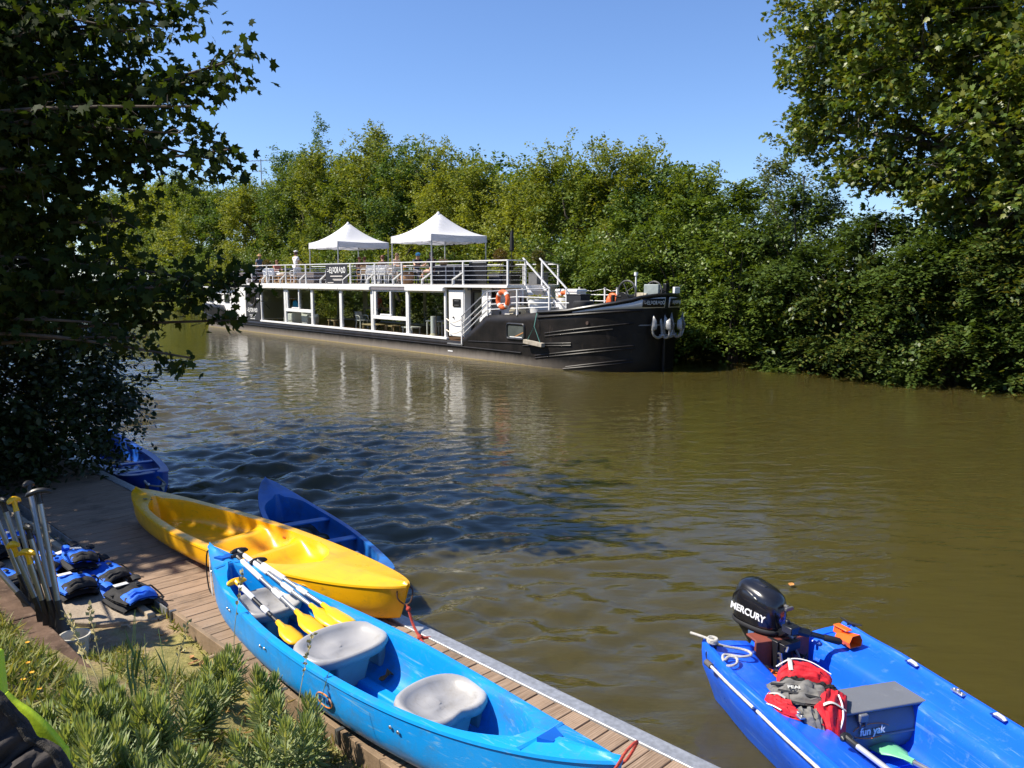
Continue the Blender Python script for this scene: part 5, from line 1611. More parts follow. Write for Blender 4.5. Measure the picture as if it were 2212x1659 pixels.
# blue canoes afloat
c3, side3, hb3, rz3 = canoe("canoe", "faded darker blue canoe floating behind the yellow one, half shaded", (-2.171, 8.583, -.10), -1.001, 4.0, .80, .32, .52, .70, dblue, well=(-.72, .75), lip=.055)
for x_ in (-.55, .28):
    mb = MB(); w_ = hb3(x_ / 2) - .03
    mb.box((x_, 0, .285), (.13, 2 * w_, .022)); mb.build("thwart", dblue, c3, bevel=.008)
mb = MB(); mb.box((.72, .1, .20), (.18, .26, .12)); mb.build("foam_block", M("pale blue foam", (.35, .48, .58), .7), c3, bevel=.02)
mb = MB(); e3 = Vector((-1.97, 0, .50)); mb.tube(catmull([e3, e3 + Vector((-.05, -.02, -.03)), e3 + Vector((-.05, -.02, -.14)), e3 + Vector((0, 0, -.18))], 5), .007, 6); mb.build("cord_loop", MATS["black cord"], c3)
c4, side4, hb4, rz4 = canoe("canoe", "navy blue canoe moored under the bush at the far end of the dock", (-6.00, 12.22, -.10), -.942, 4.0, .84, .32, .52, .62, nblue, well=(-.75, .70), lip=.10)
for x_ in (.2, .85):
    mb = MB(); w_ = hb4(x_ / 2) - .05
    mb.box((x_, 0, .29), (.12, 2 * w_, .03)); mb.build("thwart", nblue, c4, bevel=.01)
mb = MB()
P = []
for u_, f in ((.93, .70), (.965, .80), (.985, .55), (.945, .40)):
    q, _, nm = side4(u_, f, 1, .006); P.append(q)
mb.add(P, [(0, 1, 2, 3)]); mb.build("number_sticker", M("pale sticker", (.5, .48, .42), .6), c4, smooth=None, solid=.003)
t = thing("mooring_cleat", "small dark iron mooring cleat at the far end of the dock", "cleat", (-4.62, 9.86, .35), -.9)
mb = MB(); mb.cyl((0, 0, 0), (0, 0, .10), .022); mb.build("post", dark, t)
mb = MB(); mb.tube([(-.10, 0, .11), (-.04, 0, .095), (.04, 0, .095), (.10, 0, .11)], .015, 7); mb.build("horn", galv, t)
mb = MB(); mb.tube(catmull([(-4.62, 9.86, .43), (-4.50, 9.92, .40), (-4.62, 10.4, .30), (-4.83, 10.62, .34)], 5), .010, 6); mb.tube(catmull([(-4.62, 9.86, .43), (-4.45, 9.86, .41), (-4.58, 10.3, .33), (-4.80, 10.58, .36)], 5), .010, 6)
props(mb.build("mooring_line", M("grey mooring line", (.22, .20, .17), .85)), "grey line tying the navy canoe to the iron cleat", "rope")

# ------------------------------------------------------------------ paddles
ypl = M("yellow paddle plastic", (.85, .46, .01), .35, 0, .06, 5)
whs = M("white paddle sleeve", (.70, .70, .70), .35, 0, .04, 6)
alu = M("brushed aluminium shaft", (.46, .46, .45), .34, .75, .15, 4, .05, 60)
def make_paddle(name, label, a, c, gripm, shaftm, bladem, up=(0, 0, 1), sleeve=True, blade=.34, bw=.085, gripL=.075, r=.0145, group=None, gripdir=None):
    """from grip at a to blade tip at c; the blade's face looks along up"""
    a = Vector(a); c = Vector(c); L = (c - a).length
    t = thing(name, label, "paddle", tuple(a), 0, group)
    d = (c - a).normalized(); u = Vector(up); u = (u - d * u.dot(d)).normalized(); s = d.cross(u)
    g = Vector(gripdir) if gripdir else s
    g = (g - d * g.dot(d)).normalized()
    mb = MB()
    mb.tube([-g * gripL + d * .006, -g * gripL * .8 - d * .006, -g * gripL * .35 - d * .017, d * -.02, g * gripL * .35 - d * .017, g * gripL * .8 - d * .006, g * gripL + d * .006], [.006, .018, .023, .024, .023, .018, .006], 10)
    mb.tube([d * -.005, d * .03, d * .075], [.022, .017, r + .002], 10)
    mb.build("grip", gripm, t)
    mb = MB(); mb.cyl(d * .06, d * (L - blade + .05), r, n=12); mb.build("shaft", shaftm, t)
    if sleeve:
        for f0, f1 in ((.07, .42), (.62, .76)):
            e = L - blade
            mb = MB(); mb.tube([d * e * f0, d * (e * f0 + .02), d * (e * f1 - .01), d * e * f1], [r + .001, r + .005, r + .006, r + .002], 12); mb.build("sleeve", whs, t)
    mb = MB(); rows = []
    b0 = L - blade
    for x, w, cv in ((0, .022, .0), (.12, .024, .0), (.28, .5 * bw + .012, .004), (.45, bw * .92, .010), (.7, bw, .013), (.88, bw * .9, .013), (.97, bw * .62, .012), (1.0, bw * .2, .011)):
        rows.append([tuple(d * (b0 + blade * x) + s * w * k + u * (cv - .016 * k * k * (x > .3) + (.007 if k == 0 else 0))) for k in (-1, -.6, 0, .6, 1)])
    mb.loft(rows, closed=False)
    mb.build("blade", bladem, t, solid=.006, smooth=50)
    mb = MB(); mb.tube([d * (b0 - .02), d * (b0 + .06), d * (b0 + blade * .62)], [r + .004, r + .003, .004], 8); mb.build("blade_socket", bladem, t)
    return t
def C1(x, y, z):
    return Vector((CO[0] + x * math.cos(CT) - y * math.sin(CT), CO[1] + x * math.sin(CT) + y * math.cos(CT), CO[2] + z))
gp = "paddles lying in the bright blue canoe"
make_paddle("paddle", "yellow bladed paddle with black grip, outermost of three on the stern deck", C1(-1.78, .10, .475), C1(-.46, .03, .29), dark, alu, ypl, group=gp, bw=.075)
make_paddle("paddle", "yellow bladed paddle with black grip, middle one of three on the stern deck", C1(-1.86, .15, .49), C1(-.46, .17, .30), dark, alu, ypl, group=gp, bw=.075)
make_paddle("paddle", "yellow bladed paddle with black grip, the nearest to the yellow canoe", C1(-1.62, .19, .46), C1(-.40, .24, .31), dark, alu, ypl, group=gp, bw=.075, up=(.3, -.2, 1))
make_paddle("paddle", "paddle with yellow grip and white sleeve lying alone inside the bright blue canoe", C1(-1.40, -.10, .43), C1(-.50, -.11, .26), ypl, dark, ypl, group=gp, bw=.07, blade=.28)
mb = MB(); o_ = C1(.03, .20, .10)
lm = M("brown dry leaf", (.26, .10, .035), .8, 0, .3, 40)
t = thing("dead_leaf", "curled brown dead leaf on the canoe floor between two grey seats", "leaf", tuple(o_), .5)
mb.loft([[(x, y, .02 * math.sin(x * 60) + abs(y) * .6) for y in (-.035 * w, 0, .035 * w)] for x, w in ((-.05, .2), (-.03, .9), (0, .5), (.02, 1.1), (.05, .3))], closed=False); mb.build("blade", lm, t)
mb = MB(); mb.tube([(.05, 0, 0), (.08, .01, .02), (.10, .0, .05)], .003, 5); mb.build("stalk", lm, t)
# standing paddles behind the sleeper wall
gs = "paddles standing upright against the sleeper wall"
bl_b = M("black paddle blade", (.016, .016, .017), .45, 0, .2, 8)
alu2 = M("dull aluminium tube", (.36, .355, .34), .38, .8, .2, 3, .06, 50)
SP = [("tall paddle with black knob grip standing furthest back in the bundle", (-3.72, 6.0, 1.43), (-3.36, 5.66, .32), dark, (.35, .94, 0), .042),
      ("tall paddle with wide black T grip standing nearest the dock", (-3.42, 5.62, 1.47), (-3.20, 5.46, .30), dark, (.95, .3, 0), .085),
      ("tall paddle with upright yellow grip behind the black gripped ones", (-3.78, 5.90, 1.33), (-3.50, 5.75, .32), ypl, (.3, .95, 0), .055),
      ("shorter paddle with black T grip in the middle of the bundle", (-3.47, 5.55, 1.23), (-3.24, 5.50, .30), dark, (.75, -.66, 0), .075),
      ("short paddle with yellow T grip leaning left, further from the dock", (-3.62, 5.60, 1.08), (-3.36, 5.60, .30), ypl, (.90, -.43, 0), .075),
      ("short paddle with yellow T grip, the nearest to the viewer", (-3.46, 5.50, 1.06), (-3.31, 5.55, .30), ypl, (.93, -.36, 0), .080),
      ("paddle with black grip cut by the left edge of the photo", (-3.90, 5.95, 1.31), (-3.60, 5.88, .32), dark, (.8, -.6, 0), .06),
      ("paddle with bare aluminium shaft at the far left of the bundle", (-4.02, 6.02, 1.22), (-3.72, 6.0, .32), dark, (.8, -.6, 0), .06),
      ("paddle leaning low to the left behind the sleeper wall", (-4.00, 5.90, .86), (-3.52, 5.84, .31), dark, (.6, .6, 0), .06)]
for lab, a, c, gm, gd, gl in SP:
    make_paddle("paddle", lab, a, c, gm, alu2, bl_b, up=(.5, -.7, .2), sleeve=False, blade=.40, bw=.055, gripL=gl, r=.0195, group=gs, gripdir=gd)
# bucket
t = thing("bucket", "small dirty white bucket standing at the foot of the paddles", "bucket", (-3.12, 5.42, .29))
bkm = M("dirty white bucket", (.50, .47, .40), .5, 0, .2, 10, wear=(.25, .2, .12), wamt=.4)
mb = MB(); mb.lathe([(0, 0), (.075, 0), (.098, .19), (.105, .19), (.105, .205), (.092, .205), (.090, .19), (.07, .02), (0, .02)], n=22); mb.build("body", bkm, t)
mb = MB(); mb.tube([(.10 * math.cos(a), .02, .17 - .08 * math.sin(a)) for a in np.linspace(0, PI, 11)], .004, 5); mb.build("handle", screw, t)
# buoyancy vests
vblue = M("bright blue vest cloth", (.012, .14, .72), .7, 0, .15, 7, .3, 60)
vblk = M("black vest cloth", (.012, .012, .014), .8, 0, .3, 10, .3, 60)
vwht = M("white vest label", (.60, .60, .58), .6)
def make_vest(label, loc, rz, flip=0, **kw):
    t = thing("buoyancy_vest", label, "life vest", loc, rz, "blue buoyancy vests heaped on the concrete")
    def panel(cx, cy, cz, lx, ly, h, tilt, name, mats):
        mb = MB(); n = 12
        m = Matrix.Translation((cx, cy, cz)) @ Matrix.Rotation(tilt, 4, 'Y')
        rows = []
        for i in range(n + 1):
            u = -1 + 2 * i / n
            row = []
            for j in range(n + 1):
                v = -1 + 2 * j / n
                w = (1 - abs(u) ** 5) ** .4 * (1 - abs(v) ** 5) ** .4 if max(abs(u), abs(v)) < 1 else 0
                x = u * lx / 2; y = v * ly / 2 * (1 - .16 * max(0, u))
                arch = .05 * (1 - v * v) * .6
                row.append((x, y, h * .75 * w + arch * .8 + (.012 * math.sin(7 * u + 5 * v + cx * 9) * math.cos(4 * v - 6 * u + lx * 20) + .006 * math.sin(15 * u + 3)) * w))
            rows.append(row)
        mb.loft(rows, closed=False, mtx=m)
        low = [[(x, y, z - h * (1 if 0 < i < n and 0 < j < n else 0) - .012) for j, (x, y, z) in enumerate(r)] for i, r in enumerate(rows)]
        mb.loft(low, closed=False, mtx=m)
        return mb.build(name, mats, t, smooth=80)
    panel(0, 0, .085, .42, .32, .05, -.05, "front_panel", vblue if not flip else vblk)
    panel(.16, 0, .115, .15, .26, .035, .15, "pocket", vblk if not flip else vblue)
    panel(-.03, 0, .02, .40, .33, .05, 0, "back_panel", vblk)
    for sy in (-1, 1):
        mb = MB(); mb.tube(catmull([(-.17, sy * .11, .14), (-.25, sy * .12, .15), (-.30, sy * .11, .09), (-.22, sy * .11, .04)], 4), .022, 6, flat=(1.6, .5)); mb.build("shoulder_strap", vblk if sy > 0 else vblue, t)
    mb = MB(); mb.bar((-.02, -.165, .115), (-.02, .165, .115), .026, .008)
    mb.tube(catmull([(-.02, .165, .11), (.05, .22, .03), (.12, .20, .012), (.2, .25, .01)], 4), .008, 5, flat=(1.6, .5)); mb.build("belt", vblk, t)
    mb = MB(); mb.box((-.02, .05, .168), (.05, .035, .012)); mb.build("buckle", dark, t, bevel=.004)
    mb = MB(); mb.box((-.10, -.05, .160), (.06, .11, .006)); mb.build("label_patch", vwht, t, bevel=.003)
    return t
VZ = .335
v0 = make_vest("blue vest lying black side up, nearest the grass", (-3.14, 6.33, VZ), -.75, 1)
v1 = make_vest("blue vest with its black lining towards the viewer, left of the nearest one", (-3.74, 6.56, VZ), -.8)
for lab, loc, rz, tilt in (("blue vest lying behind the nearest one with a white label", (-3.62, 6.86, VZ), -.65, .10), ("blue vest in the middle of the heap, on top of another", (-3.88, 6.92, VZ + .10), -.95, -.15),
                           ("blue vest at the back of the heap nearest the dock rail", (-4.10, 7.22, VZ), -.6, .1), ("blue vest half hidden by the tall paddle shafts", (-4.25, 7.05, VZ), -1.3, 0),
                           ("blue vest furthest back on the slab behind the paddles", (-4.95, 7.75, VZ), -.9, 0), ("blue vest at the left edge just above the sleeper wall", (-4.45, 6.72, VZ), -.5, .1),
                           ("blue vest behind the paddle cut by the left edge", (-5.02, 7.35, VZ), -.2, 0)):
    r_ = dup(v1, loc, rz, lab); r_.rotation_euler = (tilt, tilt * .6, rz); r_.scale = (rnd.uniform(.95, 1.2), rnd.uniform(.85, 1.1), rnd.uniform(.7, 1.0))
for k, (x, y, a, L_) in enumerate(((-2.84, 6.08, .6, .16), (-3.05, 5.95, -.4, .10), (-2.2, 5.5, .2, .08))):
    t = None
    mb = MB(); mb.tube([(0, 0, 0), (L_ * .5, .01, .012), (L_, -.005, .004)], [.012, .010, .006], 6)
    o = mb.build("stick", M("pale dead wood", (.36, .28, .19), .9), None); o.location = (x, y, float(ground_h(np.array(x), np.array(y))) + .02); o.rotation_euler = (0, 0, a)
    props(o, ("pale dead stick on the grass beside the kickboard corner", "short dead stick on the grass beside the round shadow", "little dead twig lying along the dock's kickboard")[k], "stick")
# ------------------------------------------------------------------ motor boat
bblue = M("royal blue polyethylene", (.010, .125, .82), .30, 0, .06, 1.8, .05, 90, .5, (.10, .22, .75), .22, 14, scratch=(.14, .28, .75), dirt=(.02, .08, .42))
BO = (1.93, 5.55, 0.0); BT = math.atan2(-.966, .26)
mboat = thing("motorboat", "royal blue open motorboat with broad side decks floating beside the dock", "boat", BO, BT)
def boat_ring(x):
    """section of the boat at x from the transom: outer skin, gunwale lip, side deck, inner well"""
    f = min(1, max(0, (x - 1.9) / 1.4)); n = math.sqrt(max(0, 1 - f ** 2.4))
    st = min(1, x / .5)
    g = (.60 + .055 * st) * max(n, .02); zt = .445 + .10 * f ** 2 + .02 * max(0, 1 - x / .25)
    iw = (.235 + .115 * min(1, x / 1.0) ** .8) * max(n - .05, .01)
    if x < .10: iw = .20
    fl = .09 + .25 * max(0, f - .75)
    pts = []
    pts += [(0, -.10 + .30 * f ** 2), (.30 * max(n, .02), -.10 + .28 * f ** 2), (g * .80, .0 + .2 * f ** 2), (g * .90, .16 + .1 * f), (g * .985, .28 + .1 * f), (g * 1.0, zt - .075), (g * 1.0, zt - .01)]
    pts += [(g - .012, zt + .008), (g - .035, zt + .008), (g - .055, zt - .012), (g - .075, zt - .018)]
    mid = (g - .075 + iw + .05) / 2
    pts += [(mid, zt - .030), (iw + .045, zt - .05), (iw + .012, zt - .075), (iw, zt - .12)]
    pts += [(iw - .015, zt - .2), (iw - .03, fl + .06), (iw - .06, fl + .015), (iw - .11, fl), (0, fl)]
    return pts
mb = MB(); rings = []
X_ = list(np.linspace(.0, .1, 3)) + list(np.linspace(.14, .6, 6)) + list(np.linspace(.7, 3.28, 30))
for x in X_:
    h = boat_ring(x)
    full = [(x, y, z) for y, z in h] + [(x, -y, z) for y, z in reversed(h[1:-1])]
    rings.append(full)
nh = len(boat_ring(1))
mb.loft(rings, closed=True, cap1=True)
# transom wall with a low notch for the engine
zt0 = .465
h0 = boat_ring(0)
sec = [(y, z) for y, z in h0[:14]]
def wall(sgn):
    pts = [(sgn * y, z) for y, z in h0[:14]]
    inner = [(sgn * .20, .42), (sgn * .185, .35), (0, .33)]
    poly = pts + inner
    return poly
for sgn in (1, -1):
    poly = wall(sgn)
    a = [(0.0, y, z) for y, z in poly]; c = [(.075, y, z) for y, z in poly]
    n = len(poly)
    mb.add(a + c, [tuple(range(n)), tuple(range(2 * n - 1, n - 1, -1)), (n - 4, n - 3, 2 * n - 3, 2 * n - 4), (n - 3, n - 2, 2 * n - 2, 2 * n - 3), (n - 2, n - 1, 2 * n - 1, 2 * n - 2)])
mb.build("hull", bblue, mboat, smooth=40)
mb = MB()
for sy in (-1, 1):
    mb.box((.70, sy * .335, .26), (.10, .09, .20), mtx=Matrix.Identity(4)); mb.box((1.17, sy * .375, .24), (.10, .06, .20))
    mb.box((1.95, sy * .43, .335), (.55, .13, .03)); mb.box((1.95, sy * .36, .30), (.50, .06, .03))
mb.build("moulded_step", bblue, mboat, bevel=.025, seg=3)
mb = MB()
for x in np.arange(.95, 2.6, .17): mb.box((x, .12, .093), (.05, .16, .008)); mb.box((x + .05, -.1, .093), (.05, .16, .008))
mb.build("floor_grip", bblue, mboat, bevel=.003, seg=1)
mb = MB(); mb.box((.088, -.01, .335), (.022, .44, .22)); mb.box((.02, -.01, .440), (.14, .42, .016)); mb.build("transom_plate", M("rust red board", (.20, .050, .033), .6, 0, .2, 8, .2, 60), mboat, bevel=.006)
wrope = M("white braided rope", (.66, .65, .62), .8, 0, .12, 90, .8, 260)
def braided(pts, r, name, par, mat=wrope):
    mb = MB(); P = catmull(pts, 8)
    mb.tube(P, [r * (1 + .10 * (i % 2)) for i in range(len(P))], 8)
    return mb.build(name, mat, par)
braided([(.26, -.672, .405), (.5, -.676, .398), (.80, -.682, .400)], .0095, "grab_rope", mboat)
braided([(.84, -.682, .402), (1.1, -.684, .398), (1.45, -.684, .402)], .0095, "grab_rope", mboat)
braided([(1.9, .672, .40), (2.2, .65, .395), (2.5, .60, .402)], .0125, "grab_rope", mboat)
mb = MB()
for k in range(6): mb.tube([(.20 + k * .012, -.672 + .016 * math.cos(a), .405 + .016 * math.sin(a)) for a in np.linspace(0, 2 * PI, 11)[:-1]], .006, 5, closed=True)
mb.build("whipping_cord", M("grey brown cord", (.16, .14, .13), .8), mboat)
for x in (.66, 1.35, 2.0):
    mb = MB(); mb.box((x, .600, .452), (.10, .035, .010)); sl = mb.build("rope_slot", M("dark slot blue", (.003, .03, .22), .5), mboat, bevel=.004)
    mb = MB(); mb.tube([(x - .03, .60, .450), (x - .01, .60, .466), (x + .03, .60, .464), (x + .045, .60, .452)], .012, 8); mb.build("rope_end", wrope, sl)
for x, y in ((1.05, .60), (1.02, -.52)):
    mb = MB(); mb.box((x, y, .452), (.09, .035, .012)); mb.cyl((x, y, .455), (x, y, .475), .012); mb.cyl((x - .03, y, .455), (x - .03, y, .466), .007); mb.cyl((x + .03, y, .455), (x + .03, y, .466), .007); mb.build("rowlock_plate", screw, mboat, bevel=.003)
mb = MB(); mb.lathe([(0, 0), (.03, 0), (.03, .004), (0, .004)], n=16, mtx=Matrix.Translation((.10, -.606, .395)) @ Matrix.Rotation(R(90), 4, 'X')); mb.build("drain_hole", M("dark hole", (.01, .012, .03), .5), mboat)
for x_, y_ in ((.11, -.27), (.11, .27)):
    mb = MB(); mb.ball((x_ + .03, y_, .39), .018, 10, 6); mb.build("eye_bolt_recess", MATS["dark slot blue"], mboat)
def cleat(name, x, y, z, a, mat, L_=.085):
    c_, s_ = math.cos(a), math.sin(a)
    mb = MB(); mb.tube([(x - c_ * L_, y - s_ * L_, z + .035), (x - c_ * L_ * .4, y - s_ * L_ * .4, z + .026), (x, y, z + .022), (x + c_ * L_ * .4, y + s_ * L_ * .4, z + .026), (x + c_ * L_, y + s_ * L_, z + .035)], [.006, .009, .011, .009, .006], 8)
    mb.cyl((x - c_ * .02, y - s_ * .02, z - .01), (x - c_ * .02, y - s_ * .02, z + .022), .011); mb.cyl((x + c_ * .02, y + s_ * .02, z - .01), (x + c_ * .02, y + s_ * .02, z + .022), .011)
    return mb.build(name, mat, mboat)
cleat("cleat", .07, .58, .462, .35, dark); cleat("cleat", .10, -.57, .458, .35, dark)
def BB(x, y, z):
    return Vector((BO[0] + x * math.cos(BT) - y * math.sin(BT), BO[1] + x * math.sin(BT) + y * math.cos(BT), z))
# rope knotted to the left cleat
mb = MB(); rp = [(-.06, -.66, .50), (.02, -.62, .505), (.09, -.575, .50), (.13, -.55, .492), (.12, -.60, .50), (.08, -.60, .51), (.08, -.55, .505), (.14, -.55, .49), (.16, -.48, .47), (.18, -.40, .455), (.22, -.36, .45), (.27, -.375, .45), (.28, -.45, .452), (.24, -.52, .455), (.24, -.57, .46), (.30, -.60, .455), (.27, -.545, .46), (.29, -.50, .455), (.35, -.53, .452), (.38, -.58, .455), (.37, -.62, .452)]
mb.tube([BB(*p) for p in catmull(rp, 6)], .0095, 7)
for k in range(3): mb.tube([BB(.10 + .035 * math.cos(a), -.575 + .03 * math.sin(a), .495 + .010 * k) for a in np.linspace(0, 2 * PI, 15)[:-1]], .0095, 6, closed=True)
props(mb.build("mooring_rope", M("off white mooring rope", (.52, .50, .45), .85, 0, .2, 80, .8, 240)), "off-white rope knotted on the motorboat's stern corner cleat, loose end trailing", "rope")
# bailer
t = thing("bailer", "bright orange hand bailer lying on the motorboat's side deck", "bailer", tuple(BB(.25, .41, .432)), BT + .15); t.scale = (.78, .78, .78)
orp = M("orange plastic", (.90, .14, .015), .42, 0, .08, 6)
def hexa(w, h, x, k=1.0): return [(x, w * k * y, h * k * z + .004) for y, z in ((-.5, 0), (.5, 0), (.62, .45), (.36, 1), (-.36, 1), (-.62, .45))]
mb = MB(); mb.loft([hexa(.07, .06, -.10), hexa(.10, .085, -.02), hexa(.125, .105, .10)], closed=True, cap0=True)
mb.build("scoop", orp, t, smooth=None, solid=.006)
mb = MB(); mb.box((-.10, 0, .085), (.11, .05, .07), taper=.8); mb.box((-.06, 0, .125), (.16, .075, .016)); mb.build("handle", orp, t, bevel=.008)
# storage box seat
sbx = M("slate grey plastic", (.145, .155, .175), .42, 0, .08, 3, .15, 120, wear=(.22, .23, .24), wamt=.2)
t = thing("storage_box", "slate grey storage box seat with overhanging flat lid in the motorboat", "box", tuple(BB(.885, .0, .092)), BT)
mb = MB(); prof = [(-.11, 0), (.06, 0), (.105, .03), (.128, .09), (.132, .150), (.122, .21), (.085, .27), (-.11, .27)]
rings = [[(x, y, z) for x, z in prof] for y in (-.34, -.335, .335, .34)]
mb.loft([[(x * .97, y, z * .99) for x, y, z in rings[0]]] + rings[1:3] + [[(x * .97, y, z * .99) for x, y, z in rings[3]]], closed=True, cap0=True, cap1=True); mb.build("body", sbx, t, bevel=.008)
mb = MB(); mb.box((-.01, 0, .300), (.265, .84, .018)); mb.build("lid", sbx, t, bevel=.006)
mb = MB(); mb.tube([(.134, -.34, .140), (.134, .34, .140)], .009, 6); mb.build("seam_rib", sbx, t)
for x, y in ((.120, -.06), (-.15, .18)):
    mb = MB(); mb.box((x, y, .268), (.045, .06, .05)); mb.box((x, y - .02, .235), (.03, .014, .06)); mb.box((x, y + .02, .235), (.03, .014, .06)); mb.build("hinge_clip", sbx, t, bevel=.008)
fy = frame((.138, .0, .180), (0, 1, .0), None, (1, 0, .25))
lettering("maker_lettering", "fun yak", .062, fy, letter, t, .004, .0012, 1.0, .25)
mb = MB(); mb.tube([fy @ Vector((.135 * math.cos(a) , .042 * math.sin(a), -.001)) for a in np.linspace(R(20), R(165), 22)], .0035, 5, flat=(1, .5)); mb.tube([fy @ Vector((.135 * math.cos(a) - .0, .042 * math.sin(a), -.001)) for a in np.linspace(R(200), R(300), 16)], .0035, 5, flat=(1, .5)); mb.build("orange_swoosh", M("orange print", (.75, .20, .03), .5), t)
# red life jacket, thrown over the side deck and the box
rd = M("red jacket cloth", (.60, .012, .022), .75, 0, .15, 8, .35, 40)
gy = M("grey jacket cloth", (.155, .15, .14), .8, 0, .15, 8, .35, 50)
bk = M("black jacket lining", (.016, .016, .018), .85, 0, .3, 8, .3, 50)
rf = M("reflective tape", (.50, .50, .46), .5)
t = thing("life_jacket", "red and grey life jacket thrown over the motorboat's side deck and grey box", "life jacket", tuple(BB(.09, -.04, 0.01)), BT); t.scale = (.89, .89, .97)
def cushion(name, pts, h, mat, wob=.012, thick=.02, seed=0):
    """a soft panel over an outline given as rows of points, puffed by h"""
    rows = [[Vector(p) for p in r] for r in pts]
    # resample rows
    N = 20
    R2 = []
    for r in rows: 
        c = catmull(r, 6); R2.append([c[int(round(i * (len(c) - 1) / N))] for i in range(N + 1)])
    M_ = 24; cols = []
    for j in range(N + 1):
        c = catmull([r[j] for r in R2], 8); cols.append([c[int(round(i * (len(c) - 1) / M_))] for i in range(M_ + 1)])
    g = []
    for i in range(M_ + 1):
        u = -1 + 2 * i / M_; row = []
        for j in range(N + 1):
            v = -1 + 2 * j / N
            e = (1 - abs(u) ** 3) * (1 - abs(v) ** 3)
            row.append(cols[j][i] + Vector((0, 0, h * .85 * max(e, 0) ** .6 + (wob * 1.25 * math.sin(7 * u + 4 * v + seed) * math.cos(6 * v - 3 * u + seed) + .006 * math.sin(13 * u - 9 * v + 2 * seed) * math.sin(11 * v + 4 * u)) * max(e, 0) ** .3)))
        g.append(row)
    mb = MB(); mb.loft(g, closed=False)
    n = len(g)
    low = [[p - Vector((0, 0, h * (max((1 - abs(-1 + 2 * i / M_) ** 3) * (1 - abs(-1 + 2 * j / N) ** 3), 0) ** .6) * .85 + .012)) for j, p in enumerate(r)] for i, r in enumerate(g)]
    mb.loft(low, closed=False)
    return mb.build(name, mat, t, smooth=80)
# upper red panel, curved collar side
cushion("upper_panel", [[(.50, -.33, .47), (.52, -.22, .50), (.58, -.10, .49), (.70, -.02, .46)], [(.58, -.40, .46), (.60, -.28, .50), (.66, -.16, .49), (.74, -.06, .46)], [(.66, -.42, .45), (.68, -.32, .47), (.72, -.20, .47), (.78, -.10, .46)]], .055, rd, seed=1)
cushion("grey_chest", [[(.60, -.50, .44), (.66, -.40, .46), (.72, -.28, .475), (.78, -.16, .465)], [(.74, -.53, .445), (.78, -.42, .47), (.83, -.32, .475), (.88, -.20, .465)], [(.84, -.56, .44), (.92, -.47, .465), (.98, -.37, .47), (1.02, -.26, .455)]], .040, gy, .020, seed=3)
cushion("side_panel", [[(.74, -.58, .445), (.82, -.545, .45), (.90, -.505, .455)], [(.80, -.64, .44), (.90, -.60, .45), (1.02, -.52, .455)], [(.88, -.655, .43), (.98, -.61, .44), (1.08, -.53, .44)]], .045, rd, seed=5)
cushion("shoulder_panel", [[(.80, -.20, .46), (.84, -.12, .46), (.90, -.05, .445)], [(.92, -.32, .46), (.98, -.24, .455), (1.04, -.16, .42)], [(1.02, -.40, .45), (1.10, -.33, .43), (1.14, -.24, .36)], [(1.12, -.43, .41), (1.18, -.36, .34), (1.20, -.30, .26)], [(1.22, -.41, .30), (1.26, -.36, .22), (1.26, -.32, .16)]], .045, rd, seed=7)
cushion("dark_lining", [[(.70, -.24, .45), (.75, -.14, .45), (.80, -.05, .44)], [(.78, -.26, .45), (.83, -.18, .45), (.87, -.09, .44)]], .03, bk, seed=2)
cushion("dark_lining", [[(.64, -.42, .465), (.68, -.34, .485), (.72, -.26, .485)], [(.69, -.44, .465), (.73, -.36, .485), (.77, -.28, .485)]], .03, bk, seed=4)
cushion("grey_strap_panel", [[(.96, -.50, .45), (1.0, -.42, .46), (1.04, -.36, .455)], [(1.08, -.52, .44), (1.12, -.46, .43), (1.15, -.42, .40)], [(1.18, -.47, .36), (1.20, -.44, .34), (1.22, -.42, .32)]], .03, gy, .018, seed=9)
for pts in ([(.48, -.34, .49), (.49, -.22, .535), (.55, -.10, .525), (.67, -.01, .48)], [(.95, -.16, .49), (1.04, -.20, .475), (1.12, -.25, .43), (1.17, -.33, .37), (1.13, -.38, .40)], [(.86, -.66, .455), (.92, -.645, .465), (.97, -.62, .46)]):
    mb = MB(); mb.tube(catmull(pts, 6), .0045, 6, flat=(1.3, .7)); mb.build("white_piping", white2, t)
for pts in ([(.50, -.245, .545), (.57, -.29, .565), (.64, -.325, .535)], [(1.02, -.36, .475), (1.04, -.28, .50), (1.08, -.20, .455)], [(.78, -.60, .475), (.84, -.565, .50), (.88, -.53, .485)]):
    mb = MB(); mb.tube(catmull(pts, 6), .010, 6, flat=(1.5, .3)); mb.build("reflective_stripe", rf, t)
for pts in ([(.66, -.50, .475), (.76, -.42, .50), (.84, -.30, .50)], [(.78, -.52, .49), (.90, -.42, .505), (.96, -.30, .49)], [(.88, -.55, .475), (1.0, -.46, .49)]):
    mb = MB(); mb.tube(catmull(pts, 6), .010, 6, flat=(1.6, .4)); mb.build("black_webbing", bk, t)
lettering("jacket_lettering", "PEAK", .045, frame((.83, -.42, .517), (.35, .93, 0), None, (.1, -.1, 1)), rf, t, .003, .001)
mb = MB(); mb.box((1.20, -.37, .33), (.02, .015, .06)); mb.build("zip_pull", screw, t)
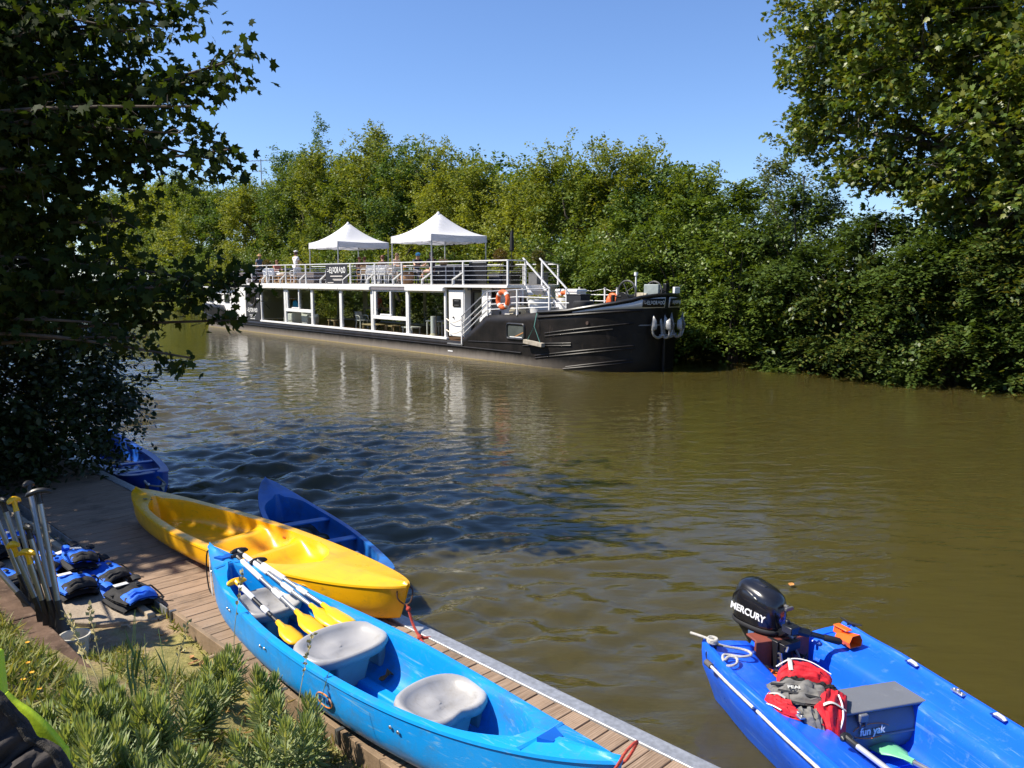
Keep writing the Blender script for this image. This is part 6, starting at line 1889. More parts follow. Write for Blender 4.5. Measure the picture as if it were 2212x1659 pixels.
# fuel hose and red bulb at the stern
mb = MB(); fh = [(.10, .06, .40), (.16, .08, .34), (.20, .09, .22), (.24, .10, .10)]
mb.tube([BB(*p) for p in catmull(fh, 6)], .010, 7)
fh = [(.20, -.10, .20), (.22, -.05, .27), (.25, .03, .28), (.28, .10, .22), (.31, .13, .11)]
mb.tube([BB(*p) for p in catmull(fh, 6)], .010, 7)
props(mb.build("fuel_hose", M("grey rubber hose", (.17, .17, .18), .5)), "grey fuel hose curling from the outboard into the boat", "hose")
t = thing("fuel_tank", "small orange red fuel tank with dark cap tucked behind the red life jacket", "fuel tank", tuple(BB(.30, -.20, .095)), BT + .5)
mb = MB(); mb.box((0, 0, .11), (.30, .16, .20), taper=.85); mb.build("body", orp, t, bevel=.03, seg=3)
mb = MB(); mb.cyl((-.08, 0, .20), (-.08, 0, .235), .03); mb.cyl((-.18, .0, .20), (-.20, 0, .26), .022); mb.build("cap", dark, t)
mb = MB(); mb.tube([(-.02, 0, .20), (0, 0, .24), (.08, 0, .24), (.11, 0, .20)], .012, 6); mb.build("handle", dark, t)
# green paddle and the oar at the frame's edge
gpl = M("mint green paddle plastic", (.16, .48, .26), .4, 0, .06, 6)
make_paddle("paddle", "paddle with mint green blade lying on the motorboat's floor", BB(1.98, .16, .30), BB(.90, .09, .135), dark, alu, gpl, up=(0, 0, 1), sleeve=False, blade=.34, bw=.095, r=.016)
make_paddle("paddle", "paddle with black knob lying along the motorboat's side deck", BB(1.34, -.43, .475), BB(2.75, -.30, .43), dark, M("pale aluminium shaft", (.62, .62, .62), .3, .5), dark, sleeve=False, blade=.34, gripL=.032, r=.016)
# outboard motor
ma = Vector((.50, -.866, 0))
MT = math.atan2(ma.y, ma.x)
pv = BB(.0, -.02, .42)
om = thing("outboard_motor", "black outboard motor with white lettering clamped to the motorboat's stern", "outboard motor", tuple(pv), MT)
cow = bpy.data.materials.new("glossy black cowling"); nt, b = nodes_of(cow)
c_ = ramp(nt, noise(nt, 90, 4, .8), .66, .74, (.010, .010, .013), (.22, .22, .22))
nt.links.new(mixcol(nt, ramp(nt, noise(nt, 6, 5), .45, .7), c_, (.022, .021, .022)), b.inputs["Base Color"]); b.inputs["Roughness"].default_value = .22; b.inputs["Coat Weight"].default_value = .4
def cowl_ring(z, L_, W_, x0, p=3.0, nose=0.0):
    o = []
    for i in range(36):
        a = 2 * PI * i / 36; c, s = math.cos(a), math.sin(a)
        rr = (abs(c) ** p + abs(s) ** p) ** (-1 / p)
        o.append((x0 + L_ / 2 * rr * c, W_ / 2 * rr * s * (1 - .10 * c), z + nose * rr * c * L_ / 2))
    return o
mb = MB()
rings = [cowl_ring(.05, .36, .235, -.135, 2.6), cowl_ring(.065, .40, .262, -.135, 2.6), cowl_ring(.10, .405, .270, -.135, 2.6), cowl_ring(.17, .400, .268, -.135, 2.8), cowl_ring(.24, .385, .260, -.135, 3.0, -.02), cowl_ring(.295, .355, .240, -.135, 3.0, -.06), cowl_ring(.335, .300, .200, -.145, 2.8, -.10), cowl_ring(.355, .22, .145, -.155, 2.4, -.12), cowl_ring(.362, .10, .07, -.165, 2.2, -.12)]
mb.loft(rings, closed=True, cap0=True, cap1=True)
cw_ = mb.build("cowling", cow, om, smooth=60)
mb = MB(); mb.loft([cowl_ring(.045, .412, .274, -.135, 2.6), cowl_ring(.055, .424, .286, -.135, 2.6), cowl_ring(.068, .424, .286, -.135, 2.6), cowl_ring(.078, .410, .274, -.135, 2.6)], closed=True); mb.build("rubber_seam", rubber, cw_)
mb = MB()
for sy in (-1, 1):
    mb.tube(catmull([(-.31, sy * .108, .20), (-.28, sy * .118, .26), (-.20, sy * .108, .318), (-.06, sy * .115, .275)], 5), .006, 6)
mb.tube([(-.26, 0, .346), (-.18, 0, .362), (-.08, 0, .350)], [.015, .03, .015], 10, flat=(1.5, .45)); mb.build("cowling_ridge", cow, cw_, bevel=.012, seg=3)
lettering("maker_lettering", "MERCURY", .072, frame((-.138, -.1365, .165), (1, .0, -.02), None, (0, -1, .02)), M("white decal", (.78, .78, .77), .35), cw_, .0025, .0022, 1.02, .12)
lettering("horse_power_digits", "6.0", .045, frame((.068, .0, .155), (0, 1, 0), None, (1, 0, .1)), M("blue red digits", (.03, .08, .42), .4), cw_, .002, .001)
mb = MB(); mb.cyl((.06, .03, .25), (.095, .03, .25), .014); mb.box((.10, .03, .243), (.022, .075, .026)); mb.build("starter_handle", M("grey starter grip", (.10, .10, .10), .4), om, bevel=.006)
mb = MB(); mb.loft([cowl_ring(-.10, .20, .15, -.10, 2.6), cowl_ring(-.02, .30, .20, -.12, 2.6), cowl_ring(.05, .38, .25, -.135, 2.6)], closed=True, cap0=True)
mb.loft([[(x, y, z) for x, y, z in cowl_ring(-.62, .17, .045, -.14, 2.2)], cowl_ring(-.25, .15, .07, -.12, 2.2), cowl_ring(-.10, .20, .15, -.10, 2.6)], closed=True, cap0=True); mb.build("leg_casing", M("matt black casing", (.012, .012, .013), .45, 0, .3, 8), om)
mb = MB(); mb.box((-.10, -.126, .015), (.05, .012, .035), R(0)); mb.build("serial_plate", M("blue serial plate", (.08, .16, .32), .4), om)
mb = MB(); mb.tube([(-.30, .0, -.62), (-.20, 0, -.63), (-.06, 0, -.62), (.0, 0, -.60)], [.03, .035, .035, .01], 10)
for k in range(3):
    a = k * 2.094; mb.box((-.29, .06 * math.cos(a), -.62 + .06 * math.sin(a)), (.012, .05, .05), mtx=Matrix.Identity(4))
mb.build("propeller_housing", dark, om)
mb = MB()
mb.box((.10, 0, -.01), (.14, .17, .06)); mb.box((.10, 0, -.09), (.04, .20, .16))
for sy in (-1, 1): mb.box((.075, sy * .085, -.07), (.10, .035, .20)); mb.cyl((.12, sy * .085, -.09), (.21, sy * .085, -.09), .012); mb.tube([(.21, sy * .085 - .03, -.11), (.212, sy * .085, -.09), (.21, sy * .085 + .03, -.07)], .008, 6)
mb.build("clamp_bracket", M("black bracket", (.02, .02, .024), .35, .3), om, bevel=.008)
mb = MB(); mb.tube([(.15, -.115, -.04), (.185, -.135, -.02), (.195, -.135, -.10), (.165, -.12, -.13), (.15, -.10, -.12)], .009, 7); mb.tube([(.16, -.06, -.01), (.19, -.07, .01), (.20, -.10, -.01)], .008, 6); mb.build("clamp_handle", screw, om)
mb = MB(); mb.tube(catmull([(.10, .0, -.08), (.13, -.0, -.2), (.16, -.03, -.30)], 5), .005, 5); mb.tube(catmull([(.12, .05, -.08), (.15, .07, -.2), (.16, .05, -.32)], 5), .005, 5); mb.build("cable", M("red brown cable", (.12, .03, .02), .5), om)
# tiller arm swings over the boat to the right
mb = MB()
t0 = Vector((.06, .0, .05)); t1 = Vector((.19, -.05, .145)); 
mb.bar(t0, t1, .06, .05); mb.box(tuple(t1), (.09, .09, .055)); mb.cyl(t1 + Vector((-.03, 0, .0)), t1 + Vector((-.03, 0, .055)), .018)
tdir = Vector((.46, .83, -.26)).normalized()
mb.tube([t1, t1 + tdir * .14], [.030, .026], 8, flat=(1, 1.2)); 
tl = mb.build("tiller_arm", M("black tiller paint", (.018, .020, .026), .3, .3), om, bevel=.006)
mb = MB(); mb.cyl(t1 + tdir * .13, t1 + tdir * .25, .019)
mb.build("tiller_tube", cow, tl)
mb = MB(); mb.tube([t1 + tdir * .24, t1 + tdir * .255, t1 + tdir * .36, t1 + tdir * .375], [.018, .024, .026, .018], 12); mb.build("twist_grip", rubber, tl)
mb = MB(); mb.tube([(.06, .03, .02), (.10, .035, .04), (.14, .04, .035)], .010, 7); mb.build("shift_lever", screw, om)
# floating orange leaf
mb = MB(); mb.loft([[(x, y * w, .004 + .006 * abs(y) / .03) for y in (-.03, 0, .03)] for x, w in ((-.04, .2), (-.01, 1), (.02, .8), (.045, .1))], closed=False)
o = mb.build("floating_leaf", M("orange leaf", (.55, .24, .06), .6), None); o.location = (2.75, 7.55, .022); o.rotation_euler = (0, 0, 1.0)
props(o, "single orange leaf floating on the water beyond the outboard motor", "leaf")
# ------------------------------------------------------------------ vegetation
bark = M("grey brown bark", (.075, .058, .042), .9, 0, .4, 6, .7, 18)
bark_p = M("mottled plane bark", (.075, .064, .046), .85, 0, .45, 3, .5, 14)
G_far = [leaf_mat("hornbeam leaves %d" % k, st, rough=.55, trans=.32, spec=.25) for k, st in enumerate((
    [(.091, .134, .020), (.158, .197, .027), (.218, .250, .033), (.121, .161, .024), (.249, .241, .040)],
    [(.060, .107, .020), (.113, .161, .027), (.173, .214, .030), (.091, .134, .020)],
    [(.136, .169, .024), (.211, .250, .033), (.264, .276, .040), (.166, .197, .027)],
    [(.044, .093, .024), (.076, .134, .030), (.121, .178, .036), (.060, .107, .024)]))]
G_bank = [leaf_mat("bank shrub leaves %d" % k, st, rough=.45, trans=.28, spec=.4) for k, st in enumerate((
    [(.039, .074, .015), (.066, .109, .020), (.098, .142, .025), (.053, .089, .016)],
    [(.066, .116, .018), (.112, .170, .025), (.151, .204, .030), (.079, .122, .019)],
    [(.033, .061, .014), (.053, .089, .019), (.079, .116, .022), (.144, .136, .027)]))]
G_plane = leaf_mat("plane tree leaves", [(.049, .088, .016), (.078, .126, .018), (.122, .169, .025), (.171, .177, .028), (.064, .105, .017)], rough=.42, trans=.28, spec=.45)
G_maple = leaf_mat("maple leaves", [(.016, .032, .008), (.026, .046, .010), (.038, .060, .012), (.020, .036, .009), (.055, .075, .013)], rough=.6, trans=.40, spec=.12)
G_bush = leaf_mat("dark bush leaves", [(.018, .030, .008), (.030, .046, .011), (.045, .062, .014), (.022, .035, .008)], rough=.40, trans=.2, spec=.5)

def twig_leaves(rg, C, D, per, length, spread, lsize, droop=.25, along_w=.5, jit=.5):
    """leaves set alternately along twigs that start at C and run along D; returns arrays for leaf_mesh"""
    n = len(C)
    t = rg.uniform(0, 1, (n, per))
    side = norm(np.cross(D, rg.normal(size=(n, 3)) * .35 + np.array([0, 0, 1.0])))
    sg = rg.choice([-1.0, 1.0], (n, per))
    L = length * rg.uniform(.6, 1.25, (n, 1))
    off = rg.normal(size=(n, per, 3)) * spread
    P = C[:, None] + D[:, None] * (t * L)[..., None] + side[:, None] * (sg * lsize * .25)[..., None] + off
    P[..., 2] -= droop * (t * L) ** 2
    A = side[:, None] * sg[..., None] + D[:, None] * along_w + rg.normal(size=(n, per, 3)) * jit * .6
    A[..., 2] -= droop * .8
    Uv = np.array([0, 0, 1.0]) + rg.normal(size=(n, per, 3)) * jit
    S = lsize * rg.uniform(.65, 1.25, (n, per))
    return P.reshape(-1, 3), A.reshape(-1, 3), Uv.reshape(-1, 3), S.ravel()

def blob_points(rg, blobs, n, shell=.55, zmin=.05):
    w = np.array([(r[0] * r[1] + r[0] * r[2] + r[1] * r[2]) * (q if q else 1) for c, r, q in blobs]); w /= w.sum()
    idx = rg.choice(len(blobs), n, p=w)
    C = np.array([b_[0] for b_ in blobs])[idx]; Rr = np.array([b_[1] for b_ in blobs])[idx]
    d = norm(rg.normal(size=(n, 3)))
    rad = shell + (1 - shell) * rg.uniform(0, 1, (n, 1)) ** .6
    rad *= 1 + .10 * rg.normal(size=(n, 1))
    P = C + d * Rr * rad
    P[:, 2] = np.maximum(P[:, 2], zmin + rg.uniform(0, .3, n))
    return P, norm(d / Rr)

def limbs(rg, mb, base, top, r0, ends, sag=.2):
    base = Vector(base); top = Vector(top)
    k = 7
    tr = [base.lerp(top, i / k) + Vector((rg.normal() * .06 * i, rg.normal() * .06 * i, 0)) for i in range(k + 1)]
    mb.tube(tr, [r0 * (1 - .72 * i / k) for i in range(k + 1)], 9)
    for e_ in ends:
        e_ = Vector(e_); j = min(k - 1, max(1, int(k * (.25 + .6 * max(0, min(1, (e_.z - base.z) / max(top.z - base.z, .1) - .15))))))
        a = tr[j]; mid = a.lerp(e_, .5) + Vector((rg.normal() * .2, rg.normal() * .2, (e_ - a).length * sag * .3))
        mb.tube(catmull([a, mid, e_], 4), [r0 * .36 * (1 - i / 9) + .010 for i in range(9)], 6)

def tree(label, s, n, zt, rad, mat, cl, per, lsize=.21, up=.55, shape='diamond', group=None, name="tree", seed=0, zb=.35, cat="tree", spikes=5, squash=1.0, droop=.2, tw=.85):
    rg = np.random.default_rng(1000 + seed)
    p0 = B3(s, n, 0)
    gz = float(ground_h(np.array(p0.x), np.array(p0.y))) - .1
    gz = max(gz, -.3)
    t = thing(name, label, cat, (p0.x, p0.y, gz), 0, group)
    H = zt - gz
    blobs = [((0, 0, H * (.50 + zb * .12)), (rad, rad * squash, H * .42), 1)]
    for k in range(spikes):
        a = rg.uniform(0, 6.28); rr = rad * rg.uniform(.15, .75); h_ = H * rg.uniform(.74, .93)
        r_ = rad * rg.uniform(.22, .42)
        blobs.append(((rr * math.cos(a), rr * math.sin(a) * squash, h_ - .1), (r_, r_, H * rg.uniform(.10, .17)), 1.5))
    for k in range(4):
        a = rg.uniform(0, 6.28); rr = rad * .75
        blobs.append(((rr * math.cos(a), rr * math.sin(a) * squash, H * rg.uniform(.15, .55)), (rad * .45, rad * .45, H * .16), 1))
    L0, Dn0 = blob_points(rg, blobs, max(24, cl // 7), .60)
    pk = rg.integers(0, len(L0), cl)
    P = L0[pk] + rg.normal(size=(cl, 3)) * (.16 + .085 * rad) * np.array([1, 1, 1.25]); Dn = Dn0[pk]
    P[:, 2] = np.maximum(P[:, 2], .15)
    D = norm(Dn * .75 + np.array([0, 0, up]) + rg.normal(size=P.shape) * .35)
    leaf_mesh("crown", *twig_leaves(rg, P, D, per, tw, lsize * .6, lsize, droop=droop), shape, mat, t)
    mb = MB(); ends = [P[i] for i in rg.choice(len(P), 9)]
    limbs(rg, mb, (0, 0, -.3), (rg.normal() * .3, rg.normal() * .3, H * .86), max(.08, rad * .055), ends)
    mb.build("trunk", bark, t)
    return t

grp = "trees in the row on the far bank"
FT = [(-84, 12, 13.5, 5.5, 2, "far tree on the far bank where the canal bends, right one of the group"), (-95, 13, 14.0, 6.5, 1, "far tree at the canal bend, second from the right of that group"), (-108, 12, 14.5, 7.5, 2, "far broad tree at the canal bend seen through the maple leaves"), (-112, 0, 12.5, 7.0, 0, "tree closing the view at the end of the canal, behind the maple"), (-116, -12, 12.5, 7.5, 1, "furthest left tree at the end of the canal, behind the bush"),
      (-73, 11, 13.6, 4.6, 1, "yellow-green tree on the far bank beyond the barge's stern, furthest away"),
      (-66, 10.5, 10.9, 4.0, 2, "pale sunlit tree glimpsed under the hanging maple branches"),
      (-60, 10, 11.1, 3.8, 1, "tree on the far bank just clear of the maple's lowest branch tips"),
      (-54, 10.5, 11.6, 3.6, 3, "darker low tree left of the roof aerial"),
      (-48.5, 10, 11.3, 3.4, 2, "yellow-green tree rising straight behind the barge's stern awning"),
      (-43.5, 11, 13.4, 3.0, 3, "tall dark tree with a twin top behind the guest in the straw hat"),
      (-40, 10, 11.9, 3.0, 1, "tree behind the guest in white with captain hat"),
      (-36.5, 10.5, 11.8, 2.9, 0, "tree with thin upright shoots left of the left tent's peak"),
      (-33, 10, 11.1, 2.8, 1, "tree directly behind the left tent's peak"),
      (-29.6, 10.5, 12.1, 2.9, 0, "tallest pointed tree, standing behind the gap between the tents"),
      (-26.6, 10, 10.9, 2.6, 3, "darker tree behind the gap between the two tents"),
      (-23.6, 10.5, 10.5, 2.6, 0, "tree with a single thin leading shoot left of the right tent's peak"),
      (-20.7, 10, 10.0, 2.5, 2, "yellowish tree behind the right tent's peak"),
      (-18.2, 10.5, 8.9, 2.3, 0, "lower tree in the dip of the skyline right of the right tent's peak"),
      (-15.4, 10, 8.2, 2.4, 2, "broad yellow-green tree behind the bar counter"),
      (-12.4, 10.2, 8.8, 2.5, 0, "tree rising behind the closed black parasol"),
      (-9.6, 10, 8.6, 2.4, 1, "tree in front of the pale poplar"),
      (-7.2, 10.3, 8.2, 2.2, 0, "leafy tree behind the sun deck's fore railing"),
      (-5.0, 10, 7.7, 2.1, 3, "dark green tree with loose sideways shoots behind the slanting stair rails"),
      (-3.2, 10.2, 6.6, 1.9, 1, "last tree of the row, with feathery shoots against the sky")]
for k, (s, n, z, r_, m_, lab) in enumerate(FT):
    z += (.5, -.6, .3, -.7, .7, -.3)[k % 6] * (1 if s > -50 else 0)
    r_ *= .93
    tree(lab, s, n, z, r_, G_far[m_], int(260 + 85 * min(r_, 4.6)), 42, .36 if s < -80 else .24 if s < -50 else (.195 if s < -25 else .155), group=grp, seed=k, spikes=8, up=.62, tw=.95)
# a second row behind closes the gaps
for k, (s, n, z, r_) in enumerate(((-58, 17, 11.5, 5), (-46, 17, 12.5, 5), (-35, 16, 11.5, 4.5), (-25, 16, 11, 4.5), (-16, 16, 8.6, 4), (-8, 16, 6.8, 3))):
    tree("second-row tree seen through gaps behind the far bank row, %s" % ("beyond the stern", "behind the twin-topped tree", "behind the left tent", "behind the right tent", "behind the bar counter", "behind the stair rails")[k], s, n, z - .5, r_, G_far[3], 520, 30, .30, group="second row of trees on the far bank", seed=60 + k)
tree("pale thin grey-green poplar sticking up above the skyline", -14.6, 17, 11.6, 1.0, leaf_mat("pale poplar leaves", [(.13, .15, .09), (.20, .21, .13), (.10, .12, .06)]), 110, 22, .16, up=1.6, name="poplar", seed=80, spikes=6)
tree("round distant grey-green willow right of the feathery last tree", -5.2, 22, 9.0, 2.6, leaf_mat("willow leaves", [(.075, .100, .035), (.11, .135, .05), (.06, .08, .03)]), 330, 30, .19, name="willow", seed=81, droop=.5)
# low shrubs right behind the barge, their tops show over the sun deck
SH = [(-62, 7.5, 4.2, 3.2, "low pale shrub on the far bank left of the barge's stern"), (-55, 7.2, 4.6, 3.2, "dense low shrub over the water just beyond the barge's stern"), (-48, 7.4, 4.9, 3.2, "low shrub behind the stern deckhouse"), (-41, 7.3, 5.0, 3.2, "low shrub behind the stern awning"),
      (-34, 7.4, 5.2, 3.2, "low shrub behind the guest in white"), (-28, 7.4, 5.0, 3.0, "low shrub under the left tent's far edge"), (-22, 7.4, 5.1, 3.0, "bright low shrub between the tent legs of the left tent"), (-16.5, 7.4, 5.0, 2.8, "bright low shrub seen under the right tent"), (-11.5, 7.4, 5.0, 2.6, "low shrub behind the bar counter"), (-7, 7.3, 4.6, 2.4, "low shrub behind the fore railing")]
for k, (s, n, z, r_, lab) in enumerate(SH):
    tree(lab, s, n, z, r_, (G_far[2], G_bank[1])[k % 2], 330, 40, .15, up=.45, group="low shrubs behind the barge", name="shrub", cat="shrub", seed=100 + k, zb=-.4, squash=.6)
# overhanging shrubs on the right bank
RB = [(-3.6, 7.2, 5.6, 2.2, 1, "light green shrub right behind the bow windlass"), (-1.2, 7.4, 6.0, 2.1, 1, "bright arching shrub right of the bow"), (.6, 8.2, 6.6, 1.9, 1, "tall sunlit shrub under the plane tree's left edge"), (1.6, 6.8, 4.6, 2.0, 1, "shrub overhanging the water beside the bow"),
      (3.2, 8.2, 6.1, 2.1, 0, "tall shrub with bare twigs near the thin pole"), (4.2, 6.9, 4.3, 2.0, 0, "layered shrub dipping to the water, second right of the bow"), (6.0, 8.0, 5.0, 2.2, 0, "tall dark shrub below the plane tree's sky gap"), (6.6, 6.7, 3.9, 2.0, 2, "layered dark shrub over the water below the plane tree"),
      (9.0, 6.8, 4.4, 2.2, 0, "layered shrub in front of the plane tree's trunk"), (11.3, 7.0, 4.8, 2.3, 2, "dark shrub at the right edge of the photo"), (13.6, 7.2, 5.0, 2.4, 0, "shrub at the far right whose tip is cut by the photo's edge")]
def bank_shrub(label, s, n, z, r_, mat, seed):
    rg = np.random.default_rng(2000 + seed)
    p0 = B3(s, n, 0); gz = max(float(ground_h(np.array(p0.x), np.array(p0.y))), 0) - .05
    t = thing("bank_shrub", label, "shrub", (p0.x, p0.y, gz), 0, "shrubs overhanging the water on the right bank")
    H = z - gz
    # layered sprays: flat twigs that start inside and reach outwards, nearer the water they droop
    nl = int(330 + 75 * r_)
    nlob = int(13 + 4 * r_)
    lvl0 = rg.uniform(.02, 1, nlob) ** .85; ang0 = rg.uniform(0, 2 * PI, nlob)
    pk = rg.integers(0, nlob, nl)
    lvl = np.clip(lvl0[pk] + rg.normal(size=nl) * .045, .02, 1); ang = ang0[pk] + rg.normal(size=nl) * .24
    prof = np.where(lvl < .75, 1.0 - .25 * np.abs(lvl - .3), (1 - lvl) / .25 * .75 + .12)
    rr = r_ * prof * (rg.uniform(.72, 1.12, nlob)[pk] + rg.normal(size=nl) * .08)
    C = np.stack([np.cos(ang) * rr, np.sin(ang) * rr, lvl * H], -1) + rg.normal(size=(nl, 3)) * np.array([.10, .10, .05])
    C[:, 2] = np.maximum(C[:, 2], -gz + .12)
    D = norm(np.stack([np.cos(ang), np.sin(ang), .12 + .8 * (lvl > .82)], -1) + rg.normal(size=(nl, 3)) * .3)
    ls = .125
    leaf_mesh("foliage", *twig_leaves(rg, C - D * .5, D, 44, 1.35, .022, ls, droop=.26, jit=.20, along_w=.6), 'oval', mat, t)
    ni = 160
    C2 = np.stack([rg.normal(size=ni) * r_ * .45, rg.normal(size=ni) * r_ * .45, rg.uniform(.1, .9, ni) * H], -1)
    leaf_mesh("inner_foliage", *twig_leaves(rg, C2, norm(rg.normal(size=(ni, 3))), 24, .8, .1, .15), 'oval', mat, t)
    mb = MB()
    for k in range(7):
        a = rg.uniform(0, 6.28); e_ = (math.cos(a) * r_ * .8, math.sin(a) * r_ * .8, H * rg.uniform(.4, .95))
        mb.tube(catmull([(rg.normal() * .2, rg.normal() * .2, -.3), (e_[0] * .35, e_[1] * .35, e_[2] * .55), e_], 4), [.05 * (1 - i / 9) + .008 for i in range(9)], 6)
    mb.build("stems", bark, t)
for k, (s, n, z, r_, m_, lab) in enumerate(RB):
    bank_shrub(lab, s, n, z, r_, G_bank[m_], k)
for k, (s_, n_, z_, r_) in enumerate(((6.5, 13.5, 5.4, 2.4), (9.0, 13, 7.6, 2.6), (12.5, 13, 8.6, 3.0))):
    tree(("dark tree behind the bank shrubs, left of the plane tree's trunk", "dark tree right behind the plane tree's trunk", "dark tree filling the right edge behind the plane tree")[k], s_, n_, z_, r_, G_bank[2], 330, 34, .19, group="dark trees behind the plane tree", seed=90 + k)
# the big plane tree
rg = np.random.default_rng(5)
p0 = B3(10.0, 9.0, 0); gz = 1.0
pt_ = thing("plane_tree", "huge dark plane tree leaning over the right bank, trunk at the right", "tree", (p0.x, p0.y, gz))
ex_ = np.array([.6426, -.7662, 0]); ny_ = np.array([.7662, .6426, 0])
def PT(ds, dn, z): return tuple(ex_ * ds + ny_ * dn + np.array([0, 0, z - gz]))
pb = []
for ds, dn, z, r_, q in ((-1.0, -.5, 14.5, 4.8, 1), (-4.2, -.6, 12.0, 3.0, 1.2), (-6.3, -.2, 10.0, 1.7, 1.3), (-4.6, -1.2, 8.6, 2.1, 1), (-2.3, -2.2, 9.6, 2.4, 1.1), (1.5, -1.6, 10.5, 3.2, 1), (3.5, 0, 12.5, 4.0, .8), (.2, -2.6, 7.2, 1.9, 1), (2.6, -2.2, 7.0, 2.0, 1), (-2.8, 0, 6.9, 1.5, .7), (-5.8, 0, 13.8, 1.7, 1), (-4.6, -.5, 16, 2.6, 1), (-6.6, -.6, 8.2, 1.2, 1.2), (-7.2, -.3, 11.2, 1.2, 1.2), (-3.6, -1.6, 6.6, 1.3, 1.1), (-1.2, -2.0, 6.0, 1.3, 1), (1.2, -2.6, 5.6, 1.5, 1), (-5.2, -.8, 6.6, .8, .9), (-7.0, -.2, 14.5, 1.4, 1), (3.2, -2.6, 5.4, 1.6, 1), (-.4, -1.6, 8.6, 2.2, 1.1), (1.6, -3.0, 8.8, 2.2, 1.1), (-1.8, -1.2, 5.4, 1.0, .8), (4.8, -3, 6.5, 2.2, 1), (4.0, -1.5, 9.0, 2.2, .8), (-1.2, -2.9, 12.2, 2.0, 1)):
    pb.append((PT(ds, dn, z), (r_, r_, r_ * .78), q))
P, Dn = blob_points(rg, pb, 3300, .40)
D = norm(Dn * .8 + np.array([0, 0, .15]) + rg.normal(size=P.shape) * .5)
leaf_mesh("crown", *twig_leaves(rg, P - D * .3, D, 28, .85, .09, .18, droop=.25, jit=.7), 'plane', G_plane, pt_)
mb = MB()
tp = [PT(-.2 + .2 * math.sin(i), -.3, 1 + i * 1.5) for i in range(9)]
mb.tube(tp, [.48 - .045 * i for i in range(9)], 12)
for (c, r_, q) in pb:
    j = max(2, min(7, int((c[2] + gz - 1) / 1.5 - 1.6)))
    a = Vector(tp[j]); e_ = Vector(c); m_ = a.lerp(e_, .5) + Vector((rg.normal() * .4, rg.normal() * .4, .5))
    mb.tube(catmull([a, m_, e_], 5), [.17 * (1 - i / 12) + .02 for i in range(11)], 7)
    for k in range(7):
        d = norm(rg.normal(size=3)); e2_ = e_ + Vector(d * np.array(r_) * .95); m2 = e_.lerp(e2_, .5) + Vector((0, 0, rg.normal() * .25))
        mb.tube(catmull([e_.lerp(a, .2 * k / 7), m2, e2_], 4), [.045 * (1 - i / 9) + .006 for i in range(9)], 5)
mb.build("trunk", bark_p, pt_, smooth=60)
# thin pole and roof aerial against the sky
t = thing("thin_pole", "thin dark pole rising from the shrubs below the plane tree's left edge", "pole", tuple(B3(1.0, 12, 1.0)))
mb = MB(); mb.cyl((0, 0, 0), (0, 0, 6.15), .06, .04); mb.build("shaft", M("dark pole metal", (.06, .06, .06), .5), t)
mb = MB(); mb.box((0, 0, 6.15), (.12, .12, .06)); mb.build("cap", M("dark pole metal", (.06, .06, .06), .5), t)
t = thing("roof_aerial", "small comb-like television aerial poking above the trees beyond the stern", "aerial", tuple(B3(-57.6, 14, 9.0)))
mb = MB(); mb.cyl((0, 0, 0), (0, 0, 5.6), .05); mb.build("mast", greyrail, t)
mb = MB(); mb.bar((-1.2, 0, 5.4), (1.0, 0, 5.5), .05)
for k in range(6): mb.bar((-1.1 + k * .4, -.5, 5.4), (-1.1 + k * .4, .5, 5.45), .03)
mb.bar((-.8, 0, 4.4), (.6, 0, 4.4), .04); mb.build("antenna_comb", greyrail, t)
# trees on the near bank behind the viewer, mirrored in the cabin windows
for k, (x, y, h_, r_) in enumerate(((-27, 25, 9, 4.5), (-37, 36, 11, 5), (-47, 46, 11, 5.5), (-58, 56, 12, 6), (-70, 67, 12, 6.5), (-83, 79, 13, 7), (-97, 92, 13, 7.5), (-112, 106, 14, 8))):
    rg = np.random.default_rng(300 + k)
    t = thing("near_bank_tree", ("near bank tree mirrored beside the entrance door", "near bank tree mirrored in the sixth cabin window", "near bank tree mirrored in the fifth cabin window", "near bank tree mirrored in the fourth cabin window", "near bank tree mirrored in the third cabin window", "near bank tree mirrored in the second cabin window", "near bank tree mirrored in the first cabin window", "near bank tree mirrored near the porthole panel")[k], "tree", (x, y, .6), 0, "near bank trees seen only as reflections in the cabin windows")
    blobs = [((0, 0, h_ * .62), (r_, r_, h_ * .34), 1), ((r_ * .5, 0, h_ * .35), (r_ * .6, r_ * .6, h_ * .2), 1), ((-r_ * .5, .5, h_ * .4), (r_ * .6, r_ * .6, h_ * .2), 1), ((0, 0, 1.0), (r_, r_, 1.2), 1)]
    P, Dn = blob_points(rg, blobs, 420); D = norm(Dn + np.array([0, 0, .4]))
    leaf_mesh("crown", *twig_leaves(rg, P, D, 26, 1.2, .2, .11 * r_), 'diamond', G_far[(0, 2, 1, 2, 0, 1, 2, 0)[k]], t)
    mb = MB(); limbs(rg, mb, (0, 0, -.7), (0, 0, h_ * .8), .28, [P[i] for i in range(8)]); mb.build("trunk", bark, t)

# ------------------------------------------------------------------ the maple in the left foreground
rg = np.random.default_rng(21)
mp = thing("maple_tree", "dark shaded maple whose leafy branches hang in from the left", "tree", (-9.0, 9.8, .4))
m0 = np.array([-9.0, 9.8, .4])
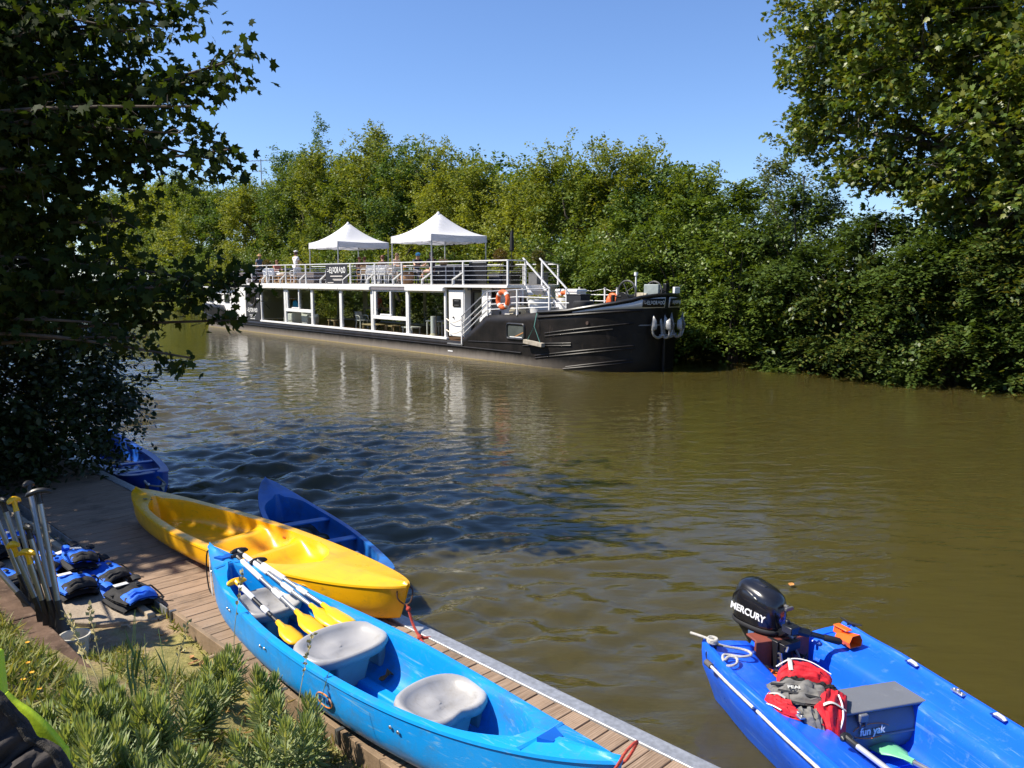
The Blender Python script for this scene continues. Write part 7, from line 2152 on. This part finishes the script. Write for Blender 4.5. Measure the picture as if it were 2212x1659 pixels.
# bough tips: x, y, z in the world, with the radius of leaf cover
TIPS = [(-2.68, 8.32, 5.2, 0.8, 170, 0.05), (-3.07, 8.66, 5.11, 0.7, 120, 0.05), (-3.06, 8.21, 4.71, 0.7, 120, 0.05), (-2.77, 8.32, 4.32, 0.8, 170, 0.05), (-3.1, 8.66, 4.25, 0.6, 110, 0.05), (-3.36, 8.89, 5.86, 0.7, 130, 0.05), (-3.66, 8.55, 5.55, 0.7, 120, 0.05), (-3.53, 9.01, 5.71, 0.5, 80, 0.05), (-3.34, 8.44, 4.48, 0.8, 150, 0.05), (-3.02, 9.12, 2.9, 0.7, 150, 0.05), (-2.87, 8.78, 2.57, 0.35, 70, 0.05), (-3.2, 8.78, 3.02, 0.8, 160, 0.05), (-3.56, 9.01, 2.77, 0.6, 120, 0.05), (-3.63, 8.44, 2.93, 0.8, 160, 0.05), (-3.27, 8.32, 2.18, 0.22, 45, 0.05), (-3.75, 8.32, 2.41, 0.28, 45, 0.05), (-4.08, 8.44, 2.54, 0.4, 70, 0.05), (-4.07, 8.78, 2.83, 0.7, 130, 0.05), (-4.04, 9.12, 5.34, 0.9, 160, 0.05), (-4.05, 8.66, 5.59, 0.9, 170, 0.05), (-4.59, 9.01, 5.83, 1.0, 180, 0.05), (-4.86, 8.66, 5.59, 1.0, 180, 0.05), (-5.32, 8.89, 5.79, 1.0, 170, 0.05), (-4.06, 9.35, 4.94, 0.9, 170, 0.05), (-4.24, 8.89, 5.13, 1.0, 190, 0.05), (-4.59, 8.55, 5.14, 0.8, 120, 0.05), (-5.31, 9.12, 5.19, 1.0, 180, 0.05), (-5.23, 8.66, 4.56, 1.0, 190, 0.05), (-4.98, 9.01, 4.68, 1.0, 200, 0.05), (-4.25, 8.55, 4.5, 1.0, 200, 0.05), (-3.78, 8.66, 4.33, 0.9, 180, 0.05), (-4.62, 9.01, 4.08, 1.0, 200, 0.05), (-4.86, 8.55, 4.08, 1.0, 200, 0.05), (-5.54, 9.01, 4.04, 1.0, 200, 0.05), (-5.23, 8.78, 3.57, 1.0, 200, 0.05), (-4.91, 9.12, 3.59, 1.0, 200, 0.05), (-4.17, 8.66, 3.62, 1.0, 200, 0.05), (-5.3, 8.66, 3.07, 1.0, 190, 0.05), (-4.99, 9.01, 3.08, 1.0, 200, 0.05), (-4.3, 8.66, 3.13, 1.0, 190, 0.05), (-5.22, 9.01, 2.77, 0.7, 130, 0.05), (-5.44, 8.66, 2.62, 0.8, 150, 0.05), (-3.64, 9.01, 5.11, 0.8, 140, 0.05), (-4.62, 5.57, 2.35, 0.0, 0, 0.04)]  # last tip: bare branch added to carry the shadow-casting cluster
pos, alo, upv, siz = [], [], [], []
mb = MB()
trk = [(0, 0, -.4), (.1, 0, 1.5), (.15, .1, 3.2), (.1, .1, 5.0), (.2, .2, 7.0), (.3, .1, 9.2)]
mb.tube(catmull(trk, 4), [.30 - .012 * i for i in range(21)], 10)
for (x, y, z, cover, dens, r0) in TIPS:
    e_ = np.array([x, y, z]) - m0
    zb_ = np.clip(z - m0[2] - .6 + rg.normal() * .3, 1.0, 8.5)
    a = np.array([.15, .1, zb_])
    mid = a * .45 + e_ * .55 + np.array([0, rg.normal() * .25, .35 + .25 * rg.normal()])
    pth = np.array([tuple(p) for p in catmull([a, mid, e_], 14)])
    mb.tube([tuple(p) for p in pth[::3]], [.034 * (1 - i / 11) + .004 for i in range(len(pth[::3]))], 6)
    n = int(dens * 2.3)
    if not n: continue
    tt = 1 - rg.uniform(0, 1, n) ** 1.25 * .80
    idx = np.clip((tt * (len(pth) - 1)).astype(int), 0, len(pth) - 2)
    c = pth[idx]; tg = norm(pth[idx + 1] - pth[idx])
    # side twigs: leaves gather at twig ends
    ntw = max(5, n // 11)
    tw_t = 1 - rg.uniform(0, 1, ntw) ** 1.2 * .80
    ti = np.clip((tw_t * (len(pth) - 1)).astype(int), 0, len(pth) - 2)
    td = norm(rg.normal(size=(ntw, 3)) * np.array([1, 1, .75]) + norm(pth[ti + 1] - pth[ti]) * .7 + np.array([0, 0, -.15]))
    tl_ = cover * .72 * rg.uniform(.25, 1.0, ntw) * (1.0 - .55 * tw_t)
    te = pth[ti] + td * tl_[:, None]
    for q in range(ntw):
        mb.tube([tuple(pth[ti[q]]), tuple((pth[ti[q]] + te[q]) / 2 + np.array([0, 0, .03])), tuple(te[q])], [.008, .006, .003], 4)
    pk = rg.integers(0, ntw, n)
    c = te[pk] + rg.normal(size=(n, 3)) * min(.13, .05 + cover * .12) * np.array([1, 1, .8])
    hang = norm(td[pk] * .7 + rg.normal(size=(n, 3)) * .6 + np.array([0, 0, -.55]))
    pos.append(c); alo.append(hang); upv.append(rg.normal(size=(n, 3)) * .9 + np.array([-.1, -.15, .7])); siz.append(rg.uniform(.055, .125, n))
# the high crown behind, and an unseen leaf cluster added to cast the round grass shadow
cb = [((.0, .8, 7.2), (3.0, 2.8, 3.0), 1), ((1.2, .4, 5.6), (1.8, 2.0, 2.0), 1), ((-1.0, 1.4, 4.4), (2.6, 2.4, 2.0), 1), ((.4, 4.0, 6.6), (2.2, 2.2, 2.2), 1), ((.6, -1.4, 5.0), (1.7, 1.3, 1.5), 1.2), ((-.2, -1.8, 6.9), (1.6, 1.2, 1.5), 1.1)]
Pc, Dc = blob_points(rg, cb, 1050, .3)
a_, b_, c_, d_ = twig_leaves(rg, Pc, norm(Dc + rg.normal(size=Pc.shape) * .5), 24, .8, .12, .135, droop=.3, jit=.7)
pos.append(a_); alo.append(b_); upv.append(c_); siz.append(d_)
q = 260
pos.append(np.array([-4.62, 5.57, 2.35]) - m0 + norm(rg.normal(size=(q, 3))) * rg.uniform(0, 1, (q, 1)) ** .4 * np.array([.26, .22, .14])); alo.append(rg.normal(size=(q, 3))); upv.append(rg.normal(size=(q, 3)) * .4 + np.array([0, 0, 1.0])); siz.append(rg.uniform(.09, .15, q))
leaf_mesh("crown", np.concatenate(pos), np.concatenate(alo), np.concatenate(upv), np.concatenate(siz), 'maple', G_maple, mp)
mb.build("trunk", bark, mp)
# dark bush at the water's edge on the left
def bush(label, blobs, loc, cl, per, ls, mat, seed, flowers=0, **kw):
    rg = np.random.default_rng(seed)
    t = thing("bush", label, "bush", loc, 0, "dark bushes on the near bank")
    P, Dn = blob_points(rg, blobs, cl, .55)
    D = norm(Dn + rg.normal(size=P.shape) * .45 + np.array([0, 0, .1]))
    leaf_mesh("foliage", *twig_leaves(rg, P - D * .15, D, per, .55, .05, ls, droop=.35, jit=.6), 'oval', mat, t)
    mb = MB()
    for k in range(9):
        e_ = P[rg.integers(0, len(P))]
        mb.tube(catmull([(rg.normal() * .25, rg.normal() * .25, -.3), (e_[0] * .4, e_[1] * .4, e_[2] * .6 + .2), tuple(e_)], 4), [.04 * (1 - i / 9) + .006 for i in range(9)], 6)
    mb.build("stems", bark, t)
    if flowers:
        F = P[rg.choice(len(P), flowers)] + rg.normal(size=(flowers, 3)) * .05
        pp = (F[:, None] + rg.normal(size=(flowers, 9, 3)) * .035).reshape(-1, 3)
        leaf_mesh("blossom", pp, rg.normal(size=pp.shape), rg.normal(size=pp.shape) + np.array([0, -1, .5]), np.full(len(pp), .028), 'diamond', M("dull white blossom", (.42, .40, .30), .8), t)
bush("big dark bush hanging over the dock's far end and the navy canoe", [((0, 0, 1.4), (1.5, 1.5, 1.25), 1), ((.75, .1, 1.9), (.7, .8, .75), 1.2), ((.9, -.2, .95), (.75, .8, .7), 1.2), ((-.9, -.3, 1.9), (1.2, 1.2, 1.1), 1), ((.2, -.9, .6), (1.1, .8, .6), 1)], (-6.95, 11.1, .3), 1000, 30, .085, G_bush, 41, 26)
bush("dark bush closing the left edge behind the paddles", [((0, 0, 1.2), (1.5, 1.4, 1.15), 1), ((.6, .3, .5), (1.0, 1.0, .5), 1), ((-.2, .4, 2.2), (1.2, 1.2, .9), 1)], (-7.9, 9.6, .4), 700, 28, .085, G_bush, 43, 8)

# ------------------------------------------------------------------ grass, weeds
rg = np.random.default_rng(77)
SHAPES['blade_grass'] = (SHAPES['blade'][0] * np.array([2.2, 1, 1]), SHAPES['blade'][1])
n = 190000
x = rg.uniform(-6.2, 1.3, n); y = rg.uniform(.6, 8.2, n)
d = (3.43 - x - y) / S2; t_ = (x - y) / S2
ok = (d > .06) & ~((t_ < -5.3) & (d > .08) & (d < .80) & ~((t_ > -6.0) & (d > .45))) & ~((d > .82) & (d < 1.10) & (t_ < -4.7))
dens = .5 + .5 * np.sin(x * 2.3 + 1.2 * np.sin(y * 1.9)) * np.sin(y * 2.7 + 1.1 * np.sin(x * 1.7))
bare = np.exp(-(((x + 1.9) / .55) ** 2 + ((y - 4.55) / .45) ** 2)) + np.exp(-(((d - .25) / .16) ** 2)) * (t_ > -5) * .7
ok &= rg.uniform(0, 1, n) < np.clip(.45 + .65 * dens - .8 * bare, .06, 1)
ok &= ~((x > -1.6) & (y < 2.0))
x, y, d = x[ok], y[ok], d[ok]
z = ground_z(x, y) - .006
k = len(x)
high = np.clip((d - 1.0) / 1.0, 0, 1)
al = np.stack([rg.normal(size=k) * .75, rg.normal(size=k) * .75, np.full(k, .8)], -1)
sz = rg.uniform(.04, .10, k) * (1 + 1.1 * high)
gm = leaf_mat("grass blades", [(.068, .115, .020), (.149, .189, .041), (.323, .297, .095), (.112, .162, .027), (.373, .351, .149)], rough=.6, trans=.3)
o = leaf_mesh("grass", np.stack([x, y, z], -1), al, rg.normal(size=(k, 3)) + np.array([0, 0, .2]), sz, 'blade_grass', gm)
props(o, "short dry green and straw coloured grass on the bank", "grass", kind="stuff")
# euphorbia clumps
eu = leaf_mat("spurge leaves", [(.20, .27, .10), (.30, .36, .17), (.15, .22, .07), (.36, .38, .19), (.24, .30, .10)], rough=.5, trans=.32)
dl = leaf_mat("dry spurge leaves", [(.40, .27, .09), (.50, .38, .16), (.36, .17, .06), (.46, .42, .20)], rough=.8, trans=.3, spec=.1)
ye = M("yellow green stem", (.36, .36, .09), .6, 0, .2, 12)
EU = [(-1.86, 3.08, 6, 0.32, 'spurge plant beside the yellow flowers, leftmost in the foreground'), (-2.03, 3.45, 8, 0.33, "spurge plant with upright shoots just below the round shadow's left edge"), (-2.03, 3.65, 6, 0.29, 'spurge plant below the round shadow among thin grass blades'), (-1.84, 3.51, 6, 0.33, 'spurge plant in front of the bare earth patch'), (-1.69, 3.52, 7, 0.38, 'spurge plant in the middle of the foreground clump'), (-1.73, 4.1, 6, 0.31, 'spurge plant right of the bare earth patch with yellow stems'), (-1.85, 4.76, 8, 0.32, "tallest spurge plant reaching towards the canoe's hull"), (-1.49, 4.44, 6, 0.38, "spurge plant leaning right along the canoe's side"), (-1.17, 3.79, 6, 0.38, 'rightmost spurge plant close to the kickboard'), (-1.19, 4.14, 7, 0.38, "spurge plant by the grass strip near the canoe's badge"), (-1.44, 3.18, 6, 0.3, 'low spurge plant at the bottom edge, centre of the clump'), (-1.61, 3.02, 7, 0.36, 'broad-leaved spurge plant beside the dark jacket'), (-1.66, 2.84, 8, 0.4, "spurge plant touching the dark jacket's sleeve"), (-1.17, 3.19, 7, 0.29, 'spurge plant at the bottom edge right of the dry leaves'), (-1.03, 3.26, 8, 0.32, 'spurge plant in the lower right of the clump'), (-1.41, 2.91, 7, 0.34, 'spurge plant at the bottom edge below the blue-green tips'), (-1.67, 2.66, 7, 0.29, 'spurge plant at the bottom edge nearest the dark jacket')]
for k, (x, y, ns, h_, lab) in enumerate(EU):
    rg = np.random.default_rng(500 + k)
    gz = float(ground_h(np.array(x), np.array(y))) - .02
    t = thing("spurge_plant", lab, "plant", (x, y, gz), 0, "leafy spurge plants in the foreground")
    pp, aa, uu, ss = [], [], [], []
    mb = MB()
    for j in range(ns):
        a = rg.uniform(0, 6.28); lean = rg.uniform(.10, .75)
        L_ = h_ * rg.uniform(.75, 1.15)
        e_ = np.array([math.cos(a) * lean * L_ * .8, math.sin(a) * lean * L_ * .8, L_ * (1 - .25 * lean ** 2)])
        m_ = np.array([e_[0] * .65, e_[1] * .65, e_[2] * .42])
        pth = np.array([tuple(p) for p in catmull([(rg.normal() * .03, rg.normal() * .03, 0), m_, e_], 16)])
        mb.tube([tuple(p) for p in pth[::4]], [.0085 - .0006 * i for i in range(len(pth[::4]))], 6)
        nl = 84
        u = np.sort(rg.uniform(.28, 1.0, nl) ** .8)
        i_ = np.clip((u * (len(pth) - 1)).astype(int), 0, len(pth) - 2)
        c = pth[i_]; tg = norm(pth[i_ + 1] - pth[i_])
        ph = np.arange(nl) * 2.39996 + rg.uniform(0, 6)
        s1_ = norm(np.cross(tg, np.array([.3, .2, 1.0]) + tg[:, ::-1] * .3)); s2_ = np.cross(tg, s1_)
        rad = s1_ * np.cos(ph)[:, None] + s2_ * np.sin(ph)[:, None]
        open_ = np.clip(1.25 - 1.15 * u ** 3, .15, 1.2)[:, None]
        pp.append(c + rad * .006); aa.append(rad * open_ + tg * (.35 + .75 * u[:, None] ** 2)); uu.append(tg + rad * -.2); ss.append(rg.uniform(.06, .095, nl) * np.clip(1.15 - .5 * u ** 4, .5, 1.2) * 1.15)
    mb.build("stem", ye, t)
    q = 46
    pd = np.stack([rg.normal(size=q) * .11, rg.normal(size=q) * .11, rg.uniform(.01, .15, q)], -1)
    leaf_mesh("dry_leaves", pd, rg.normal(size=(q, 3)) * np.array([1, 1, .6]), rg.normal(size=(q, 3)), rg.uniform(.04, .085, q), 'lance', dl, t)
    leaf_mesh("foliage", np.concatenate(pp), np.concatenate(aa), np.concatenate(uu), np.concatenate(ss), 'lance', eu, t)
# tall grass with seed heads
SHG = [(-1.95, 3.67, -0.35, 0.25, 0.62, 1, 'straw stalk with seed head arching left across the sleeper wall'), (-2.06, 3.73, -0.28, 0.3, 0.55, 1, 'second straw stalk with seed head leaning over the sleeper wall'), (-2.15, 3.99, -0.12, 0.1, 0.62, 1, 'upright straw stalk with drooping seed head beside the bucket'), (-2.07, 4.09, 0.02, 0.05, 0.62, 0, 'thin green grass stalk standing before the round shadow, left one'), (-2.02, 4.04, 0.0, 0.05, 0.66, 0, 'tallest green grass stalk before the round shadow'), (-2.01, 4.16, -0.04, 0.08, 0.5, 0, 'green grass stalk with bent tip before the round shadow'), (-1.89, 4.16, -0.1, 0.12, 0.55, 0, "green grass stalk leaning left at the shadow's right edge"), (-1.93, 4.26, 0.1, 0.05, 0.6, 1, 'straw stalk with seed head leaning right of the round shadow'), (-1.91, 5.17, 0.05, 0.12, 0.78, 1, "thin straw stalk crossing the bright blue canoe's stern"), (-1.24, 4.26, 0.08, 0.15, 0.7, 1, "thin straw stalk crossing the canoe's side beside the badge"), (-1.09, 3.99, 0.1, 0.1, 0.6, 0, "green grass stalk in front of the canoe's lower side")]
sgm = M("dry seed straw", (.42, .36, .16), .8, 0, .2, 20)
ggm = M("green grass stalk", (.10, .16, .045), .6, 0, .2, 20)
for k, (x, y, dx, dy, h_, seed_, lab) in enumerate(SHG):
    gz = float(ground_h(np.array(x), np.array(y))) - .02
    t = thing("grass_stalk", lab, "grass stalk", (x, y, gz), 0, "tall grass stalks in the foreground")
    pth = catmull([(0, 0, 0), (dx * .25, dy * .25, h_ * .5), (dx, dy, h_)], 10)
    mb = MB(); mb.tube(pth, [.004 - .00012 * i for i in range(len(pth))], 5); mb.build("stalk", sgm if seed_ else ggm, t)
    rg = np.random.default_rng(700 + k)
    if seed_:
        P = np.array([tuple(p) for p in pth]); q = np.linspace(len(P) * .66, len(P) - 1, 34).astype(int)
        leaf_mesh("seed_head", P[q] + rg.normal(size=(34, 3)) * .004, rg.normal(size=(34, 3)) * .7 + np.array([dx, dy, h_]) * 2, rg.normal(size=(34, 3)), rg.uniform(.02, .034, 34), 'diamond', sgm, t)
    else:
        P = np.array([tuple(p) for p in pth])
        leaf_mesh("leaf_blade", P[[3, 6, 9, 12]], np.array([[.4, .2, 1], [-.3, .3, 1], [.3, -.3, 1], [-.2, -.2, 1.0]]), rg.normal(size=(4, 3)), np.array([.24, .22, .2, .16]) * h_ / .5, 'blade', ggm, t)
# little yellow flowers in the grass
fl = M("yellow petal", (.75, .36, .02), .6)
for k, (x, y) in enumerate(((-2.72, 4.25), (-2.62, 4.12), (-2.58, 3.98), (-2.46, 3.92), (-2.95, 4.62), (-3.0, 4.42))):
    gz = float(ground_h(np.array(x), np.array(y)))
    t = thing("yellow_flower", ("yellow flower furthest from the viewer by the sleeper wall" if k == 4 else "single yellow flower in the grass at the left edge" if k == 5 else "small yellow flower in the grass left of the spurge plants"), "flower", (x, y, gz), 0, "small yellow flowers" if k < 4 else None)
    mb = MB(); mb.cyl((0, 0, -.02), (0, 0, .10), .003); mb.build("stem", ggm, t)
    pp = np.zeros((9, 3)) + np.array([0, 0, .10]); a = np.arange(9) * .7
    leaf_mesh("petals", pp, np.stack([np.cos(a), np.sin(a), np.full(9, .35)], -1), np.tile([0, 0, 1.0], (9, 1)), np.full(9, .015), 'oval', fl, t)
# dead leaves by the kickboard corner
rg = np.random.default_rng(9)
for k in range(16):
    tt, ww = rg.uniform(-6.0, -5.1), rg.uniform(1.27, 1.42)
    p = D3(tt, ww, 0); p.z = float(ground_h(np.array(p.x), np.array(p.y))) + .012
    mb = MB(); L_ = rg.uniform(.02, .04)
    mb.loft([[(x * L_, y * w * L_, abs(y) * .5 * L_ + .2 * L_ * x * x) for y in (-.5, 0, .5)] for x, w in ((-1, .2), (-.3, 1), (.4, .9), (1, .1))], closed=False)
    o = mb.build("fallen_leaf", M("fallen leaf tan", (.38, .20, .08), .8, 0, .3, 30), None); o.location = p; o.rotation_euler = (rg.normal() * .4, rg.normal() * .4, rg.uniform(0, 6))
    props(o, "small tan dead leaf lying along the kickboard", "leaf", "dead leaves along the kickboard")
# ------------------------------------------------------------------ lime chair with a dark jacket, lower left
lime = M("lime yellow plastic", (.55, .72, .02), .5, 0, .05, 4, .1, 80)
jk = M("black brown jacket cloth", (.030, .024, .022), .8, 0, .35, 6, .5, 50)
t = thing("lime_chair", "lime yellow rounded chair back at the lower left corner", "chair", (-1.55, 2.25, .95))
def CW(x, y, z): return (x + 1.55, y - 2.25, z - .95)
mb = MB()
arc = [(-1.52, 2.26, 1.77), (-1.51, 2.26, 1.76), (-1.49, 2.26, 1.74), (-1.45, 2.26, 1.71), (-1.41, 2.26, 1.67), (-1.38, 2.26, 1.63), (-1.36, 2.26, 1.60), (-1.35, 2.26, 1.57), (-1.36, 2.26, 1.40)]
arc = [CW(*p) for p in catmull(arc, 4)]
inn = [(x - .26 + .10 * i / len(arc), y + .02, z - .30 + .06 * i / len(arc)) for i, (x, y, z) in enumerate(arc)]
mid = [tuple(Vector(a).lerp(Vector(c), .5) + Vector((.0, .03, 0))) for a, c in zip(arc, inn)]
mb.loft([inn, mid, arc], closed=False); mb.build("backrest", lime, t, solid=.02, smooth=80)
mb = MB(); mb.bar(CW(-1.70, 2.50, .9), CW(-1.715, 2.50, 1.79), .05, .06); mb.build("post", lime, t, bevel=.015)
mb = MB(); mb.box(CW(-1.75, 2.0, 1.28), (.5, .5, .04)); mb.build("seat", lime, t, bevel=.015)
for x, y in ((-1.95, 1.8), (-1.55, 1.8), (-1.95, 2.2), (-1.55, 2.2)):
    mb = MB(); mb.bar(CW(x, y, .85), CW(x, y, 1.28), .04); mb.build("leg", lime, t)
t = thing("dark_jacket", "dark crumpled jacket with drawstring thrown over the lime chair", "jacket", (-1.55, 2.2, 1.2))
def JW(x, y, z): return (x + 1.55, y - 2.2, z - 1.2)
g = []
edge = catmull([(-1.52, 2.16, 1.86), (-1.48, 2.16, 1.84), (-1.45, 2.16, 1.81), (-1.42, 2.16, 1.77), (-1.39, 2.16, 1.73), (-1.37, 2.16, 1.69), (-1.34, 2.16, 1.68), (-1.30, 2.15, 1.66), (-1.275, 2.14, 1.63), (-1.25, 2.12, 1.59), (-1.245, 2.10, 1.50)], 5)
n_ = len(edge)
for j in range(22):
    v = j / 21
    row = []
    for i, e_ in enumerate(edge):
        p = e_ + Vector((-.42 * v, -.10 * v - .04 * math.sin(v * 3), -.42 * v ** 1.3))
        f_ = .022 * math.sin(i * .55 + 5 * v + 2 * math.sin(v * 6)) + .016 * math.sin(i * 1.3 - 9 * v) + .03 * math.sin(v * 3.1) 
        p += Vector((.35, -.7, .6)) * f_ * min(1, v * 5)
        row.append(JW(*p))
    g.append(row)
mb = MB(); mb.loft(g, closed=False); mb.build("cloth", jk, t, solid=.012, smooth=80)
mb = MB(); mb.tube([Vector(g[1][i]) + Vector((.004, -.008, .012)) for i in range(0, n_)], .011, 6); mb.build("hem", M("dark knit hem", (.028, .024, .020), .95, 0, .4, 90, .8, 200), t)
mb = MB(); mb.tube(catmull([Vector(g[12][2]) + Vector((0, -.03, .03)), Vector(g[9][8]) + Vector((0, -.04, .035)), Vector(g[4][17]) + Vector((0, -.03, .03))], 8), [.008 + .003 * (i % 2) for i in range(17)], 6); mb.build("drawstring", dark, t)
